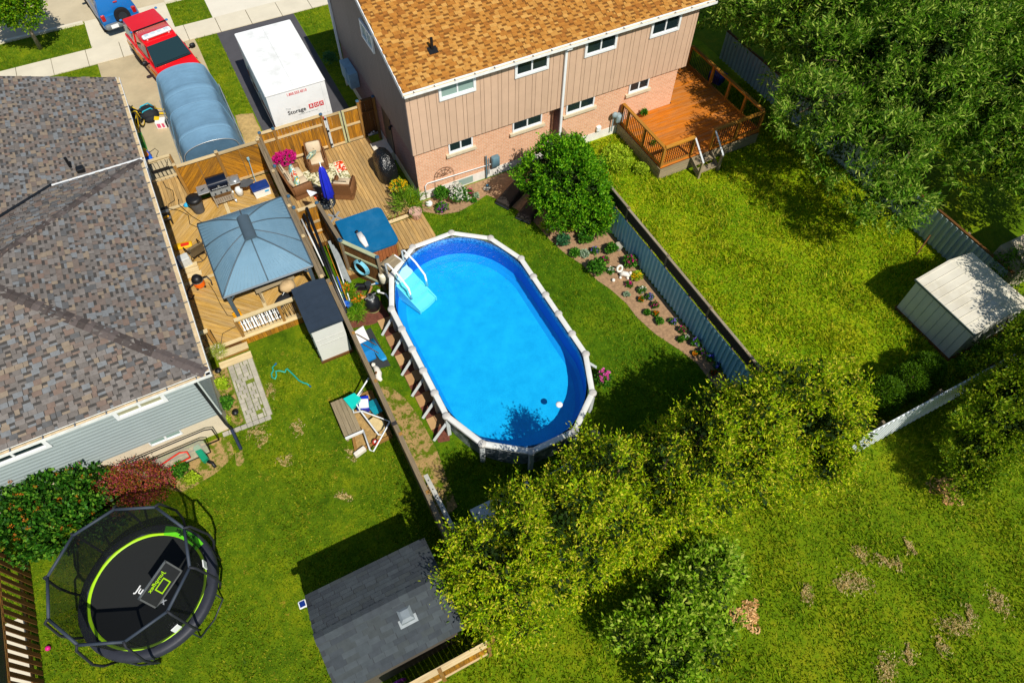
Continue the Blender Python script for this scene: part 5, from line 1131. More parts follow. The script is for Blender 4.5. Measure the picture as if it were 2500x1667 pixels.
TILE = t.done(t.principled(c2, .35, .4))
LINER = liner('pool_liner_wall', '#0c66c8', '#1474d4'); FLOOR = liner('pool_liner_floor', '#10a4e0', '#30c4f4'); COVE = liner('pool_liner_cove', '#1492dc', '#24a2e8')
WZ = 1.05; FZ = .16
part('tile_band', MB().loft([[(x, y, PZ-.03) for x, y in INN], [(x, y, WZ-.13) for x, y in INN]], False, False), TILE, pool, True)
IN2 = smooth_poly(off(-.24)); IN3 = smooth_poly(off(-.4))
part('liner', MB().loft([[(x, y, WZ-.13) for x, y in INN], [(x, y, FZ+.16) for x, y in INN], [(x, y, FZ+.05) for x, y in IN2], [(x, y, FZ) for x, y in IN3]], False, True), [LINER, FLOOR, COVE], pool)
for pg in bpy.data.objects['liner'].data.polygons:
    if len(pg.vertices) > 6: pg.material_index = 1
    elif abs(pg.normal.z) > .3: pg.material_index = 2
# water: a rippled sheet that lets light through and mirrors the sky
t = NT('pool_water'); p = t.pos(); rp = t.noise(p, 9, 3, .5, .6); rp2 = t.noise(p, 19, 2, .5, .4)
hgt = t.math('ADD', rp, t.math('MULTIPLY', rp2, .35)); bn = t.bump(hgt, .4, .025)
gl_ = t.node('ShaderNodeBsdfGlossy'); gl_.inputs['Roughness'].default_value = .03; t.link(bn, gl_.inputs['Normal'])
trn = t.node('ShaderNodeBsdfTransparent'); trn.inputs[0].default_value = (.54, .94, .985, 1)
fr = t.node('ShaderNodeFresnel'); fr.inputs[0].default_value = 1.33; t.link(bn, fr.inputs['Normal'])
mx = t.node('ShaderNodeMixShader'); t.link(fr.outputs[0], mx.inputs[0]); t.link(trn.outputs[0], mx.inputs[1]); t.link(gl_.outputs[0], mx.inputs[2]); WATER = t.done(mx.outputs[0])
part('water', MB().add([(x, y, WZ) for x, y in smooth_poly(off(-.115))], [tuple(range(len(INN)))]), WATER, pool)
RIMM = mat('rim_white', '#dfe0db', .45, .07, 2.5, 0, dirt='#b9b4a2', dirt_amt=.3); CAPM = mat('rim_cap', '#bfbcb6', .5, .1, 4); POSTM = mat('pool_post', '#c9d0d2', .45, .06, 3)
n = len(RIM)
for i in range(n):
    a, b = Vector((*RIM[i], 0)), Vector((*RIM[(i+1) % n], 0)); d = (b-a).normalized(); s = Vector((-d.y, d.x, 0))
    prof = [(-.1, 0), (-.1, .02), (-.08, .035), (0, .042), (.07, .03), (.085, .0), (.08, -.06), (.06, -.06), (.065, -.01), (-.09, -.01)]
    part('rim_section', MB().loft([[tuple(q+s*u+Vector((0, 0, PZ+v))) for u, v in prof] for q in (a, b)]), RIMM, pool, autos=40)
for i, (x, y) in enumerate(RIM):
    part('rim_cap', MB().lathe([(.13, -.05), (.13, .03), (.11, .06), (.05, .07), (.01, .072)], (x, y, PZ), 16), CAPM, pool, True)
for i in list(range(6, 10)) + list(range(16, 20)):
    x, y = off(.03)[i]; ang = math.degrees(math.atan2(y-11.85, x-PXC))
    part('post', MB().rbox((x, y, PZ/2), (.1, .17, PZ-.04), .03, rot('Z', ang)), POSTM, pool)
for s, xs in ((-1, 2.78), (1, 7.77)):
    for y in (14.12, 13.18, 12.28, 11.37, 10.45, 9.55):
        part('strut', MB().tube([(xs+s*.02, y, .78), (xs+s*.52, y, .02)], .062, 4), POSTM, pool); part('post', MB().bx(xs-.06, xs+.06, y-.07, y+.07, .0, PZ-.04), POSTM, pool)
PAV = [mat('tan_paver_%d' % i, c, .9, .1, 5, .3, 50) for i, c in enumerate(('#b28a5c', '#bd9868', '#a67f55'))]
gbp = thing('paver_strip', 'row of tan pavers laid under the pool struts', 'pavers', (2.5, 12, 0), None)
for y in (14.55, 13.75, 12.83, 12.0, 11.08, 10.12):
    for dx in (.0, .27): part('paver', MB().rbox((2.44+dx, y+RND.uniform(-.05, .05), .03), (.26, .42, .06), .01), RND.choice(PAV), gbp)
for j, (x, y, rr) in enumerate(((3.9, 6.85, .12), (5.6, 6.75, .12), (6.95, 7.35, .14))):
    pv = MB()
    for k in range(4): pv.rbox((x+.1*math.cos(k*1.57), y+.1*math.sin(k*1.57), .04), (.16, .16, .08), .03)
    single('stepping_stone', pv, STONE[1], ('pale stone cluster at the pool foot, nearest the ladder fence', 'pale stone cluster at the shaded pool foot under the cedars', 'pale stone cluster at the right end of the pool foot')[j], 'stones', 'stones at the foot of the pool')
fl_ = single('chlorine_float', MB().lathe([(.03, -.03), (.1, -.02), (.11, .01), (.08, .03), (.02, .04)], (6.13, 8.39, WZ+.01), 16), WHITE, 'round white floating dispenser on the pool water', 'float', smooth=True)
# pool steps and platform
ps = thing('pool_steps', 'pale aqua moulded pool steps with two white handrails in the water', 'pool steps', (3.75, 15.2, 0))
AQ = mat('aqua_plastic', '#b6ecea', .35, .04, 3)
ux = Vector((.42, -1, 0)).normalized(); uy = Vector((1, .42, 0)).normalized(); so = Vector((3.62, 15.62, 0))
for i in range(4):
    z1 = 1.12-i*.24; c = so+ux*(.18+i*.34)
    q = MB(); e = .4
    q.loft([[tuple(c+ux*a+uy*b+Vector((0, 0, z))) for a, b in ((-.19, -e), (-.19, e), (.0, e*1.02), (.15, e*.97), (.19, e*.7), (.205, 0), (.19, -e*.7), (.15, -e*.97), (0, -e*1.02))] for z in (.26, z1-.02, z1)])
    part('tread', q, AQ, ps, autos=35)
for s in (-.4, .4):
    a = so+uy*s
    part('side_wall', MB().loft([[tuple(a+ux*u+uy*v+Vector((0, 0, z))) for u, v, z in ((0, -.02, .26), (0, .02, .26), (0, .02, 1.14), (0, -.02, 1.14))], [tuple(a+ux*u+uy*v+Vector((0, 0, z))) for u, v, z in ((1.4, -.02, .26), (1.4, .02, .26), (1.4, .02, .44), (1.4, -.02, .44))]]), AQ, ps)
    part('handrail', MB().tube([a+ux*-.1+Vector((0, 0, 1.2)), a+ux*-.1+Vector((0, 0, 1.85)), a+ux*.05+Vector((0, 0, 1.95)), a+ux*.55+Vector((0, 0, 1.72)), a+ux*.95+Vector((0, 0, 1.35)), a+ux*1.02+Vector((0, 0, .8))], .036, 8), WHITE, ps, True)
pf = thing('pool_platform', 'small weathered timber platform at the pool rim behind the steps', 'platform', (3.45, 15.85, 0))
for j in range(3):
    c = Vector((3.55, 15.83, 1.28))-ux*(.02+j*.15)*1.0
    board('plank', pf, WEATH, c-uy*.34, c+uy*.34, .14, .04)
for j, s in enumerate((-.36, .36)): board('side_rail', pf, WHITEP if j else W_RAIL, Vector((3.6, 15.7, 1.27))+uy*s, Vector((3.42, 16.12, 1.27))+uy*s, .05, .1)
for c in ((3.2, 15.95), (3.75, 16.35)): board('leg', pf, W_POST, (*c, 0), (*c, 1.25), .09, .09, (0, 1, 0))
board('step', pf, W_PALE, (3.0, 16.35, .75), (3.6, 16.6, .75), .25, .04); board('step', pf, W_PALE, (2.85, 16.55, .4), (3.45, 16.85, .4), .25, .04)
# pump and filter
fi = thing('sand_filter', 'round black pool sand filter with grey valve head', 'filter', (2.4, 15.35, 0), 0)
part('tank', MB().lathe([(.2, .05), (.25, .1), (.29, .3), (.27, .5), (.17, .64), (.08, .68)], n=24), mat('filter_black', '#1c1f23', .35, .1, 5, 0, spec=.5), fi, True)
part('valve', MB().cyl((0, 0, .66), (0, 0, .82), .1, .09, 14).tube([(-.22, -.05, .74), (.22, .05, .74)], .03, 8), GREYM, fi, autos=40); part('valve_handle', MB().cyl((0, 0, .82), (0, 0, .87), .07, .05, 12).box((.08, 0, .86), (.18, .04, .03)), BLACK, fi)
part('clamp', MB().lathe([(.12, .63), (.14, .65), (.12, .68)], n=16), GALV, fi); part('base', MB().lathe([(.24, 0), (.24, .06), (.18, .07)], n=18), mat('paver_base', '#8d8a5a', .8), fi)
pu = thing('pool_pump', 'black pool pump with tan pipes by the hose panel', 'pump', (2.4, 16.35, .03), -30)
part('motor', MB().cyl((-.28, 0, .16), (.08, 0, .16), .11, .11, 14).rbox((-.1, 0, .04), (.4, .2, .08)), BLACK, pu, autos=40); part('strainer', MB().cyl((.2, 0, .04), (.2, 0, .3), .11, .11, 14).cyl((.2, 0, .3), (.2, 0, .34), .12, .12, 14), mat('pump_grey', '#33393d', .35), pu, autos=40)
part('pipe', MB().tube([(.2, 0, .2), (.35, -.1, .25), (.3, -.45, .3), (.25, -.8, .55), (.2, -.95, .7)], .04, 8), mat('tan_pipe', '#c7935f', .5), pu, True)
part('pipe', MB().tube([(.3, .05, .2), (.55, .12, .25), (.85, .2, .35), (1.05, .3, .5)], .035, 8), WHITE, pu, True); part('fitting', MB().cyl((.45, .1, .22), (.6, .13, .26), .05), mat('fitting_blue', '#1d6fb0', .4), pu)
single('pipe_run', MB().tube([(2.7, 15.55, .6), (2.95, 15.35, .55), (2.98, 15.1, .5), (2.92, 14.85, .45)], .03, 8).cyl((2.75, 15.5, .6), (2.75, 15.5, .7), .06), WHITE, 'white return pipe with a red collar beside the sand filter', 'pipe', smooth=True)
single('skimmer_bucket', MB().lathe([(.14, .8), (.16, .85), (.165, 1.18), (.15, 1.22), (.02, 1.23)], (3.12, 15.92, -.25), 18), mat('cream_plastic', '#e6e2c9', .5), 'cream round bucket hung at the pool wall by the platform', 'bucket', smooth=True)
single('leaf_clippings', MB().rbox((2.25, 16.0, .06), (.5, .2, .06), .02, rot('Z', -35)), WEATH, 'short timber offcut by the pump and lilies', 'timber')
hc = thing('hose_coil', 'coiled pale blue pool hose hanging on the weathered panel', 'hose', (2.55, 16.5, 0))
hn = Vector((-.83, -.56, 0)).normalized(); hu = Vector((.56, -.83, 0)).normalized()
for k, (ra, rb_) in enumerate(((.3, .36), (.27, .33), (.24, .3), (.32, .34))):
    part('loop', MB().tube([Vector((2.63, 16.58, .98))+hn*(.1+.035*(k % 3))+hu*ra*math.cos(a)+Vector((0, 0, rb_*math.sin(a))) for a in np.linspace(0, 2*math.pi, 25)[:-1]], .024, 7, True), mat('hose_pale_blue', '#7fcbe0', .4), hc, True)
part('hook', MB().box(Vector((2.63, 16.58, 1.34))+hn*.1, (.1, .1, .04)), BLACK, hc)
# mat with cushions and hose on the grass
mt_ = thing('rubber_mat', 'black rubber mat on the grass beside the garden fence', 'mat', (1.8, 13.6, 0))
part('mat', MB().add([(1.42, 14.5, .02), (1.42, 12.9, .02), (2.05, 12.8, .02), (2.0, 14.6, .02)], [(0, 1, 2, 3)]), mat('mat_black', '#34383a', .85, .15, 6), mt_)
single('white_board', MB().add([(1.38, 14.62, .1), (1.78, 14.72, .12), (1.78, 14.1, .06), (1.42, 14.05, .05), (1.38, 14.62, .07), (1.78, 14.72, .09), (1.78, 14.1, .03), (1.42, 14.05, .02)], [(0, 3, 2, 1), (4, 5, 6, 7), (0, 1, 5, 4), (1, 2, 6, 5), (2, 3, 7, 6), (3, 0, 4, 7)]), WHITEP, 'white plastic sheet lying at the top of the rubber mat', 'sheet')
single('blue_lounger_pad', MB().loft([[(1.4, 14.02, .06), (1.75, 14.05, .06), (1.75, 14.05, .14), (1.4, 14.02, .14)], [(1.4, 13.6, .1), (1.75, 13.62, .1), (1.75, 13.62, .18), (1.4, 13.6, .18)], [(1.42, 13.25, .03), (1.72, 13.28, .03), (1.72, 13.28, .1), (1.42, 13.25, .1)]]), mat('blue_pad', '#0f7cc2', .5), 'bright blue foam pad lying on the rubber mat', 'pad')
cb_ = MB()
for k in range(6):
    cb_.tube([(1.72+k*.035, 14.05, .1+.02*(k % 2)), (1.75+k*.04, 13.6, .12), (1.82+k*.04, 13.15, .1), (1.9+k*.02, 13.05, .08)], .02, 6)
single('blue_hose_bundle', cb_, mat('hose_blue', '#2596d1', .4), 'bundle of blue hose folded on the rubber mat', 'hose', smooth=True)
single('brown_poles', MB().tube([(1.45, 14.4, .25), (1.9, 13.7, .18)], .014, 6).tube([(1.5, 13.9, .25), (1.85, 13.35, .18)], .014, 6), W_BROWN, 'two thin brown sticks lying across the blue pad', 'sticks')
# white reclining ornament at the fence foot
og = thing('lying_ornament', 'white reclining animal shaped garden ornament beside the grey fence', 'ornament', (1.5, 12.65, 0))
OW = mat('ornament_white', '#e8e3d8', .6, .06, 8)
part('body', MB().tube([(1.53, 12.95, .12), (1.56, 12.8, .15), (1.55, 12.6, .14), (1.5, 12.45, .12), (1.55, 12.33, .1)], [.07, .1, .12, .1, .05], 10), OW, og, True)
part('head', MB().ell((1.52, 13.0, .16), (.07, .09, .07)), OW, og, True)
for p in ((1.47, 12.98, .22), (1.57, 12.98, .22)): part('ear', MB().ell(p, (.02, .03, .04)), OW, og, True)
part('dark_patch', MB().ell((1.5, 12.62, .2), (.06, .07, .06)), W_BROWN, og, True)
tl = thing('drilled_plank', 'white drilled plank lying along the top of the garden fence', 'plank', (1.45, 6.6, 0))
board('plank', tl, mat('white_plank', '#b9b7ac', .7, .15, 4), (1.42, 7.9, 1.6), (1.5, 5.4, 1.6), .13, .04)
for k in range(8): part('bolt_hole', MB().cyl((1.425+k*.01, 7.7-k*.3, 1.616), (1.425+k*.01, 7.7-k*.3, 1.626), .02, .02, 8), BLACK, tl)
wp = thing('white_door_panel', 'white panels lying in the cedar shade behind the pool', 'panel', (3.2, 6.4, 0))
part('panel', MB().box((2.75, 6.45, .3), (1.0, .75, .05), rot('X', 8)), WHITE, wp); part('panel', MB().box((3.75, 6.6, .34), (.9, .5, .05), rot('X', -6)), WHITE, wp)
for p in ((2.4, 6.2), (3.1, 6.7), (4.1, 6.7)): part('block', MB().bx(p[0]-.1, p[0]+.1, p[1]-.1, p[1]+.1, 0, .27), CONC, wp)
single('blue_hoses', MB().tube([(4.6, 6.5, 1.0), (5.3, 6.45, 1.3), (6.0, 6.5, 1.55), (6.8, 6.4, 1.3)], .02, 6), mat('pipe_bright_blue', '#2f8fe0', .4), 'thin bright blue pipe threading through the cedar tops', 'pipe', smooth=True)
# ------------------------------------------------------------------ pool deck
PD = .3
pd = thing('pool_deck', 'straight boarded timber deck between the board fence and the brick house', 'deck', (3.2, 21.4, 0))
part('deck_frame', MB().bx(1.2, 5.42, 19.02, 23.9, .02, PD-.035).bx(2.1, 4.4, 16.95, 19.0, .02, PD-.06), W_BROWN, pd)
boards_in(pd, rect(1.2, 5.44, 19.0, 23.92), 90, .142, .012, .03, Matrix.Translation((0, 0, PD)), W_DECK)
boards_in(pd, rect(2.1, 4.36, 17.0, 18.98), 90, .142, .012, .03, Matrix.Translation((0, 0, PD-.03)), W_DECK)
board('step_board', pd, W_PALE, (4.4, 18.9, PD-.1), (5.44, 18.9, PD-.1), .14, .05)
lower = thing('lower_deck', 'lower timber deck strip between hot tub and lawn', 'deck', (5.1, 18.2, 0))
part('deck_frame', MB().bx(4.4, 5.78, 17.2, 18.8, .01, .1), W_BROWN, lower)
boards_in(lower, [(4.38, 16.95), (5.5, 17.15), (5.8, 17.5), (5.8, 18.82), (4.38, 18.82)], 90, .142, .012, .03, Matrix.Translation((0, 0, .14)), W_DECK)
# furniture
WICK = mat('wicker_brown', '#7d5431', .7, .22, 30, .5, 60); CUSH = mat('cushion_beige', '#d3bfa0', .85, .05, 4, .2, 20)
def armchair(name, label, loc, rz, seats=1, pillow=None):
    w_ = .62*seats+.18
    t = thing(name, label, 'sofa' if seats > 1 else 'armchair', loc, rz)
    part('frame', MB().rbox((0, 0, .2), (w_, .74, .4), .04), WICK, t)
    for s in (-1, 1): part('arm', MB().rbox((s*(w_/2-.07), -.02, .42), (.16, .8, .5), .06), WICK, t, autos=40)
    part('backrest', MB().loft([[(-w_/2+.03, .27, .3), (w_/2-.03, .27, .3), (w_/2-.03, .38, .3), (-w_/2+.03, .38, .3)], [(-w_/2+.05, .42, .92), (w_/2-.05, .42, .92), (w_/2-.05, .5, .92), (-w_/2+.05, .5, .92)]]), WICK, t)
    for k in range(seats):
        cx = (k-(seats-1)/2)*.62
        part('seat_cushion', MB().rbox((cx, -.06, .46), (.59, .62, .13), .05), CUSH, t, autos=50)
        part('back_cushion', MB().rbox((cx, .3, .76), (.58, .14, .5), .06, rot('X', -15)), CUSH, t, autos=50)
        part('tuft', MB().ell((cx, .21, .76), (.03, .02, .03)), mat('tuft', '#b9a487', .8), t)
    return t
def stripemat():
    t = NT('striped_fabric'); o = t.node('ShaderNodeTexCoord').outputs['Object']; w_ = t.node('ShaderNodeTexWave'); w_.inputs['Scale'].default_value = 2.2; t.link(o, w_.inputs['Vector'])
    return t.done(t.principled(t.ramp(w_.outputs['Color'], [(0, lin('#2c9aa0')), (.3, lin('#e9ead0')), (.55, lin('#e8d96a')), (.8, lin('#e9ead0')), (1, lin('#3a86a0'))]), .8, .2))
def floralmat(name, cols, sc):
    t = NT(name); p = t.pos(); v = t.node('ShaderNodeTexVoronoi'); v.inputs['Scale'].default_value = sc; t.link(p, v.inputs['Vector'])
    s = t.node('ShaderNodeSeparateColor'); t.link(v.outputs['Color'], s.inputs[0]); r = t.ramp(s.outputs[0], [(i/len(cols), lin(c)) for i, c in enumerate(cols)]); r.node.color_ramp.interpolation = 'CONSTANT'
    return t.done(t.principled(r, .85, .1))
ac1 = armchair('wicker_armchair', 'beige cushioned wicker armchair with striped pillow against the cedar fence', (2.95, 23.1, PD), -8)
ac2 = armchair('wicker_armchair', 'beige cushioned wicker armchair with its back to the lower deck', (3.42, 21.05, PD), 150)
sofa = armchair('wicker_sofa', 'wicker two seat sofa with beige cushions and floral pillows by fence', (1.82, 22.25, PD), 96, 2)
single('striped_pillow', MB().rbox((0, 0, 0), (.42, .16, .42), .07), stripemat(), 'teal and yellow striped pillow on the beige armchair', 'pillow').matrix_world = Matrix.Translation((2.78, 23.02, PD+.72)) @ Matrix.Rotation(.5, 4, 'Z') @ Matrix.Rotation(.6, 4, 'X') @ Matrix.Rotation(.4, 4, 'Y')
FLO = floralmat('floral_fabric', ('#57c7d0', '#f2f2e6', '#e8502c', '#8fd4c8', '#f4d35a', '#f2f2e6'), 12)
for j, (yy, lb_) in enumerate(((22.55, 'aqua floral pillow at the far end of the wicker sofa'), (22.2, 'red floral pillow in the middle of the wicker sofa'), (21.87, 'aqua floral pillow at the near end of the wicker sofa'))):
    pm = floralmat('floral_%d' % j, (('#57c7d0', '#f2f2e6', '#8fd4c8', '#f2f2e6', '#e8d36a'), ('#e8402c', '#f2f2e6', '#f08a4a', '#f2f2e6'), ('#57c7d0', '#f2f2e6', '#f4d35a', '#8fd4c8'))[j], 13)
    single('floral_pillow', MB().rbox((0, 0, 0), (.15, .4, .38), .06), pm, lb_, 'pillow').matrix_world = Matrix.Translation((1.8, yy, PD+.68)) @ Matrix.Rotation(.35, 4, 'Y')
rg = floralmat('rug_cream', ('#d9d3a8', '#8f8a5a', '#e6e0c0', '#6d6b4a', '#dcd6b4'), 17); rr_ = floralmat('rug_red', ('#d8401c', '#f0e6d0', '#e8602c', '#f0d8c0', '#c8301c'), 14)
rug = thing('patterned_rug', 'cream patterned rug with red floral corners under the patio furniture', 'rug', (3.05, 22.2, PD))
part('rug_field', MB().box((3.05, 22.15, PD+.008), (1.75, 1.75, .012)), rg, rug)
for x0, x1, y0, y1 in ((3.55, 3.925, 22.35, 22.98), (2.2, 3.3, 21.28, 21.62), (2.2, 2.75, 21.62, 21.85)): part('floral_corner', MB().bx(x0, x1, y0, y1, PD+.014, PD+.02), rr_, rug)
um = thing('patio_umbrella', 'closed royal blue patio umbrella on a slim pole beside the hot tub', 'umbrella', (2.6, 20.0, PD))
part('pole', MB().tube([(2.6, 20.0, PD), (2.62, 20.1, 1.4), (2.66, 20.3, 2.75)], .024, 8), GALV, um, True)
pts = []
for k, (z_, r_) in enumerate(((2.66, .03), (2.5, .1), (2.1, .14), (1.7, .15), (1.35, .17), (1.25, .1))):
    f_ = (z_-PD)/2.45; c = Vector((2.6+.06*f_, 20.0+.3*f_, z_))
    pts.append([tuple(c+Vector((r_*(1+.35*math.cos(6*a))*math.cos(a), r_*(1+.35*math.cos(6*a))*math.sin(a), 0))) for a in np.linspace(0, 2*math.pi, 25)[:-1]])
part('canopy', MB().loft(pts), mat('umbrella_blue', '#1626b8', .7, .15, 6), um, True)
part('finial', MB().ell((2.665, 20.31, 2.78), (.03, .03, .07)), WHITE, um, True)
part('base', MB().box((2.6, 20.0, PD+.02), (.62, .08, .04), rot('Z', 40)).box((2.6, 20.0, PD+.02), (.62, .08, .04), rot('Z', -50)), GALV, um)
sm = thing('side_table', 'dark carved wooden side table between umbrella and sofa', 'table', (2.42, 21.25, PD), 0)
part('top', MB().lathe([(.2, .42), (.22, .45), (.2, .47), (.02, .475)], n=14), mat('dark_carved_wood', '#4f3d30', .7, .2, 14, .5, 40), sm); part('pedestal', MB().lathe([(.15, 0), (.08, .1), (.07, .3), (.12, .42)], n=12), mat('dark_carved_wood', '#4f3d30'), sm, True)
# gravel fire bowl / planter by the rug end
pb = thing('pebble_planter', 'round pot of dark and pale pebbles at the umbrella foot', 'planter', (2.55, 20.75, PD), 0)
part('bowl', MB().lathe([(.25, 0), (.34, .12), (.36, .18), (.3, .17)], n=18), DARKM, pb, True)
for i in range(46):
    a, r_ = RND.random()*6.28, .3*math.sqrt(RND.random()); part('pebble', MB().ell((r_*math.cos(a), r_*math.sin(a), .18+RND.random()*.03), (.035, .03, .022), 7, 5), RND.choice((BLACK, mat('pebble_cream', '#cfc39a', .7), mat('pebble_grey', '#5d6468', .6))), pb, True)
# covered barbecue
cv = thing('covered_barbecue', 'barbecue under a shiny black cover beside the house steps', 'barbecue', (5.3, 21.35, PD), 0)
t = NT('vinyl_cover'); p = t.pos(); nn = t.noise(p, 5, 4, .6, 1.2); COVM = t.done(t.principled(lin('#16181a'), .22, .5, 0, t.bump(nn, .9, .06)))
rings = []
for z_, sx_, sy_, oy in ((0, .36, .6, 0), (.1, .4, .64, 0), (.55, .38, .6, 0), (.8, .36, .56, .03), (.98, .27, .42, .08), (1.1, .16, .3, .1), (1.14, .05, .15, .12)):
    rings.append([(sx_*math.copysign(abs(math.cos(a))**.55, math.cos(a))*(1+RND.uniform(-.06, .06)), oy+sy_*math.copysign(abs(math.sin(a))**.55, math.sin(a))*(1+RND.uniform(-.05, .05)), z_+RND.uniform(-.02, .02)*(z_ > 0)) for a in np.linspace(0, 2*math.pi, 29)[:-1]])
part('cover', MB().loft(rings), COVM, cv, True)
part('cart', MB().bx(-.3, .3, -.5, .5, 0, .5), DARKM, cv)
# hot tub
ht = thing('hot_tub', 'square hot tub with blue insulated cover and timber sides', 'hot tub', (3.3, 17.95, 0))
hx0, hx1, hy0, hy1 = 2.4, 4.22, 16.98, 18.98
for i in range(13):
    w2 = (hx1-hx0-.16)/13; board('side_slat', ht, mat('tub_slat', '#a8653a', .7, .15, 9, orand=.1), (hx0+.08+w2*(i+.5), hy0+.08, PD-.02), (hx0+.08+w2*(i+.5), hy0+.08, 1.0), w2-.01, .02, (0, 1, 0)); board('side_slat', ht, mat('tub_slat', '#a8653a'), (hx1-.08, hy0+.1+w2*1.1*(i+.5), PD-.02), (hx1-.08, hy0+.1+w2*1.1*(i+.5), 1.0), w2-.01, .02, (1, 0, 0))
part('shell', MB().bx(hx0+.1, hx1-.1, hy0+.1, hy1-.1, PD-.03, 1.0), W_BROWN, ht)
for cxx in (hx0+.1, hx1-.1): board('corner_post', ht, W_POST, (cxx, hy0+.07, PD-.02), (cxx, hy0+.07, 1.02), .09, .09, (0, 1, 0))
HB = mat('cover_blue', '#0a6494', .45, .08, 3, .15, 25, dirt='#3d7ea8', dirt_amt=.45)
def rrect(x0, x1, y0, y1, r, rs=(1, 1, 1, 1)):
    o = []
    for (cx, cy, a0), k in zip(((x1-r, y1-r, 0), (x0+r, y1-r, 90), (x0+r, y0+r, 180), (x1-r, y0+r, 270)), rs):
        for j in range(5):
            a = math.radians(a0+j*22.5); cxx = cx+(r-r*k)*(1 if a0 in (0, 270) else -1); cyy = cy+(r-r*k)*(1 if a0 in (0, 90) else -1)
            o.append((cxx+r*k*math.cos(a), cyy+r*k*math.sin(a)))
    return o
half = (hy0+hy1)/2-.02
for y0, y1, rs in ((half+.004, hy1, (1, .2, .05, .05)), (hy0, half-.004, (.05, .05, .2, 1))):
    o = rrect(hx0, hx1, y0, y1, .22, rs); cc = ((hx0+hx1)/2, (y0+y1)/2)
    part('cover_half', MB().loft([[(x, y, 1.0) for x, y in o], [(x, y, 1.1) for x, y in o], [(cc[0]+(x-cc[0])*.985, cc[1]+(y-cc[1])*.98, 1.12) for x, y in o]]), HB, ht, autos=45)
single('folded_umbrella_cover', MB().loft([[(3.0+dx, 17.65+dy, 1.14) for dx, dy in ((-.12, .3), (.12, .32), (.16, 0), (.12, -.42), (-.02, -.45), (-.12, -.1))], [(3.0+dx*.7, 17.65+dy*.9, 1.24) for dx, dy in ((-.12, .3), (.12, .32), (.16, 0), (.12, -.42), (-.02, -.45), (-.12, -.1))]]), mat('white_canvas', '#ece9e4', .8, .06, 9, .5, 18), 'white folded canvas cover lying on the hot tub lid', 'cover', smooth=True)
single('black_ball_cap', MB().ell((2.95, 17.98, 1.27), (.06, .06, .04)), BLACK, 'small black knob on the white folded canvas', 'knob', smooth=True)
single('pool_basket', MB().lathe([(.18, .02), (.24, .3), (.22, .34), (.05, .36)], (4.35, 16.75, 0), 14), mat('dark_cover', '#2a2522', .8, .2, 9), 'dark rounded bundle between the hot tub corner and pool rim', 'bundle', smooth=True)
# cats-tail clothes at the fence
single('red_gloves', MB().ell((1.55, 20.2, 1.0), (.2, .1, .06), jit=.4).ell((1.35, 20.0, .95), (.1, .12, .05), jit=.4), mat('red_cloth', '#c8201c', .8), 'red crumpled cloth at the end of the wicker sofa', 'cloth', smooth=True)
sk = thing('badminton_birdies', 'white ribbed shuttle shaped shade beside the green leaves on the panel', 'shade', (1.9, 20.1, .8), 0)
for k in range(6): part('rib', MB().tube([(0, 0, 1.15), (.05+.05*k, -.22+.02*k, 1.0)], .025, 5), WHITE, sk, True)
# ------------------------------------------------------------------ right garden
od = thing('orange_deck', 'raised orange stained timber deck wrapping the house corner', 'deck', (18, 18, 0))
OZ = .6
part('deck_frame', MB().bx(15.45, 20.5, 16.35, 19.58, .02, OZ-.04).bx(18.25, 20.5, 19.58, 21.6, .02, OZ-.04), W_BROWN, od)
boards_in(od, rect(15.42, 20.55, 16.32, 19.6), 0, .142, .012, .03, Matrix.Translation((0, 0, OZ)), W_ORANGE)
boards_in(od, rect(18.22, 20.55, 19.6, 21.7), 0, .142, .012, .03, Matrix.Translation((0, 0, OZ)), W_ORANGE)
for j in range(5):
    board('skirt_board', od, WEATH, (15.4, 16.32, .06+j*.11), (15.4, 19.58, .06+j*.11), .02, .1); board('skirt_board', od, WEATH, (15.4, 16.29, .06+j*.11), (20.5, 16.29, .06+j*.11), .02, .1)
def deck_rail(name, label, p0, p1, posts, n):
    t = thing(name, label, 'railing', ((p0[0]+p1[0])/2, (p0[1]+p1[1])/2, 0)); a, b = Vector((*p0, 0)), Vector((*p1, 0))
    railing(t, a, b, OZ, OZ+.98, W_ORAIL, BLACK, n)
    for q in posts: c = a.lerp(b, q); post(t, c.x, c.y, OZ-.5, OZ+.95, .1, W_ORAIL)
    return t
deck_rail('deck_rail', 'golden timber railing with black balusters on the left side of orange deck', (15.47, 16.4), (15.47, 19.5), (0, .45, .85, 1), 27)
deck_rail('deck_rail', 'golden timber railing with black balusters left of the orange deck steps', (15.5, 16.4), (16.95, 16.4), (1,), 13)
deck_rail('deck_rail', 'brown timber railing right of the orange deck steps', (17.95, 16.4), (20.5, 16.4), (0, .5, 1), 20)
rr3 = thing('deck_rail', 'shaded brown timber railing along the far side of the orange deck', 'railing', (20.52, 19, 0))
railing(rr3, (20.52, 16.45, 0), (20.52, 19.4, 0), OZ, OZ+.98, W_ORAIL, BLACK, 0); railing(rr3, (20.52, 19.4, 0), (20.52, 21.6, 0), OZ, OZ+.98, W_ORAIL, BLACK, 20)
for yy in (17.6, 18.7, 19.9, 21.6): post(rr3, 20.52, yy, OZ-.5, OZ+.95, .1, W_ORAIL)
st = thing('deck_stairs', 'weathered steps with white sloping handrails below the orange deck', 'steps', (17.45, 16.0, 0))
for j in range(2): board('tread', st, WEATH, (16.9, 16.1-j*.3, .4-j*.2), (18.0, 16.1-j*.3, .4-j*.2), .28, .05)
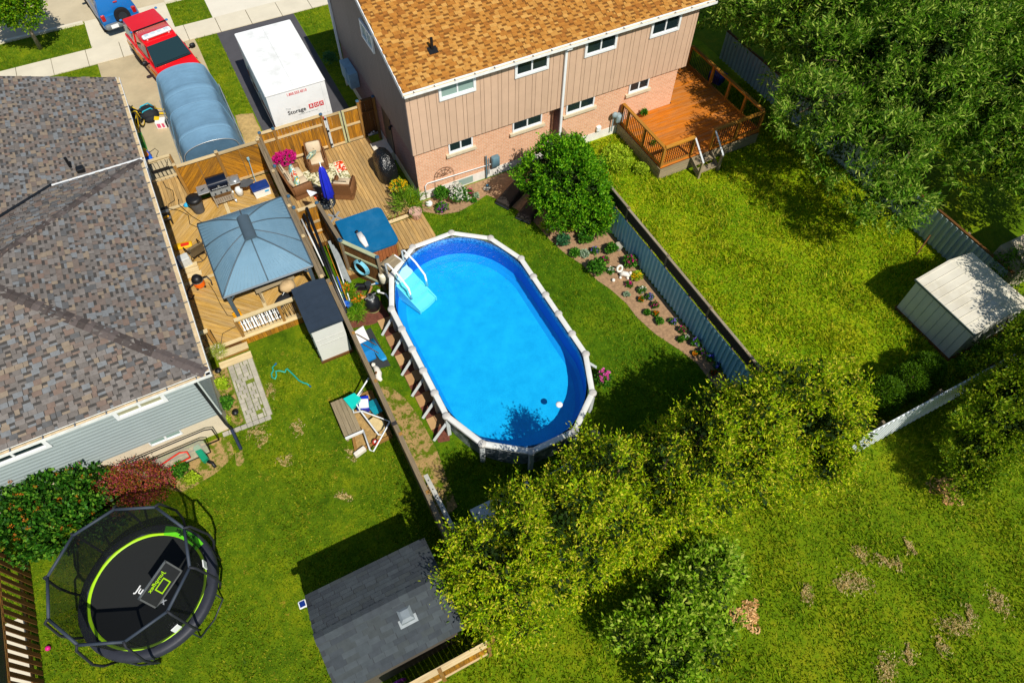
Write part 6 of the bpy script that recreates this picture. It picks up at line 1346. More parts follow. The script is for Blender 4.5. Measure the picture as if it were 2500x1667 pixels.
for xx in (16.95, 17.95):
    part('handrail', MB().tube([(xx, 16.35, OZ+.95), (xx+.02, 15.55, .85)], .04, 4), WHITE, st); board('newel', st, WEATH, (xx, 15.6, 0), (xx, 15.6, .85), .09, .09, (0, 1, 0)); board('stringer', st, WEATH, (xx, 16.3, .5), (xx, 15.6, .12), .05, .2)
# corrugated fences
TEAL = mat('pale_teal_metal', '#9fd6e4', .5, .06, 1.5, 0, orand=.04); TEAL2 = mat('teal_metal_recess', '#84c0d2', .5, .06, 1.5, 0)
def corrugated(name, label, p0, p1, h, pitch=.2, m=TEAL, m2=TEAL2, side=1, cap=None, lean=0., h2=None):
    p0, p1 = Vector((*p0, 0)), Vector((*p1, 0)); d = (p1-p0).normalized(); n = Vector((-d.y, d.x, 0))*side; L = (p1-p0).length; up = Vector((0, 0, 1))
    t = thing(name, label, 'fence', tuple((p0+p1)/2)); k = int(L/pitch)
    for i in range(k):
        hh = h if h2 is None else h+(h2-h)*i/k
        c = p0+d*(i+.27)*pitch; tip = up*hh+n*lean
        q = MB()
        a, b, e = d*pitch*.26, d*pitch*.18, n*.045
        q.loft([[tuple(c-a+z), tuple(c-b+e+z), tuple(c+b+e+z), tuple(c+a+z), tuple(c+a-n*.006+z), tuple(c-a-n*.006+z)] for z in (up*.04, tip)])
        part('rib', q, m, t)
        c = p0+d*(i+.77)*pitch
        q = MB().loft([[tuple(c-a*.95+z), tuple(c+a*.95+z), tuple(c+a*.95-n*.006+z), tuple(c-a*.95-n*.006+z)] for z in (up*.04, tip)])
        part('pan', q, m2, t)
    for zz in (.3, h*.9): board('rail', t, W_GREY, p0-n*.05+up*zz, p1-n*.05+up*zz, .05, .08)
    if cap: board('cap', t, cap, p0-n*.03+up*(h+.03), p1-n*.03+up*(h+.03), .1, .05)
    for q in range(int(L/2.4)+1): c = p0+d*min(q*2.4, L); post(t, c.x-n.x*.12, c.y-n.y*.12, 0, h+.05, .09, W_GREY)
    return t
ct = corrugated('corrugated_fence', 'pale teal corrugated metal fence with dark lattice top beside the flower bed', (12.1, 17.2), (12.1, 6.0), 1.3, .2, side=-1)
LAT = mat('lattice_wood', '#3f362c', .85, .15, 8); LATC = wood('lattice_cap', '#9c917f', '#6f6454', '#b08a3a', .25)
for (ya, yb, zt) in ((17.2, 14.02, 1.86), (14.02, 11.46, 1.82), (11.46, 8.96, 1.8), (8.96, 6.37, 1.78), (6.37, 5.2, 1.74)):
    lt = MB(); y = ya
    nn_ = int((ya-yb+.5)/.075)
    for i in range(nn_):
        for s in (1, -1):
            y0 = ya-i*.075+(0 if s > 0 else .5); y1 = y0+s*-.5 if s < 0 else y0+.5
            z0_, z1_ = 1.32, zt-.03
            if s > 0: a, b = (y0, z0_), (y0+(z1_-z0_), z1_)
            else: a, b = (y0, z0_), (y0-(z1_-z0_), z1_)
            def cl(p, q):
                (y_a, z_a), (y_b, z_b) = p, q
                if y_a > ya: k = (ya-y_b)/(y_a-y_b) if y_a != y_b else 0; z_a = z_b+(z_a-z_b)*k; y_a = ya
                if y_a < yb: k = (yb-y_b)/(y_a-y_b) if y_a != y_b else 0; z_a = z_b+(z_a-z_b)*k; y_a = yb
                return y_a, z_a
            if max(a[0], b[0]) <= yb or min(a[0], b[0]) >= ya: continue
            a2, b2 = cl(a, b), cl(b, a)
            if abs(a2[0]-b2[0]) < .03: continue
            ctr = Vector((12.16+.006*s, (a2[0]+b2[0])/2, (a2[1]+b2[1])/2)); L = math.hypot(a2[0]-b2[0], a2[1]-b2[1]); an = math.degrees(math.atan2(b2[1]-a2[1], b2[0]-a2[0]))
            lt.box(ctr, (.012, L, .042), rot('X', an))
    part('lattice', lt, LAT, ct)
    board('top_rail', ct, LATC, (12.16, ya, zt), (12.16, yb+.02, zt), .09, .05)
    post(ct, 12.18, yb, 0, zt+.03, .09, W_GREY)
corrugated('metal_fence', 'pale corrugated metal fence in the shade of the willow beside the small shed', (22.85, 22.0), (22.85, 5.5), 1.4, .24, mat('pale_grey_metal', '#a9bcbd', .5, .08, 1.2, 0), mat('grey_metal_recess', '#91a5a8', .5, .08, 1.2), side=-1, cap=W_BROWN)
WM = mat('white_corrugated', '#e9eef0', .45, .04, 1.5); WM2 = mat('white_corrugated_recess', '#d6dde0', .45, .04, 1.5)
corrugated('white_fence', 'white corrugated metal fence behind the three round cedars', (24.0, 3.08), (13.4, 3.08), 1.55, .2, WM, WM2, side=1, lean=-.04)
# small metal shed
ms = thing('metal_shed', 'off white metal garden shed with ridged roof and tree shadow on it', 'shed', (21.0, 5.5, 0))
MW = mat('shed_metal', '#cdd0c6', .5, .06, 1.2, 0); MR = mat('shed_roof_metal', '#dcd6c4', .45, .08, 1.5, 0, dirt='#a89b7c', dirt_amt=.4)
mx0, mx1, my0, my1, me_, mr_ = 19.4, 22.0, 4.28, 6.75, 1.66, 1.95
part('plinth', MB().bx(mx0-.06, mx1+.06, my0-.06, my1+.06, 0, .08), W_BROWN, ms)
part('wall', MB().bx(mx0, mx1, my0, my1, .08, me_).loft([[(mx0, my0, me_), (mx0+1.3, my0, mr_-.04), (mx1, my0, me_)], [(mx0, my1, me_), (mx0+1.3, my1, mr_-.04), (mx1, my1, me_)]]), MW, ms)
for i in range(8): part('wall_rib', MB().bx(mx0-.012, mx0, my0+.25+i*.28, my0+.265+i*.28, .1, me_-.05), mat('rib_grey', '#a9aea6', .5), ms)
mrf = part('roof', MB().loft([[(mx0-.06, my0-.06, me_-.01), (mx0+1.3, my0-.06, mr_), (mx1+.06, my0-.06, me_-.01), (mx1+.06, my0-.06, me_-.06), (mx0+1.3, my0-.06, mr_-.05), (mx0-.06, my0-.06, me_-.06)], [(mx0-.06, my1+.06, me_-.01), (mx0+1.3, my1+.06, mr_), (mx1+.06, my1+.06, me_-.01), (mx1+.06, my1+.06, me_-.06), (mx0+1.3, my1+.06, mr_-.05), (mx0-.06, my1+.06, me_-.06)]]), MR, ms)
for i in range(9):
    yy = my0+.02+i*.305; q = MB()
    q.loft([[(mx0-.06, yy-.012, me_-.008), (mx0-.06, yy+.012, me_-.008), (mx0-.06, yy, me_+.012)], [(mx0+1.3, yy-.012, mr_+.002), (mx0+1.3, yy+.012, mr_+.002), (mx0+1.3, yy, mr_+.022)], [(mx1+.06, yy-.012, me_-.008), (mx1+.06, yy+.012, me_-.008), (mx1+.06, yy, me_+.012)]])
    part('roof_rib', q, MR, mrf)
part('roof_edge', MB().bx(mx0-.08, mx0-.05, my0-.08, my1+.08, me_-.08, me_-.0), mat('edge_trim', '#5d6a66', .5), mrf)
single('leaning_stick', MB().tube([(22.7, 8.6, .5), (22.0, 8.3, .02)], .03, 6), W_BROWN, 'brown post lying against the shaded metal fence', 'post')
single('neighbour_roof', MB().loft([[(23.2, 5.4, 1.6), (26.5, 5.4, 1.6), (26.5, 6.4, 2.05), (23.2, 6.4, 2.05)], [(23.2, 5.4, 1.68), (26.5, 5.4, 1.68), (26.5, 6.4, 2.13), (23.2, 6.4, 2.13)]]).bx(23.3, 26.4, 5.5, 6.6, 0, 1.6), mat('tan_roof', '#b3a68e', .9, .15, 4), 'pale tan shed roof half hidden behind the willow at the right edge', 'shed')
gbin = thing('green_cart', 'dark green lidded cart in the shade behind the orange deck', 'bin', (19.6, 23.0, 0), 0)
part('bin', MB().loft([[(-.22, -.25, 0), (.22, -.25, 0), (.22, .25, 0), (-.22, .25, 0)], [(-.28, -.32, .95), (.28, -.32, .95), (.28, .32, .95), (-.28, .32, .95)]]), mat('cart_green', '#1c6b45', .5), gbin); part('lid', MB().rbox((0, 0, .99), (.62, .7, .08), .03), mat('cart_lid', '#22805a', .5), gbin)
bbin = thing('blue_box', 'blue recycling box in deep shade beyond the orange deck', 'bin', (21.6, 20.6, 0), 20)
part('bin', MB().loft([[(-.22, -.3, 0), (.22, -.3, 0), (.22, .3, 0), (-.22, .3, 0)], [(-.26, -.36, .45), (.26, -.36, .45), (.26, .36, .45), (-.26, .36, .45)]]), mat('bin_blue', '#173a9a', .5), bbin)
plank_fence('tall_fence', 'dark brown slatted fence at the far corner of the brown roofed house', (18.75, 23.5), (20.8, 23.5), .05, 2.6, (0, 1), W_BROWN, .2, -1, (.5, 2.3), gap=.035, tm=W_BROWN)
# dark mats under the fruit tree
for j, (x, y, rz, lb_) in enumerate(((9.5, 18.15, 28, 'dark tarpaulin lounger cover in the tree shade, nearest the brick wall'), (9.85, 17.1, 32, 'dark tarpaulin lounger cover in the tree shade, nearest the lawn'))):
    t_ = thing('covered_lounger', lb_, 'lounger', (x, y, .012), rz)
    part('cover', MB().loft([[(-.75, -.32, 0), (.75, -.32, 0), (.75, .32, 0), (-.75, .32, 0)], [(-.72, -.3, .2), (.7, -.3, .28), (.7, .3, .28), (-.72, .3, .2)], [(-.5, -.2, .26), (.6, -.2, .4), (.6, .2, .4), (-.5, .2, .26)]]), mat('tarp_dark', '#2c2723', .75, .2, 6, .4, 14), t_)
    part('frame', MB().tube([(-.75, -.33, .06), (-.75, .33, .06)], .025, 6), DARKM, t_)
# ------------------------------------------------------------------ vegetation
def unit(v): return v/np.maximum(np.linalg.norm(v, axis=1, keepdims=True), 1e-9)
def sprays(blobs, n, per, size, leaf, up=.35, shell=(.6, 1.04), seed=1, wild=.75, zmin=.05, lump=.18, below=-.75, orient=0.):
    """Leaf quads in tufts spread through a union of ellipsoids, thickest near the surface."""
    g = np.random.default_rng(seed); B = np.array(blobs, float)
    wt = (B[:, 3]*B[:, 4]*B[:, 5])**(2/3); idx = g.choice(len(B), n, p=wt/wt.sum())
    d = unit(g.normal(size=(n, 3))); d[:, 2] = np.where(d[:, 2] < below, -d[:, 2], d[:, 2])
    q = g.random(n); r = shell[0]+(shell[1]-shell[0])*q**.45
    ph = g.random((5, 3))*6.28; k = g.normal(size=(5, 3))*3.2
    lm = sum(np.sin(d @ k[i]+ph[i, 0]+idx*1.7) for i in range(5))/5
    c = B[idx, :3]+d*B[idx, 3:6]*(r*(1+lump*lm))[:, None]
    nrm = unit(d/B[idx, 3:6]); ax = unit(nrm+np.array([0, 0, up])+g.normal(size=(n, 3))*.35)
    c = np.repeat(c, per, 0); ax = np.repeat(ax, per, 0); m = n*per
    t = g.random((m, 1)); p = c+ax*t*size+g.normal(size=(m, 3))*size*.28
    dr = unit(ax+g.normal(size=(m, 3))*wild); l = leaf[0]*(.6+.7*g.random((m, 1))); w = leaf[1]*(.7+.6*g.random((m, 1)))
    ref = g.normal(size=(m, 3)); ref = unit(ref*(1-orient)+nrm.repeat(per, 0)*orient) if orient else ref
    sd = unit(np.cross(dr, ref)); p[:, 2] = np.maximum(p[:, 2], zmin)
    V = np.empty((m, 4, 3)); V[:, 0] = p; V[:, 1] = p+dr*l*.5+sd*w*.5; V[:, 2] = p+dr*l; V[:, 3] = p+dr*l*.5-sd*w*.5
    return V.reshape(-1, 3)
def fans(blobs, n, K, per, size, leaf, up=.5, shell=(.75, 1.06), seed=1, fan=.9, zmin=.05, lump=.25, below=-.75, rough=.3, holes=.3):
    """Feathery fans of leaflets: each cluster is K twigs spread in a plane, leaflets set along them."""
    g = np.random.default_rng(seed); B = np.array(blobs, float)
    wt = (B[:, 3]*B[:, 4]*B[:, 5])**(2/3); idx = g.choice(len(B), n, p=wt/wt.sum())
    d = unit(g.normal(size=(n, 3))); d[:, 2] = np.where(d[:, 2] < below, -d[:, 2], d[:, 2])
    r = shell[0]+(shell[1]-shell[0])*g.random(n)**.6
    ph = g.random(6)*6.28; k = g.normal(size=(6, 3))*3.4
    lm = sum(np.sin(d @ k[i]+ph[i]+idx*1.7) for i in range(6))/3.5
    c = B[idx, :3]+d*B[idx, 3:6]*(r*(1+lump*lm))[:, None]
    if holes:
        kk = np.concatenate([unit(g.normal(size=(5, 3)))*4.2, unit(g.normal(size=(5, 3)))*8.]); hv = sum(np.sin(c @ kk[i]+i*1.3)*(1. if i < 5 else .7) for i in range(10))
        q = np.argsort(hv)[int(n*holes):]; c, d, idx = c[q], d[q], idx[q]; n = len(q)
    ax = unit(unit(d/B[idx, 3:6])+np.array([0, 0, up])+g.normal(size=(n, 3))*.35)
    s = unit(np.cross(ax, g.normal(size=(n, 3)))); sz = size*(.6+.8*g.random(n))
    th = np.linspace(-fan, fan, K)[None, :]+g.normal(size=(n, K))*.15
    tw = unit((np.cos(th)[..., None]*ax[:, None]+np.sin(th)[..., None]*s[:, None]+g.normal(size=(n, K, 3))*.12).reshape(-1, 3)).reshape(n, K, 3)
    ln = (sz[:, None]*(1-.35*np.abs(th)/max(fan, .01)))
    t = np.linspace(.12, 1, per)[None, None, :]
    p = c[:, None, None]+tw[:, :, None]*(ln[..., None]*t)[..., None]+g.normal(size=(n, K, per, 3))*size*.05
    sgn = np.where(np.arange(per) % 2 == 0, 1., -1.)[None, None, :, None]
    dr = tw[:, :, None]*.75+s[:, None, None]*sgn*.65+g.normal(size=(n, K, per, 3))*rough
    p = p.reshape(-1, 3); dr = unit(dr.reshape(-1, 3)); m = len(p)
    l = leaf[0]*(.6+.8*g.random((m, 1))); w = leaf[1]*(.7+.6*g.random((m, 1))); sd = unit(np.cross(dr, np.repeat(np.cross(ax, s), K*per, 0)*.0+g.normal(size=(m, 3)))); p[:, 2] = np.maximum(p[:, 2], zmin)
    V = np.empty((m, 4, 3)); V[:, 0] = p; V[:, 1] = p+dr*l*.5+sd*w*.5; V[:, 2] = p+dr*l; V[:, 3] = p+dr*l*.5-sd*w*.5
    return V.reshape(-1, 3)
def plant_part(name, V, m, parent, k=4, kind=None):
    V = np.asarray(V); c = (V.min(0)+V.max(0))/2
    o = _link(name, np_mesh(name, V-c, k, m), parent, Matrix.Translation(c)); return tag(o, kind=kind)
BARK = mat('bark', '#5d4a3a', .9, .25, 14, .6, 30); BARKG = mat('grey_bark', '#9a8d7c', .9, .2, 14, .5, 30)
CORE = leafmat('shaded_inner_leaf', ['#16260a', '#20340a', '#2c460c'], .1, 1., .7, .2)  # dark tones stand for the shade deep inside the crowns
def tree(name, label, cat, base, trunk_r, top, blobs, lm, n, per, size, leaf, bark=BARK, group=None, seed=1, limbs=6, fan=None, lk=.5, core=0, **kw):
    t = thing(name, label, cat, base, None, group); mb = MB(); b = Vector(base); tp_ = Vector(top)
    mb.tube([b, b.lerp(tp_, .4)+Vector((.04, -.03, 0)), b.lerp(tp_, .75), tp_], [trunk_r*1.15, trunk_r*.85, trunk_r*.6, trunk_r*.25], 8)
    rr = random.Random(seed)
    for i in range(limbs):
        q = blobs[i % len(blobs)]; s = b.lerp(tp_, rr.uniform(.3, .8)); e = Vector((q[0]+rr.uniform(-.6, .6)*q[3], q[1]+rr.uniform(-.6, .6)*q[4], q[2]+rr.uniform(-.1, .6)*q[5]))
        mb.tube([s, s.lerp(e, .5)+Vector((0, 0, .1*(e-s).length)), e], [trunk_r*lk, trunk_r*lk*.6, trunk_r*lk*.2], 6)
    part('trunk', mb, bark, t, True)
    plant_part('crown', fans(blobs, n, fan, per, size, leaf, seed=seed, **kw) if fan else sprays(blobs, n, per, size, leaf, seed=seed, **kw), lm, t)
    if core: plant_part('added_inner_foliage', sprays(blobs, core*4, 4, .25, (.15, .09), seed=seed+500, shell=(.2, .74), wild=1.2, lump=.15), CORE, t)  # filler leaves added to block light and darken the gaps
    return t
CEDAR = leafmat('cedar_leaf', ['#558406', '#82a80a', '#aac40e', '#cdd41c', '#dcc84c'], .38, 2.4, .55, .4)
cedars = [(1.75, 4.3, 4.0), (3.0, 4.6, 4.5), (4.25, 4.5, 4.7), (5.5, 4.7, 4.8), (6.75, 4.4, 4.7), (8.0, 4.6, 4.7), (9.25, 4.4, 4.9), (10.4, 4.6, 5.1), (11.4, 4.3, 4.7), (12.2, 3.9, 4.1)]
words_ = ('first cedar of the hedge, overhanging the dark shed roof', 'second cedar of the hedge from the dark shed', 'third cedar of the hedge from the dark shed', 'fourth cedar of the hedge, behind the pool corner', 'fifth cedar of the hedge, in its middle', 'sixth cedar of the hedge from the dark shed', 'seventh cedar of the hedge from the dark shed', 'eighth cedar of the hedge, hiding the teal fence end', 'ninth cedar of the hedge, next to last', 'last cedar of the hedge, beside the white fence')
for i, (x, y, h) in enumerate(cedars):
    rr = random.Random(i); R0 = 1.2 if i < 9 else .95
    bl = [(x+rr.uniform(-.2, .2), y-.2, .9, R0*1.0, R0*1.25, .9), (x+rr.uniform(-.3, .3), y+rr.uniform(-.2, .2), 2.0, R0*.85, R0*1.0, .9), (x+rr.uniform(-.3, .3), y+rr.uniform(-.3, .3), h*.7, .75, .8, .9)]
    for k in range(11): q = rr.uniform(.25, .85); a_ = rr.uniform(0, 6.28); e_ = 1.4*(1-q*.5); bl.append((x+e_*.8*math.cos(a_), y+e_*math.sin(a_), h*q, .42, .45, .5))
    bl.append((x+rr.uniform(-.3, .3), y+rr.uniform(-.2, .3), h-.45, .35, .35, .6))
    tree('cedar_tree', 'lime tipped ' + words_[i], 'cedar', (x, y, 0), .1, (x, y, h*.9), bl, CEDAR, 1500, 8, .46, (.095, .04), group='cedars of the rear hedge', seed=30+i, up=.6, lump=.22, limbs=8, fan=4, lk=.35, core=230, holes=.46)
# willow
WIL = leafmat('willow_leaf', ['#2c520a', '#48760e', '#6a9a1e', '#96b83a', '#bac860'], .38, 1.4, .5, .4)
wb_ = [(25.0, 14.0, 4.2, 3.6, 4.2, 3.2), (22.5, 15.6, 3.8, 2.0, 2.1, 1.8), (20.7, 11.8, 3.3, 1.9, 1.8, 1.4), (23.0, 19.6, 4.2, 2.4, 2.6, 2.0), (25.0, 9.3, 3.2, 1.7, 1.5, 1.2), (27.6, 9.8, 4.4, 3.0, 3.2, 2.6), (20.2, 9.5, 2.6, 1.1, 1.0, .8), (26.6, 7.2, 3.2, 2.2, 1.7, 1.5), (21.6, 21.9, 3.6, 1.5, 1.5, 1.3), (23.3, 13.2, 4.8, 2.2, 2.4, 2.0), (22.6, 17.2, 4.8, 2.0, 1.8, 1.8), (19.1, 13.3, 4.2, 1.2, 1.3, 1.0), (20.9, 15.0, 5.0, 1.2, 1.1, .9), (24.5, 16.8, 6.0, 2, 2, 1.6), (22.6, 23.6, 4.0, 2.0, 2.0, 1.6), (25.6, 19.6, 5.2, 2.6, 2.6, 2.0), (29.2, 13.4, 4.4, 2.4, 2.8, 2.4), (25.2, 11.2, 4.6, 1.8, 1.6, 1.5)]
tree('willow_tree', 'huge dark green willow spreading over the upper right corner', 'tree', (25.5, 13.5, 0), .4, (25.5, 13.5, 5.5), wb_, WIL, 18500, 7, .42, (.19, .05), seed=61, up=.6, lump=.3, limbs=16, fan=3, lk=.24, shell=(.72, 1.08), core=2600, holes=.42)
# fruit tree by the brick wall
FRU = leafmat('fruit_leaf', ['#2a5c06', '#3c7a0a', '#56980e', '#76b018', '#94c224'], .35, 1.8, .5, .4)
tree('fruit_tree', 'dense bright green leafy tree between brick wall and teal fence', 'tree', (10.7, 16.2, 0), .13, (10.7, 16.3, 2.9), [(10.6, 16.2, 2.1, 1.1, 1.1, 1.1), (11.2, 16.6, 2.2, .9, 1.1, 1.0), (10.1, 16.8, 1.9, .8, .8, .8), (11.1, 15.4, 1.7, .85, .9, .9), (10.5, 15.4, 1.4, .8, .7, .7), (11.5, 15.8, 1.5, .6, .9, .9), (11.0, 17.5, 2.0, .6, .55, .7), (9.85, 16.3, 1.7, .5, .5, .55), (10.7, 16.5, 2.95, .55, .55, .5), (11.45, 14.9, 1.0, .5, .5, .6)], FRU, 4700, 5, .26, (.1, .055), seed=71, up=.3, limbs=9, lump=.42, fan=3, lk=.4, core=500)
# small broad-leaved tree in front of the hedge
BRO = leafmat('broad_leaf', ['#5c8a10', '#7ea81a', '#a2c030', '#c0cc56'], .4, 1.6, .5, .35)
tree('small_tree', 'low dark green broad leaved tree in front of the cedar hedge', 'tree', (6.3, 1.5, 0), .08, (6.0, 1.7, 2.2), [(5.6, 1.6, 1.3, 1.0, .8, .7), (6.9, 2.0, 1.4, 1.0, .7, .7), (5.0, .9, 1.1, .8, .7, .6), (6.3, 1.1, 1.0, .9, .6, .6), (7.5, 1.9, 1.0, .6, .5, .5), (4.4, 1.7, 1.0, .5, .5, .5), (4.9, .2, .8, .5, .4, .4), (6.0, .4, .7, .5, .4, .4)], BRO, 1700, 5, .34, (.13, .07), seed=81, up=.3, limbs=9, lump=.5, fan=2, lk=.4, core=160)
# trees at the lower right
RGT = leafmat('fine_leaf', ['#4d7008', '#6c900c', '#90a818', '#b0b42e'], .42, 2., .5, .35)
tree('fine_leaved_tree', 'fine leaved olive green tree over wood chips in front of white fence', 'tree', (16.2, 1.1, 0), .1, (16.7, 1.3, 2.6), [(16.8, 1.3, 1.8, 1.1, .8, 1.0), (15.8, .75, 1.2, .7, .5, .6), (17.9, 1.9, 2.0, 1.1, .8, .9), (16.8, 1.4, 2.6, .7, .6, .5)], RGT, 2600, 6, .36, (.09, .045), seed=91, up=.4, limbs=9, lump=.5, fan=3, lk=.35, core=200)
tree('fine_leaved_tree', 'fine leaved olive green tree at the right picture edge', 'tree', (19.2, 1.6, 0), .1, (19.2, 1.7, 3.2), [(19.0, 1.8, 2.0, 1.8, 1.4, 1.4), (20.6, 2.3, 2.0, 1.4, 1.2, 1.2), (18.0, 1.2, 1.8, 1.2, 1.1, 1.0), (19.2, 1.8, 3.1, .9, .9, .8)], RGT, 2900, 6, .36, (.09, .045), seed=92, up=.4, limbs=9, lump=.5, fan=3, lk=.35, core=200)
tree('hedge_shrub', 'loose shrub growing over the white fence near the metal shed', 'shrub', (20.0, 3.6, 0), .05, (20.2, 3.5, 1.3), [(19.6, 3.5, .9, .9, .35, .6), (21.5, 3.5, 1.0, 1.3, .5, .7), (18.6, 3.3, .8, .5, .3, .5), (23.3, 5.0, 1.4, 1.0, 1.2, 1.0)], leafmat('shrub_leaf', ['#2f5208', '#4a7412', '#74982a'], .3, .8), 800, 12, .25, (.12, .05), seed=93, limbs=5)
tree('overhanging_tree', 'tree at the right edge throwing leaf shadow on the metal shed', 'tree', (23.6, 3.2, 0), .1, (23.4, 3.1, 3.6), [(21.5, 3.7, 3.5, .75, .5, .4), (22.3, 4.2, 3.7, .8, .6, .45), (20.9, 3.3, 3.4, .45, .3, .3), (23.3, 3.9, 3.9, .8, .7, .6)], RGT, 900, 6, .4, (.1, .05), seed=95, up=.4, limbs=7, lump=.5, fan=3, lk=.35)
RCD = leafmat('clipped_cedar', ['#2f5206', '#47700a', '#66880e'], .2, 1.5, .55, .25)
for i, (x, y, lb_) in enumerate(((15.83, 4.1, 'round clipped cedar ball nearest the cedar hedge'), (16.87, 4.08, 'middle of the three round clipped cedar balls'), (17.72, 4.15, 'round clipped cedar ball nearest the metal shed'))):
    tree('round_cedar', lb_, 'shrub', (x, y, 0), .05, (x, y, 1.1), [(x, y, .66, .56, .56, .66)], RCD, 1500, 8, .06, (.07, .022), group='round cedars by the white fence', seed=100+i, up=.2, wild=.9, limbs=2, shell=(.86, 1.0), lump=.05)
# street tree
tree('street_tree', 'young green street tree with pale trunk on the grass verge', 'tree', (-6.48, 37.5, 0), .09, (-6.45, 37.4, 3.0), [(-6.5, 37.3, 2.9, 1.2, 1.2, 1.0), (-6.3, 37.1, 2.2, .9, .9, .7), (-6.9, 37.5, 2.3, .8, .8, .7), (-6.6, 37.6, 3.6, .8, .8, .7)], leafmat('street_leaf', ['#2f5c06', '#4d820a', '#78a012', '#96b01c'], .3, 1.2, .45, .3), 1300, 11, .22, (.13, .08), BARKG, None, 111, 6, lump=.2)
# shrubs by the grey house
tree('orange_shrub', 'large green shrub with orange fading blossom by the grey house window', 'shrub', (-8.6, 12.2, 0), .07, (-8.6, 12.3, 1.3), [(-8.5, 12.4, 1.0, 1.0, .7, .8), (-9.4, 12.6, 1.0, .9, .7, .8), (-7.6, 12.2, .9, .7, .7, .7), (-8.2, 11.4, .9, 1.0, .6, .7), (-9.3, 11.7, .9, .9, .8, .7), (-7.4, 11.4, .7, .6, .5, .5)], leafmat('green_shrub_leaf', ['#16350a', '#24520c', '#37701a', '#6f9a2a'], .2, 1.5, .35, .3), 1700, 9, .16, (.13, .075), None or BARK, None, 121, 5, orient=.4, lump=.2)
ob = sprays([(-8.5, 12.4, 1.05, 1.0, .7, .85), (-9.4, 12.6, 1.05, .9, .7, .85), (-7.6, 12.2, .95, .7, .7, .75), (-8.2, 11.4, .95, 1.0, .6, .75), (-9.3, 11.7, .95, .9, .8, .75)], 75, 16, .09, (.05, .03), seed=122, shell=(.98, 1.04), wild=1.2, below=-.1)
plant_part('blossom', ob, leafmat('orange_blossom', ['#8a4a12', '#b5641a', '#c9862a'], .2, 2.), bpy.data.objects['orange_shrub'])
tree('red_barberry', 'rounded crimson leaved barberry shrub beside the goal net', 'shrub', (-6.5, 11.95, 0), .05, (-6.5, 11.95, .8), [(-6.5, 12.0, .55, .85, .6, .55), (-6.0, 11.85, .5, .5, .45, .45), (-6.95, 11.95, .5, .5, .5, .45)], leafmat('barberry_leaf', ['#7a2a3a', '#a8455a', '#b5602a', '#8a5a1c', '#5c7a1a'], .25, 1.6, .5, .3), 900, 11, .2, (.07, .035), BARK, None, 131, 5, up=.5)
# small plants
GRN = leafmat('bedding_leaf', ['#1f4d0a', '#34701a', '#4f8c22', '#74a82e'], .25, 3.); LIMEL = leafmat('lime_leaf', ['#7fa31a', '#a3bf2a', '#c3d13a'], .25, 3.); SILV = leafmat('silver_leaf', ['#7a9a72', '#9ab58f', '#c2d0ba'], .2, 3.); BLUEG = leafmat('blue_green_leaf', ['#2b5a3a', '#3f7a4a', '#5c9460'], .25, 3.)
def blossom(c, hexes): return leafmat('blossom_' + c, hexes, .3, 4., .6, .2)
BLO = {'magenta': blossom('magenta', ['#c01a7a', '#e02a9a', '#d81a6a']), 'white': blossom('white', ['#f2f0e6', '#e8e6da', '#fbf9f0']), 'orange': blossom('orange', ['#e8780c', '#f2951a', '#d8600a']), 'violet': blossom('violet', ['#7a5ac8', '#a08ae0', '#5a3ab0']), 'yellow': blossom('yellow', ['#f0c010', '#e8d01a', '#f2a810']), 'red': blossom('red', ['#c8301a', '#e0501a']), 'blue': blossom('blue', ['#3a4ac8', '#5a6ae0', '#8a90f0']), 'pink': blossom('pink', ['#e85ab0', '#f07ac8', '#d83a98']), 'purple': blossom('purple', ['#8a2a9a', '#b04ac0', '#6a2080'])}
def small_plant(name, label, cat, x, y, r, h, lm=GRN, flower=None, nf=8, nl=60, z=.02, leaf=(.1, .05), seed=0, fs=.05, up=.6, group=None, fper=9):
    t = thing(name, label, cat, (x, y, z), None, group); r *= .56; leaf = (leaf[0]*.75, leaf[1]*.8)
    plant_part('foliage', sprays([(x, y, z+h*.45, r, r, h*.5)], nl, 7, r*.25, leaf, seed=seed+1, up=up, shell=(.3, 1.), zmin=z, below=-.2), lm, t)
    if flower: plant_part('blossom', sprays([(x, y, z+h*.55, r*.85, r*.85, h*.5)], nf, fper, fs*.5, (fs, fs*.8), seed=seed+2, up=.6, shell=(.95, 1.1), wild=1.3, below=0), BLO[flower], t)
    return t
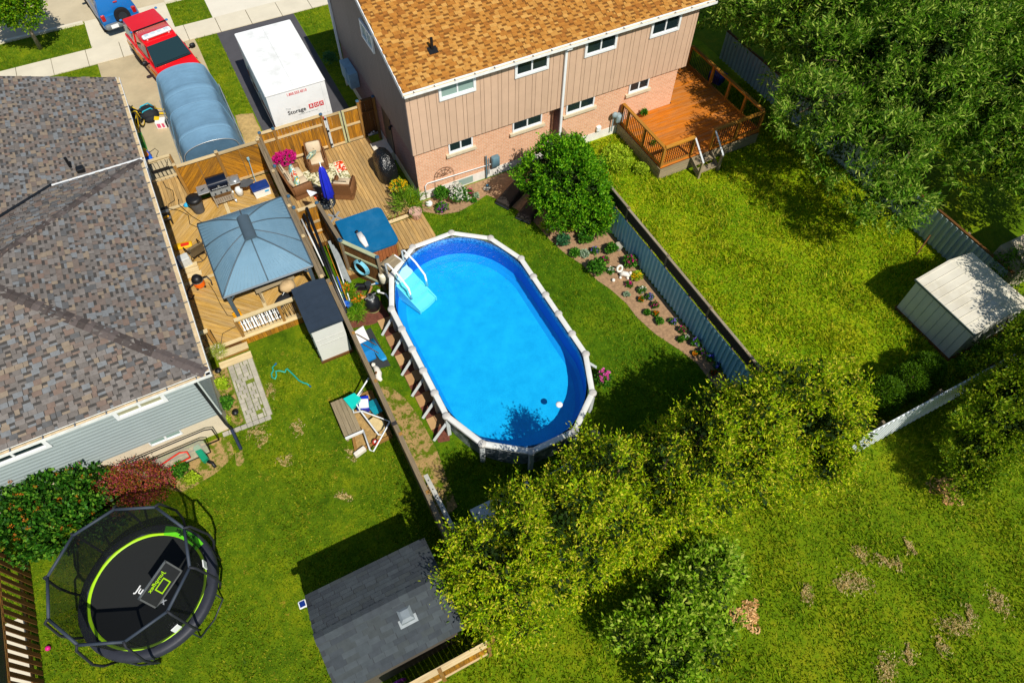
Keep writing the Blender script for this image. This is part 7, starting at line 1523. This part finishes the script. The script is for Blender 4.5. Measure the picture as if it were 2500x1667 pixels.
FL = [(10.71, 15.55, .42, .35, LIMEL, None, 'hosta', 'lime leaved hosta clump at the foot of the fruit tree'), (9.95, 15.9, .45, .35, LIMEL, 'white', 'hosta', 'variegated hosta clump in the shade at the lawn edge'),
 (10.05, 14.95, .4, .4, BLUEG, None, 'perennial', 'blue green perennial clump at the lawn corner of the bed'), (10.94, 14.7, .48, .45, GRN, None, 'perennial', 'broad mid green perennial beside the lily clump'), (10.19, 14.25, .28, .25, GRN, None, 'perennial', 'low green mound at the lawn edge of the bed'),
 (10.51, 14.06, .25, .2, SILV, None, 'silver plant', 'silvery leaved plant in the bare soil'), (10.94, 14.01, .22, .22, GRN, 'violet', 'pansy', 'violet pansies beside the silvery plant'), (11.5, 13.75, .36, .4, GRN, None, 'perennial', 'round green perennial next to the grey pot'),
 (11.03, 13.42, .22, .22, GRN, 'magenta', 'petunia', 'magenta petunias just above the big green mound'), (10.45, 13.15, .5, .55, GRN, None, 'shrub', 'big green mounded shrub at the lawn edge'), (10.97, 12.9, .17, .2, GRN, 'white', 'petunia', 'white and pink petunias left of the white figure'),
 (11.8, 12.85, .42, .4, GRN, 'magenta', 'petunia', 'spreading green plant with magenta flowers behind the white figure'), (11.66, 12.2, .3, .28, LIMEL, 'yellow', 'perennial', 'yellow green plant in front of the white figure'), (11.23, 12.02, .17, .2, GRN, 'magenta', 'petunia', 'magenta petunia below the yellow green plant'),
 (11.5, 11.57, .2, .22, GRN, 'white', 'petunia', 'white flowering plant in the middle of the bed'), (10.91, 11.68, .14, .15, SILV, None, 'silver plant', 'pale green rosette at the lawn edge'), (11.24, 11.24, .12, .2, GRN, 'orange', 'marigold', 'orange marigold nearest the white flowering plant'),
 (11.6, 11.18, .18, .2, GRN, 'violet', 'pansy', 'pale violet pansies right of the orange marigold'), (11.56, 10.79, .18, .2, GRN, 'magenta', 'petunia', 'dark magenta petunia below the pale violet pansies'), (11.12, 10.67, .16, .15, GRN, None, 'seedling', 'small green rosette left of the second marigold'),
 (11.36, 10.45, .14, .18, GRN, 'orange', 'marigold', 'orange marigold in the lower half of the bed'), (11.29, 10.12, .2, .2, GRN, None, 'seedling', 'larger green rosette below the second marigold'), (11.73, 9.89, .17, .2, GRN, 'violet', 'pansy', 'violet pansies close to the teal fence'),
 (11.79, 9.43, .18, .22, GRN, 'magenta', 'petunia', 'magenta petunia close to the teal fence'), (11.53, 9.14, .16, .15, GRN, None, 'seedling', 'small green plant beside the cream flowers'), (11.74, 9.11, .12, .15, GRN, 'white', 'pansy', 'small cream flowers near the tree shadow'),
 (11.88, 8.76, .22, .3, GRN, 'violet', 'petunia', 'tall pale violet petunias at the shadow edge'), (11.62, 8.44, .09, .14, GRN, 'orange', 'marigold', 'single orange marigold at the shadow edge'), (11.83, 8.37, .15, .2, GRN, 'purple', 'petunia', 'purple petunia beside the single marigold'),
 (11.98, 8.03, .2, .25, GRN, 'blue', 'pansy', 'blue pansies in the shade against the teal fence'), (11.98, 7.62, .2, .22, GRN, 'blue', 'pansy', 'last blue pansies under the cedar tips'), (11.71, 7.5, .12, .18, GRN, 'red', 'marigold', 'rusty red marigold in the deep shade'),
 (7.95, 18.95, .2, .3, GRN, 'magenta', 'petunia', 'magenta flowers in the soil by the basement window'), (8.15, 18.75, .16, .2, SILV, None, 'silver plant', 'pale green rosette right of the magenta flowers'), (7.75, 18.7, .14, .2, GRN, 'white', 'pansy', 'small white pansies beside the yellow speckled bush'), (7.95, 18.55, .15, .18, GRN, None, 'seedling', 'small green seedling at the curved bed edge'),
 (6.6, 18.7, .38, .3, GRN, 'purple', 'flowering plant', 'purple flowering ground plant beside the white ball')]
for i, (x, y, r, h, lm, fl, cat, lb_) in enumerate(FL): small_plant(cat.replace(' ', '_') if cat != 'flowering plant' else 'flowering_plant', lb_, cat, x, y, r, h, lm, fl, max(8, int(r*70)), int(30+r*260), .015, (.08+r*.12, .04+r*.06), i*7, .058)
small_plant('flowering_bush', 'rounded green bush speckled with cream yellow blossom by the wall', 'bush', 7.4, 18.85, .58, .85, GRN, 'white', 150, 520, 0, (.1, .06), 301, .06)
small_plant('green_bush', 'smaller plain green bush left of the speckled bush', 'bush', 6.82, 19.2, .38, .75, GRN, None, 0, 260, 0, (.1, .06), 303)
small_plant('lily_clump', 'tall lily clump with orange flowers against the teal fence', 'lily', 11.55, 14.75, .5, .75, GRN, None, 0, 170, .015, (.34, .04), 305, up=1.4)
for j, (x, y, z_) in enumerate(((11.92, 15.45, .95), (11.95, 15.1, .9), (11.93, 14.65, .85))): plant_part('blossom', sprays([(x, y, z_, .07, .07, .05)], 8, 6, .05, (.1, .05), seed=400+j, wild=1.2), BLO['orange'], bpy.data.objects['lily_clump'])
small_plant('rose_bush', 'straggling rose bush with pink blooms at the right pool wall', 'rose', 8.12, 8.85, .42, .8, GRN, 'pink', 40, 200, 0, (.1, .05), 307, .06)
DL = leafmat('daylily_leaf', ['#3f7a0a', '#5c9a12', '#84b024', '#a3c03a'], .3, 2.)
for j, (x, y, lb_) in enumerate(((1.75, 16.2, 'orange daylily clump by the blue brush at the fence strip'), (2.0, 15.55, 'orange daylily clump next to the black sand filter'), (1.75, 15.15, 'leafy daylily clump below the sand filter'))):
    t_ = small_plant('daylily', lb_, 'daylily', x, y, .38, .55, DL, 'orange' if j < 2 else None, 16 if j < 2 else 0, 80, .02, (.36, .03), 320+j*3, .09, up=1.1)
for j, (x, y, r, h, lb_) in enumerate(((-3.28, 14.55, .36, .35, 'light green weeds between the grey wall and stone path'), (-3.3, 13.75, .38, .4, 'dark green leafy plants beside the grey house corner'), (-3.5, 13.15, .25, .25, 'small weeds at the foot of the corner board'), (-5.15, 12.1, .4, .3, 'green weeds growing around the green plastic box'), (-4.9, 11.7, .3, .22, 'low weeds on the bare earth beside the goal'))): small_plant('weeds', lb_, 'weeds', x, y, r, h, GRN if j % 2 else LIMEL, None, 0, 130, .012, (.1, .06), 340+j)
small_plant('airy_grass', 'wispy pale grass clump overhanging the deck steps', 'grass clump', -3.0, 15.62, .34, .7, leafmat('pale_grass', ['#a9b84a', '#c3cc6a', '#7f9a2a'], .3, 3.), 'white', 14, 90, .1, (.3, .012), 350, .03, up=1.5)
small_plant('ground_cover', 'bright lime ground cover beside the orange deck skirting', 'ground cover', 14.4, 18.0, 1.2, .35, LIMEL, None, 0, 420, 0, (.14, .08), 352); small_plant('ground_cover', 'lime weeds below the orange deck corner', 'ground cover', 15.0, 17.0, .5, .3, LIMEL, None, 0, 150, 0, (.12, .07), 353)
small_plant('spruce_sapling', 'blue green conifer sapling beside the house end and asphalt', 'sapling', 5.75, 29.9, .5, .7, BLUEG, None, 0, 160, 0, (.14, .03), 354)
small_plant('deck_weed', 'green weed growing against the brick at the orange deck', 'weed', 16.55, 19.35, .2, .4, GRN, None, 0, 60, OZ, (.12, .05), 356); small_plant('deck_weed', 'small weed poking through the orange deck railing', 'weed', 15.9, 17.6, .12, .25, GRN, None, 0, 30, OZ, (.1, .04), 357)
# pots
TERR = mat('clay_pot', '#c9a391', .8, .08, 6)
def pot(name, label, x, y, z, r, h, m=TERR):
    t_ = thing(name, label, 'pot', (x, y, z)); part('pot', MB().lathe([(r*.7, 0), (r*.75, .02), (r, h*.85), (r*1.08, h*.86), (r*1.08, h), (r*.95, h), (r*.9, h*.88), (.02, h*.88)], (x, y, z), 20), m, t_, autos=40); return t_
pp = pot('potted_palm', 'pale clay pot with arching green fronds at the lower deck corner', 5.5, 18.72, .14, .24, .36)
PALM = leafmat('palm_leaf', ['#3f6a0a', '#5c8a14', '#84a52a'], .25, 2.)
plant_part('fronds', sprays([(5.3, 18.9, .75, .42, .42, .3)], 60, 9, .28, (.3, .03), seed=361, up=.4, shell=(.3, 1.), wild=.5, orient=.5), PALM, pp)
yf = pot('yellow_flower_pot', 'pot of bright yellow flowers in front of the covered barbecue', 5.35, 19.95, PD, .2, .3, W_BROWN)
plant_part('foliage', sprays([(5.35, 19.95, PD+.4, .3, .3, .2)], 60, 8, .1, (.08, .04), seed=363), GRN, yf); plant_part('blossom', sprays([(5.35, 19.98, PD+.46, .34, .3, .2)], 90, 8, .04, (.05, .04), seed=364, shell=(.9, 1.05), wild=1.2, below=0), BLO['yellow'], yf)
pk = pot('pink_flower_pot', 'pot overflowing with hot pink flowers at the end of the sofa', 1.72, 23.35, PD, .2, .4, W_BROWN)
plant_part('foliage', sprays([(1.72, 23.35, PD+.5, .3, .3, .2)], 60, 8, .1, (.1, .05), seed=365), GRN, pk); plant_part('blossom', sprays([(1.72, 23.35, PD+.62, .42, .34, .26)], 150, 9, .05, (.08, .06), seed=366, shell=(.85, 1.05), wild=1.2, below=-.1), BLO['magenta'], pk)
pot('grey_pot', 'empty grey round pot leaning at the teal fence foot', 11.85, 13.75, .01, .15, .26, STONE[1])
single('white_ball', MB().ell((6.25, 19.2, .13), (.15, .15, .13)), mat('white_glaze', '#efefec', .25), 'white round ornament ball at the house corner', 'ornament', smooth=True)
fg = thing('white_figure', 'white stone garden figure with a ring shape in the flower bed', 'statue', (11.35, 12.55, 0))
part('ring', MB().tube([(11.22+.11*math.cos(a), 12.72+.05*math.sin(a), .3+.11*math.sin(a)) for a in np.linspace(0, 2*math.pi, 17)[:-1]], .045, 8, True), OW, fg, True)
part('body', MB().tube([(11.2, 12.6, .08), (11.3, 12.55, .16), (11.42, 12.45, .14), (11.5, 12.35, .1)], [.07, .1, .1, .06], 10), OW, fg, True); part('head', MB().ell((11.5, 12.4, .22), (.07, .07, .08)), OW, fg, True)
for p in ((11.15, 12.5), (11.38, 12.35), (11.52, 12.28)): part('foot', MB().ell((*p, .05), (.05, .06, .05)), OW, fg, True)
single('gazing_stone', MB().ell((10.84, 12.5, .07), (.07, .07, .07)), OW, 'small white stone ball alone in the bare soil', 'ornament', smooth=True)
bf_ = thing('bird_figure', 'small blue and white garden figure on a stone by the meters', 'ornament', (8.75, 19.0, 0)); part('stone', MB().ell((8.75, 19.0, .06), (.18, .14, .08), jit=.3), STONE[2], bf_, True); part('bird', MB().ell((8.78, 19.0, .2), (.07, .06, .07)), mat('bird_blue', '#2a6a8a', .4), bf_, True)
gp = thing('garden_path_light', 'black mushroom lamp in the bed by the grey house corner', 'lamp', (-3.22, 15.05, 0)); part('stem', MB().cyl((-3.22, 15.05, 0), (-3.22, 15.05, .3), .015), BLACK, gp); part('head', MB().lathe([(.02, .38), (.1, .33), (.11, .3), (.03, .29)], (-3.22, 15.05, 0), 12), BLACK, gp, True)
gp = thing('garden_path_light', 'black mushroom lamp at the lower end of the stone path', 'lamp', (-3.12, 13.25, 0)); part('stem', MB().cyl((-3.12, 13.25, 0), (-3.12, 13.25, .25), .015), BLACK, gp); part('head', MB().lathe([(.02, .34), (.1, .29), (.11, .26), (.03, .25)], (-3.12, 13.25, 0), 12), BLACK, gp, True)
# wood chips
CHIP = leafmat('chip', ['#c9945a', '#e2b880', '#b5844a', '#8a6a3c'], .05, 3.)
for j, (x, y, rx, ry, lb_) in enumerate(((7.85, .72, .42, .35, 'patch of orange wood chips in the lawn below the broad leaved tree'), (15.75, .85, .55, .45, 'patch of wood chips under the fine leaved tree'))):
    g = np.random.default_rng(j); n = 300; a = g.random(n)*6.28; r = g.random(n)**.6*(1+.35*np.sin(3*a+j)+.2*np.sin(7*a)); c = np.stack([x+rx*r*np.cos(a), y+ry*r*np.sin(a), .02+.03*g.random(n)], 1)
    d = unit(g.normal(size=(n, 3))*np.array([1, 1, .3])); s = unit(np.cross(d, g.normal(size=(n, 3))*.3+np.array([0, 0, 1]))); V = np.stack([c-d*.05-s*.02, c+d*.05-s*.02, c+d*.05+s*.02, c-d*.05+s*.02], 1).reshape(-1, 3)
    o = plant_part('wood_chips', V, CHIP, None, kind='stuff'); tag(o, lb_, 'wood chips')

# bare patches in the turf
BARE = leafmat('dead_grass', ['#d8bc7c', '#e6d09c', '#c4a464', '#98923c', '#6c7c18'], .4, 3.)
for j, (x, y, r, lb_) in enumerate(((11.25, 0.0, .3, 'large bare tan patch in the olive lawn'), (10.85, .05, .22, 'bare tan patch left of the large one'), (9.75, .38, .2, 'bare patch near the wood chips'), (11.9, .5, .2, 'bare patch above the large one'), (12.3, .12, .16, 'small bare patch right of the large one'), (12.6, -.1, .16, 'second small bare patch to the right'), (13.35, .05, .14, 'third small bare patch to the right'), (12.85, -2.15, .38, 'long bare patch near the bottom edge'), (12.1, -2.4, .18, 'bare patch at the bottom edge, left of the long one'), (13.45, -2.14, .16, 'bare patch right of the long one'), (14.4, -2.25, .28, 'bare patch near the lower right corner'), (10.3, -2.13, .34, 'bare patch under the broad leaved tree side'), (11.14, -2.12, .16, 'small bare patch at the bottom edge'), (-1.52, 11.92, .17, 'orange dead spot in the middle of the trampoline lawn'), (-2.16, 11.0, .15, 'round orange dead spot toward the trampoline'), (-1.9, 13.66, .17, 'dead spot beside the stone path'), (-2.72, 12.4, .2, 'dead patch below the stone path'), (-2.63, 12.05, .14, 'small dead patch near the downspout'), (-.2, 10.3, .16, 'orange dead spot at the sandbox corner'), (-.95, 9.05, .14, 'dead spot above the dark shed'))):
    g = np.random.default_rng(900+j); n = int(1500*r); q = g.normal(size=(n, 2))*r*.42*np.array([1.35, .7]); q += .12*np.sin(q[:, ::-1]*22+j); a_ = g.random()*3; c_, s_ = math.cos(a_), math.sin(a_)
    c = np.stack([x+q[:, 0]*c_-q[:, 1]*s_, y+q[:, 0]*s_+q[:, 1]*c_, .02+.05*g.random(n)], 1)
    d = unit(g.normal(size=(n, 3))*np.array([1, 1, .5])); s2 = unit(np.cross(d, np.array([0, 0, 1.])+g.normal(size=(n, 3))*.3)); V = np.stack([c-d*.03-s2*.008, c+d*.03-s2*.008, c+d*.03+s2*.008, c-d*.03+s2*.008], 1).reshape(-1, 3)
    tag(plant_part('dead_grass', V, BARE, None, kind='stuff'), lb_, 'dead grass')
# ------------------------------------------------------------------ grass blades
def in_view(X, Y, m=.12):
    d = np.stack([X, Y, np.full_like(X, -20.)], 1); r, dn, f = (np.array(v) for v in (CR, CD, CF))
    z = d @ f; u = (d @ r)/z*24/36; v = (d @ dn)/z*24/36*1.5
    return (np.abs(u) < .5+m) & (np.abs(v) < .5+m)
def inpoly(X, Y, poly):
    ins = np.zeros(len(X), bool); n = len(poly)
    for i in range(n):
        (x0, y0), (x1, y1) = poly[i], poly[(i+1) % n]
        if y0 == y1: continue
        c = ((y0 > Y) != (y1 > Y)) & (X < (x1-x0)*(Y-y0)/(y1-y0)+x0); ins ^= c
    return ins
EXCL = [off(.05), BED, rect(-14, -3.4, 12.9, 29), rect(-3.5, 1.1, 15.3, 25), rect(-3.05, -2.04, 12.6, 15.5), rect(-2.45, .5, 3.75, 5.9), rect(0, 1.15, 13.9, 15.8), rect(-.1, 1.1, 10.2, 12.1), rect(1.2, 5.8, 16.95, 24), rect(2.1, 2.8, 9.0, 15.7),
        [(1.3, 16.9), (2.1, 16.6), (2.75, 15.5), (2.75, 14.6), (2.1, 14.75), (1.35, 14.9)], rect(1.4, 2.05, 12.8, 14.6), rect(6.0, 18.3, 19.5, 28.3), rect(15.4, 20.6, 16.3, 21.7), rect(19.35, 22.1, 4.2, 6.8),
        [(-4.5, 12.8), (-3.7, 12.75), (-3.6, 12.1), (-4.2, 11.7), (-5.2, 11.6), (-5.8, 12.0), (-6.6, 12.7)], rect(-4.25, .45, 24.9, 35.1), rect(1.5, 5.5, 24, 35.1), rect(-20, 20, 34.95, 36.4), rect(-4.25, -.25, 36, 39), rect(1.6, 5.5, 36, 39), rect(-14, -9.9, 3, 9.8), [(-3.52, 12.0), (-3.3, 11.95), (-3.32, 11.5), (-3.55, 11.3), (-3.75, 11.5)]]
def grass(label, area, m, dens, h, seed, bw=1.):
    g = np.random.default_rng(seed); x0, x1, y0, y1 = area; n = int((x1-x0)*(y1-y0)*dens)
    X, Y = g.uniform(x0, x1, n), g.uniform(y0, y1, n); k = in_view(X, Y)
    for e in EXCL: k &= ~inpoly(X, Y, e)
    thin = inpoly(X, Y, [(1.3, 12.2), (1.65, 12.0), (1.9, 11.4), (2.05, 10.6), (2.1, 9.2), (2.0, 8.2), (1.9, 7.2), (1.3, 7.0)]) & (g.random(n) < .75); k &= ~thin
    X, Y = X[k], Y[k]; n = len(X)
    hh = h*(.5+g.random(n))*(1+.35*np.sin(X*2.1+1.3*np.sin(Y*1.7)))
    a = g.random(n)*6.28; w = (.010+.010*g.random(n))*bw; ln = hh*(.3+.9*g.random(n)); b = a+g.normal(size=n)*1.2
    B = np.stack([X, Y, np.full(n, .003)], 1); s = np.stack([np.cos(a)*w, np.sin(a)*w, np.zeros(n)], 1)
    V = np.stack([B-s, B+s, B+np.stack([np.cos(b)*ln, np.sin(b)*ln, hh], 1)], 1).reshape(-1, 3)
    o = plant_part('grass', V, m, None, 3, 'stuff'); tag(o, label, 'grass'); return n
BL_ = leafmat('blade_left', ['#4a6a06', '#66860a', '#889a12', '#aaa42a'], .35, 1.6, .6, .35); BP_ = leafmat('blade_pool', ['#42680a', '#5c820a', '#7a9610', '#98a020'], .35, 1.6, .6, .35)
BRr = leafmat('blade_right', ['#5e8606', '#86a60a', '#aeb818', '#c8c030'], .4, 1.8, .6, .4); BB_ = leafmat('blade_rear', ['#527608', '#74940c', '#96a416', '#b0ac30'], .35, 1.6, .6, .4)
grass('trampoline lawn of mown yellowish green grass', (-10.6, 1.2, 3.1, 16.0), BL_, 520, .05, 1, 1.3)
grass('mown green lawn around the swimming pool', (1.3, 12.1, 5.2, 19.5), BP_, 520, .05, 2, 1.3)
grass('rough yellow green lawn beside the metal shed', (12.15, 22.9, 3.2, 20.0), BRr, 420, .1, 3, 1.8)
grass('open olive lawn below the cedar hedge', (-3, 26, -6.5, 3.05), BB_, 420, .07, 4, 1.5)
grass('grass verge along the street and driveways', (-9, 9, 28, 38.8), BL_, 260, .06, 5)
SC.frame_set(1)
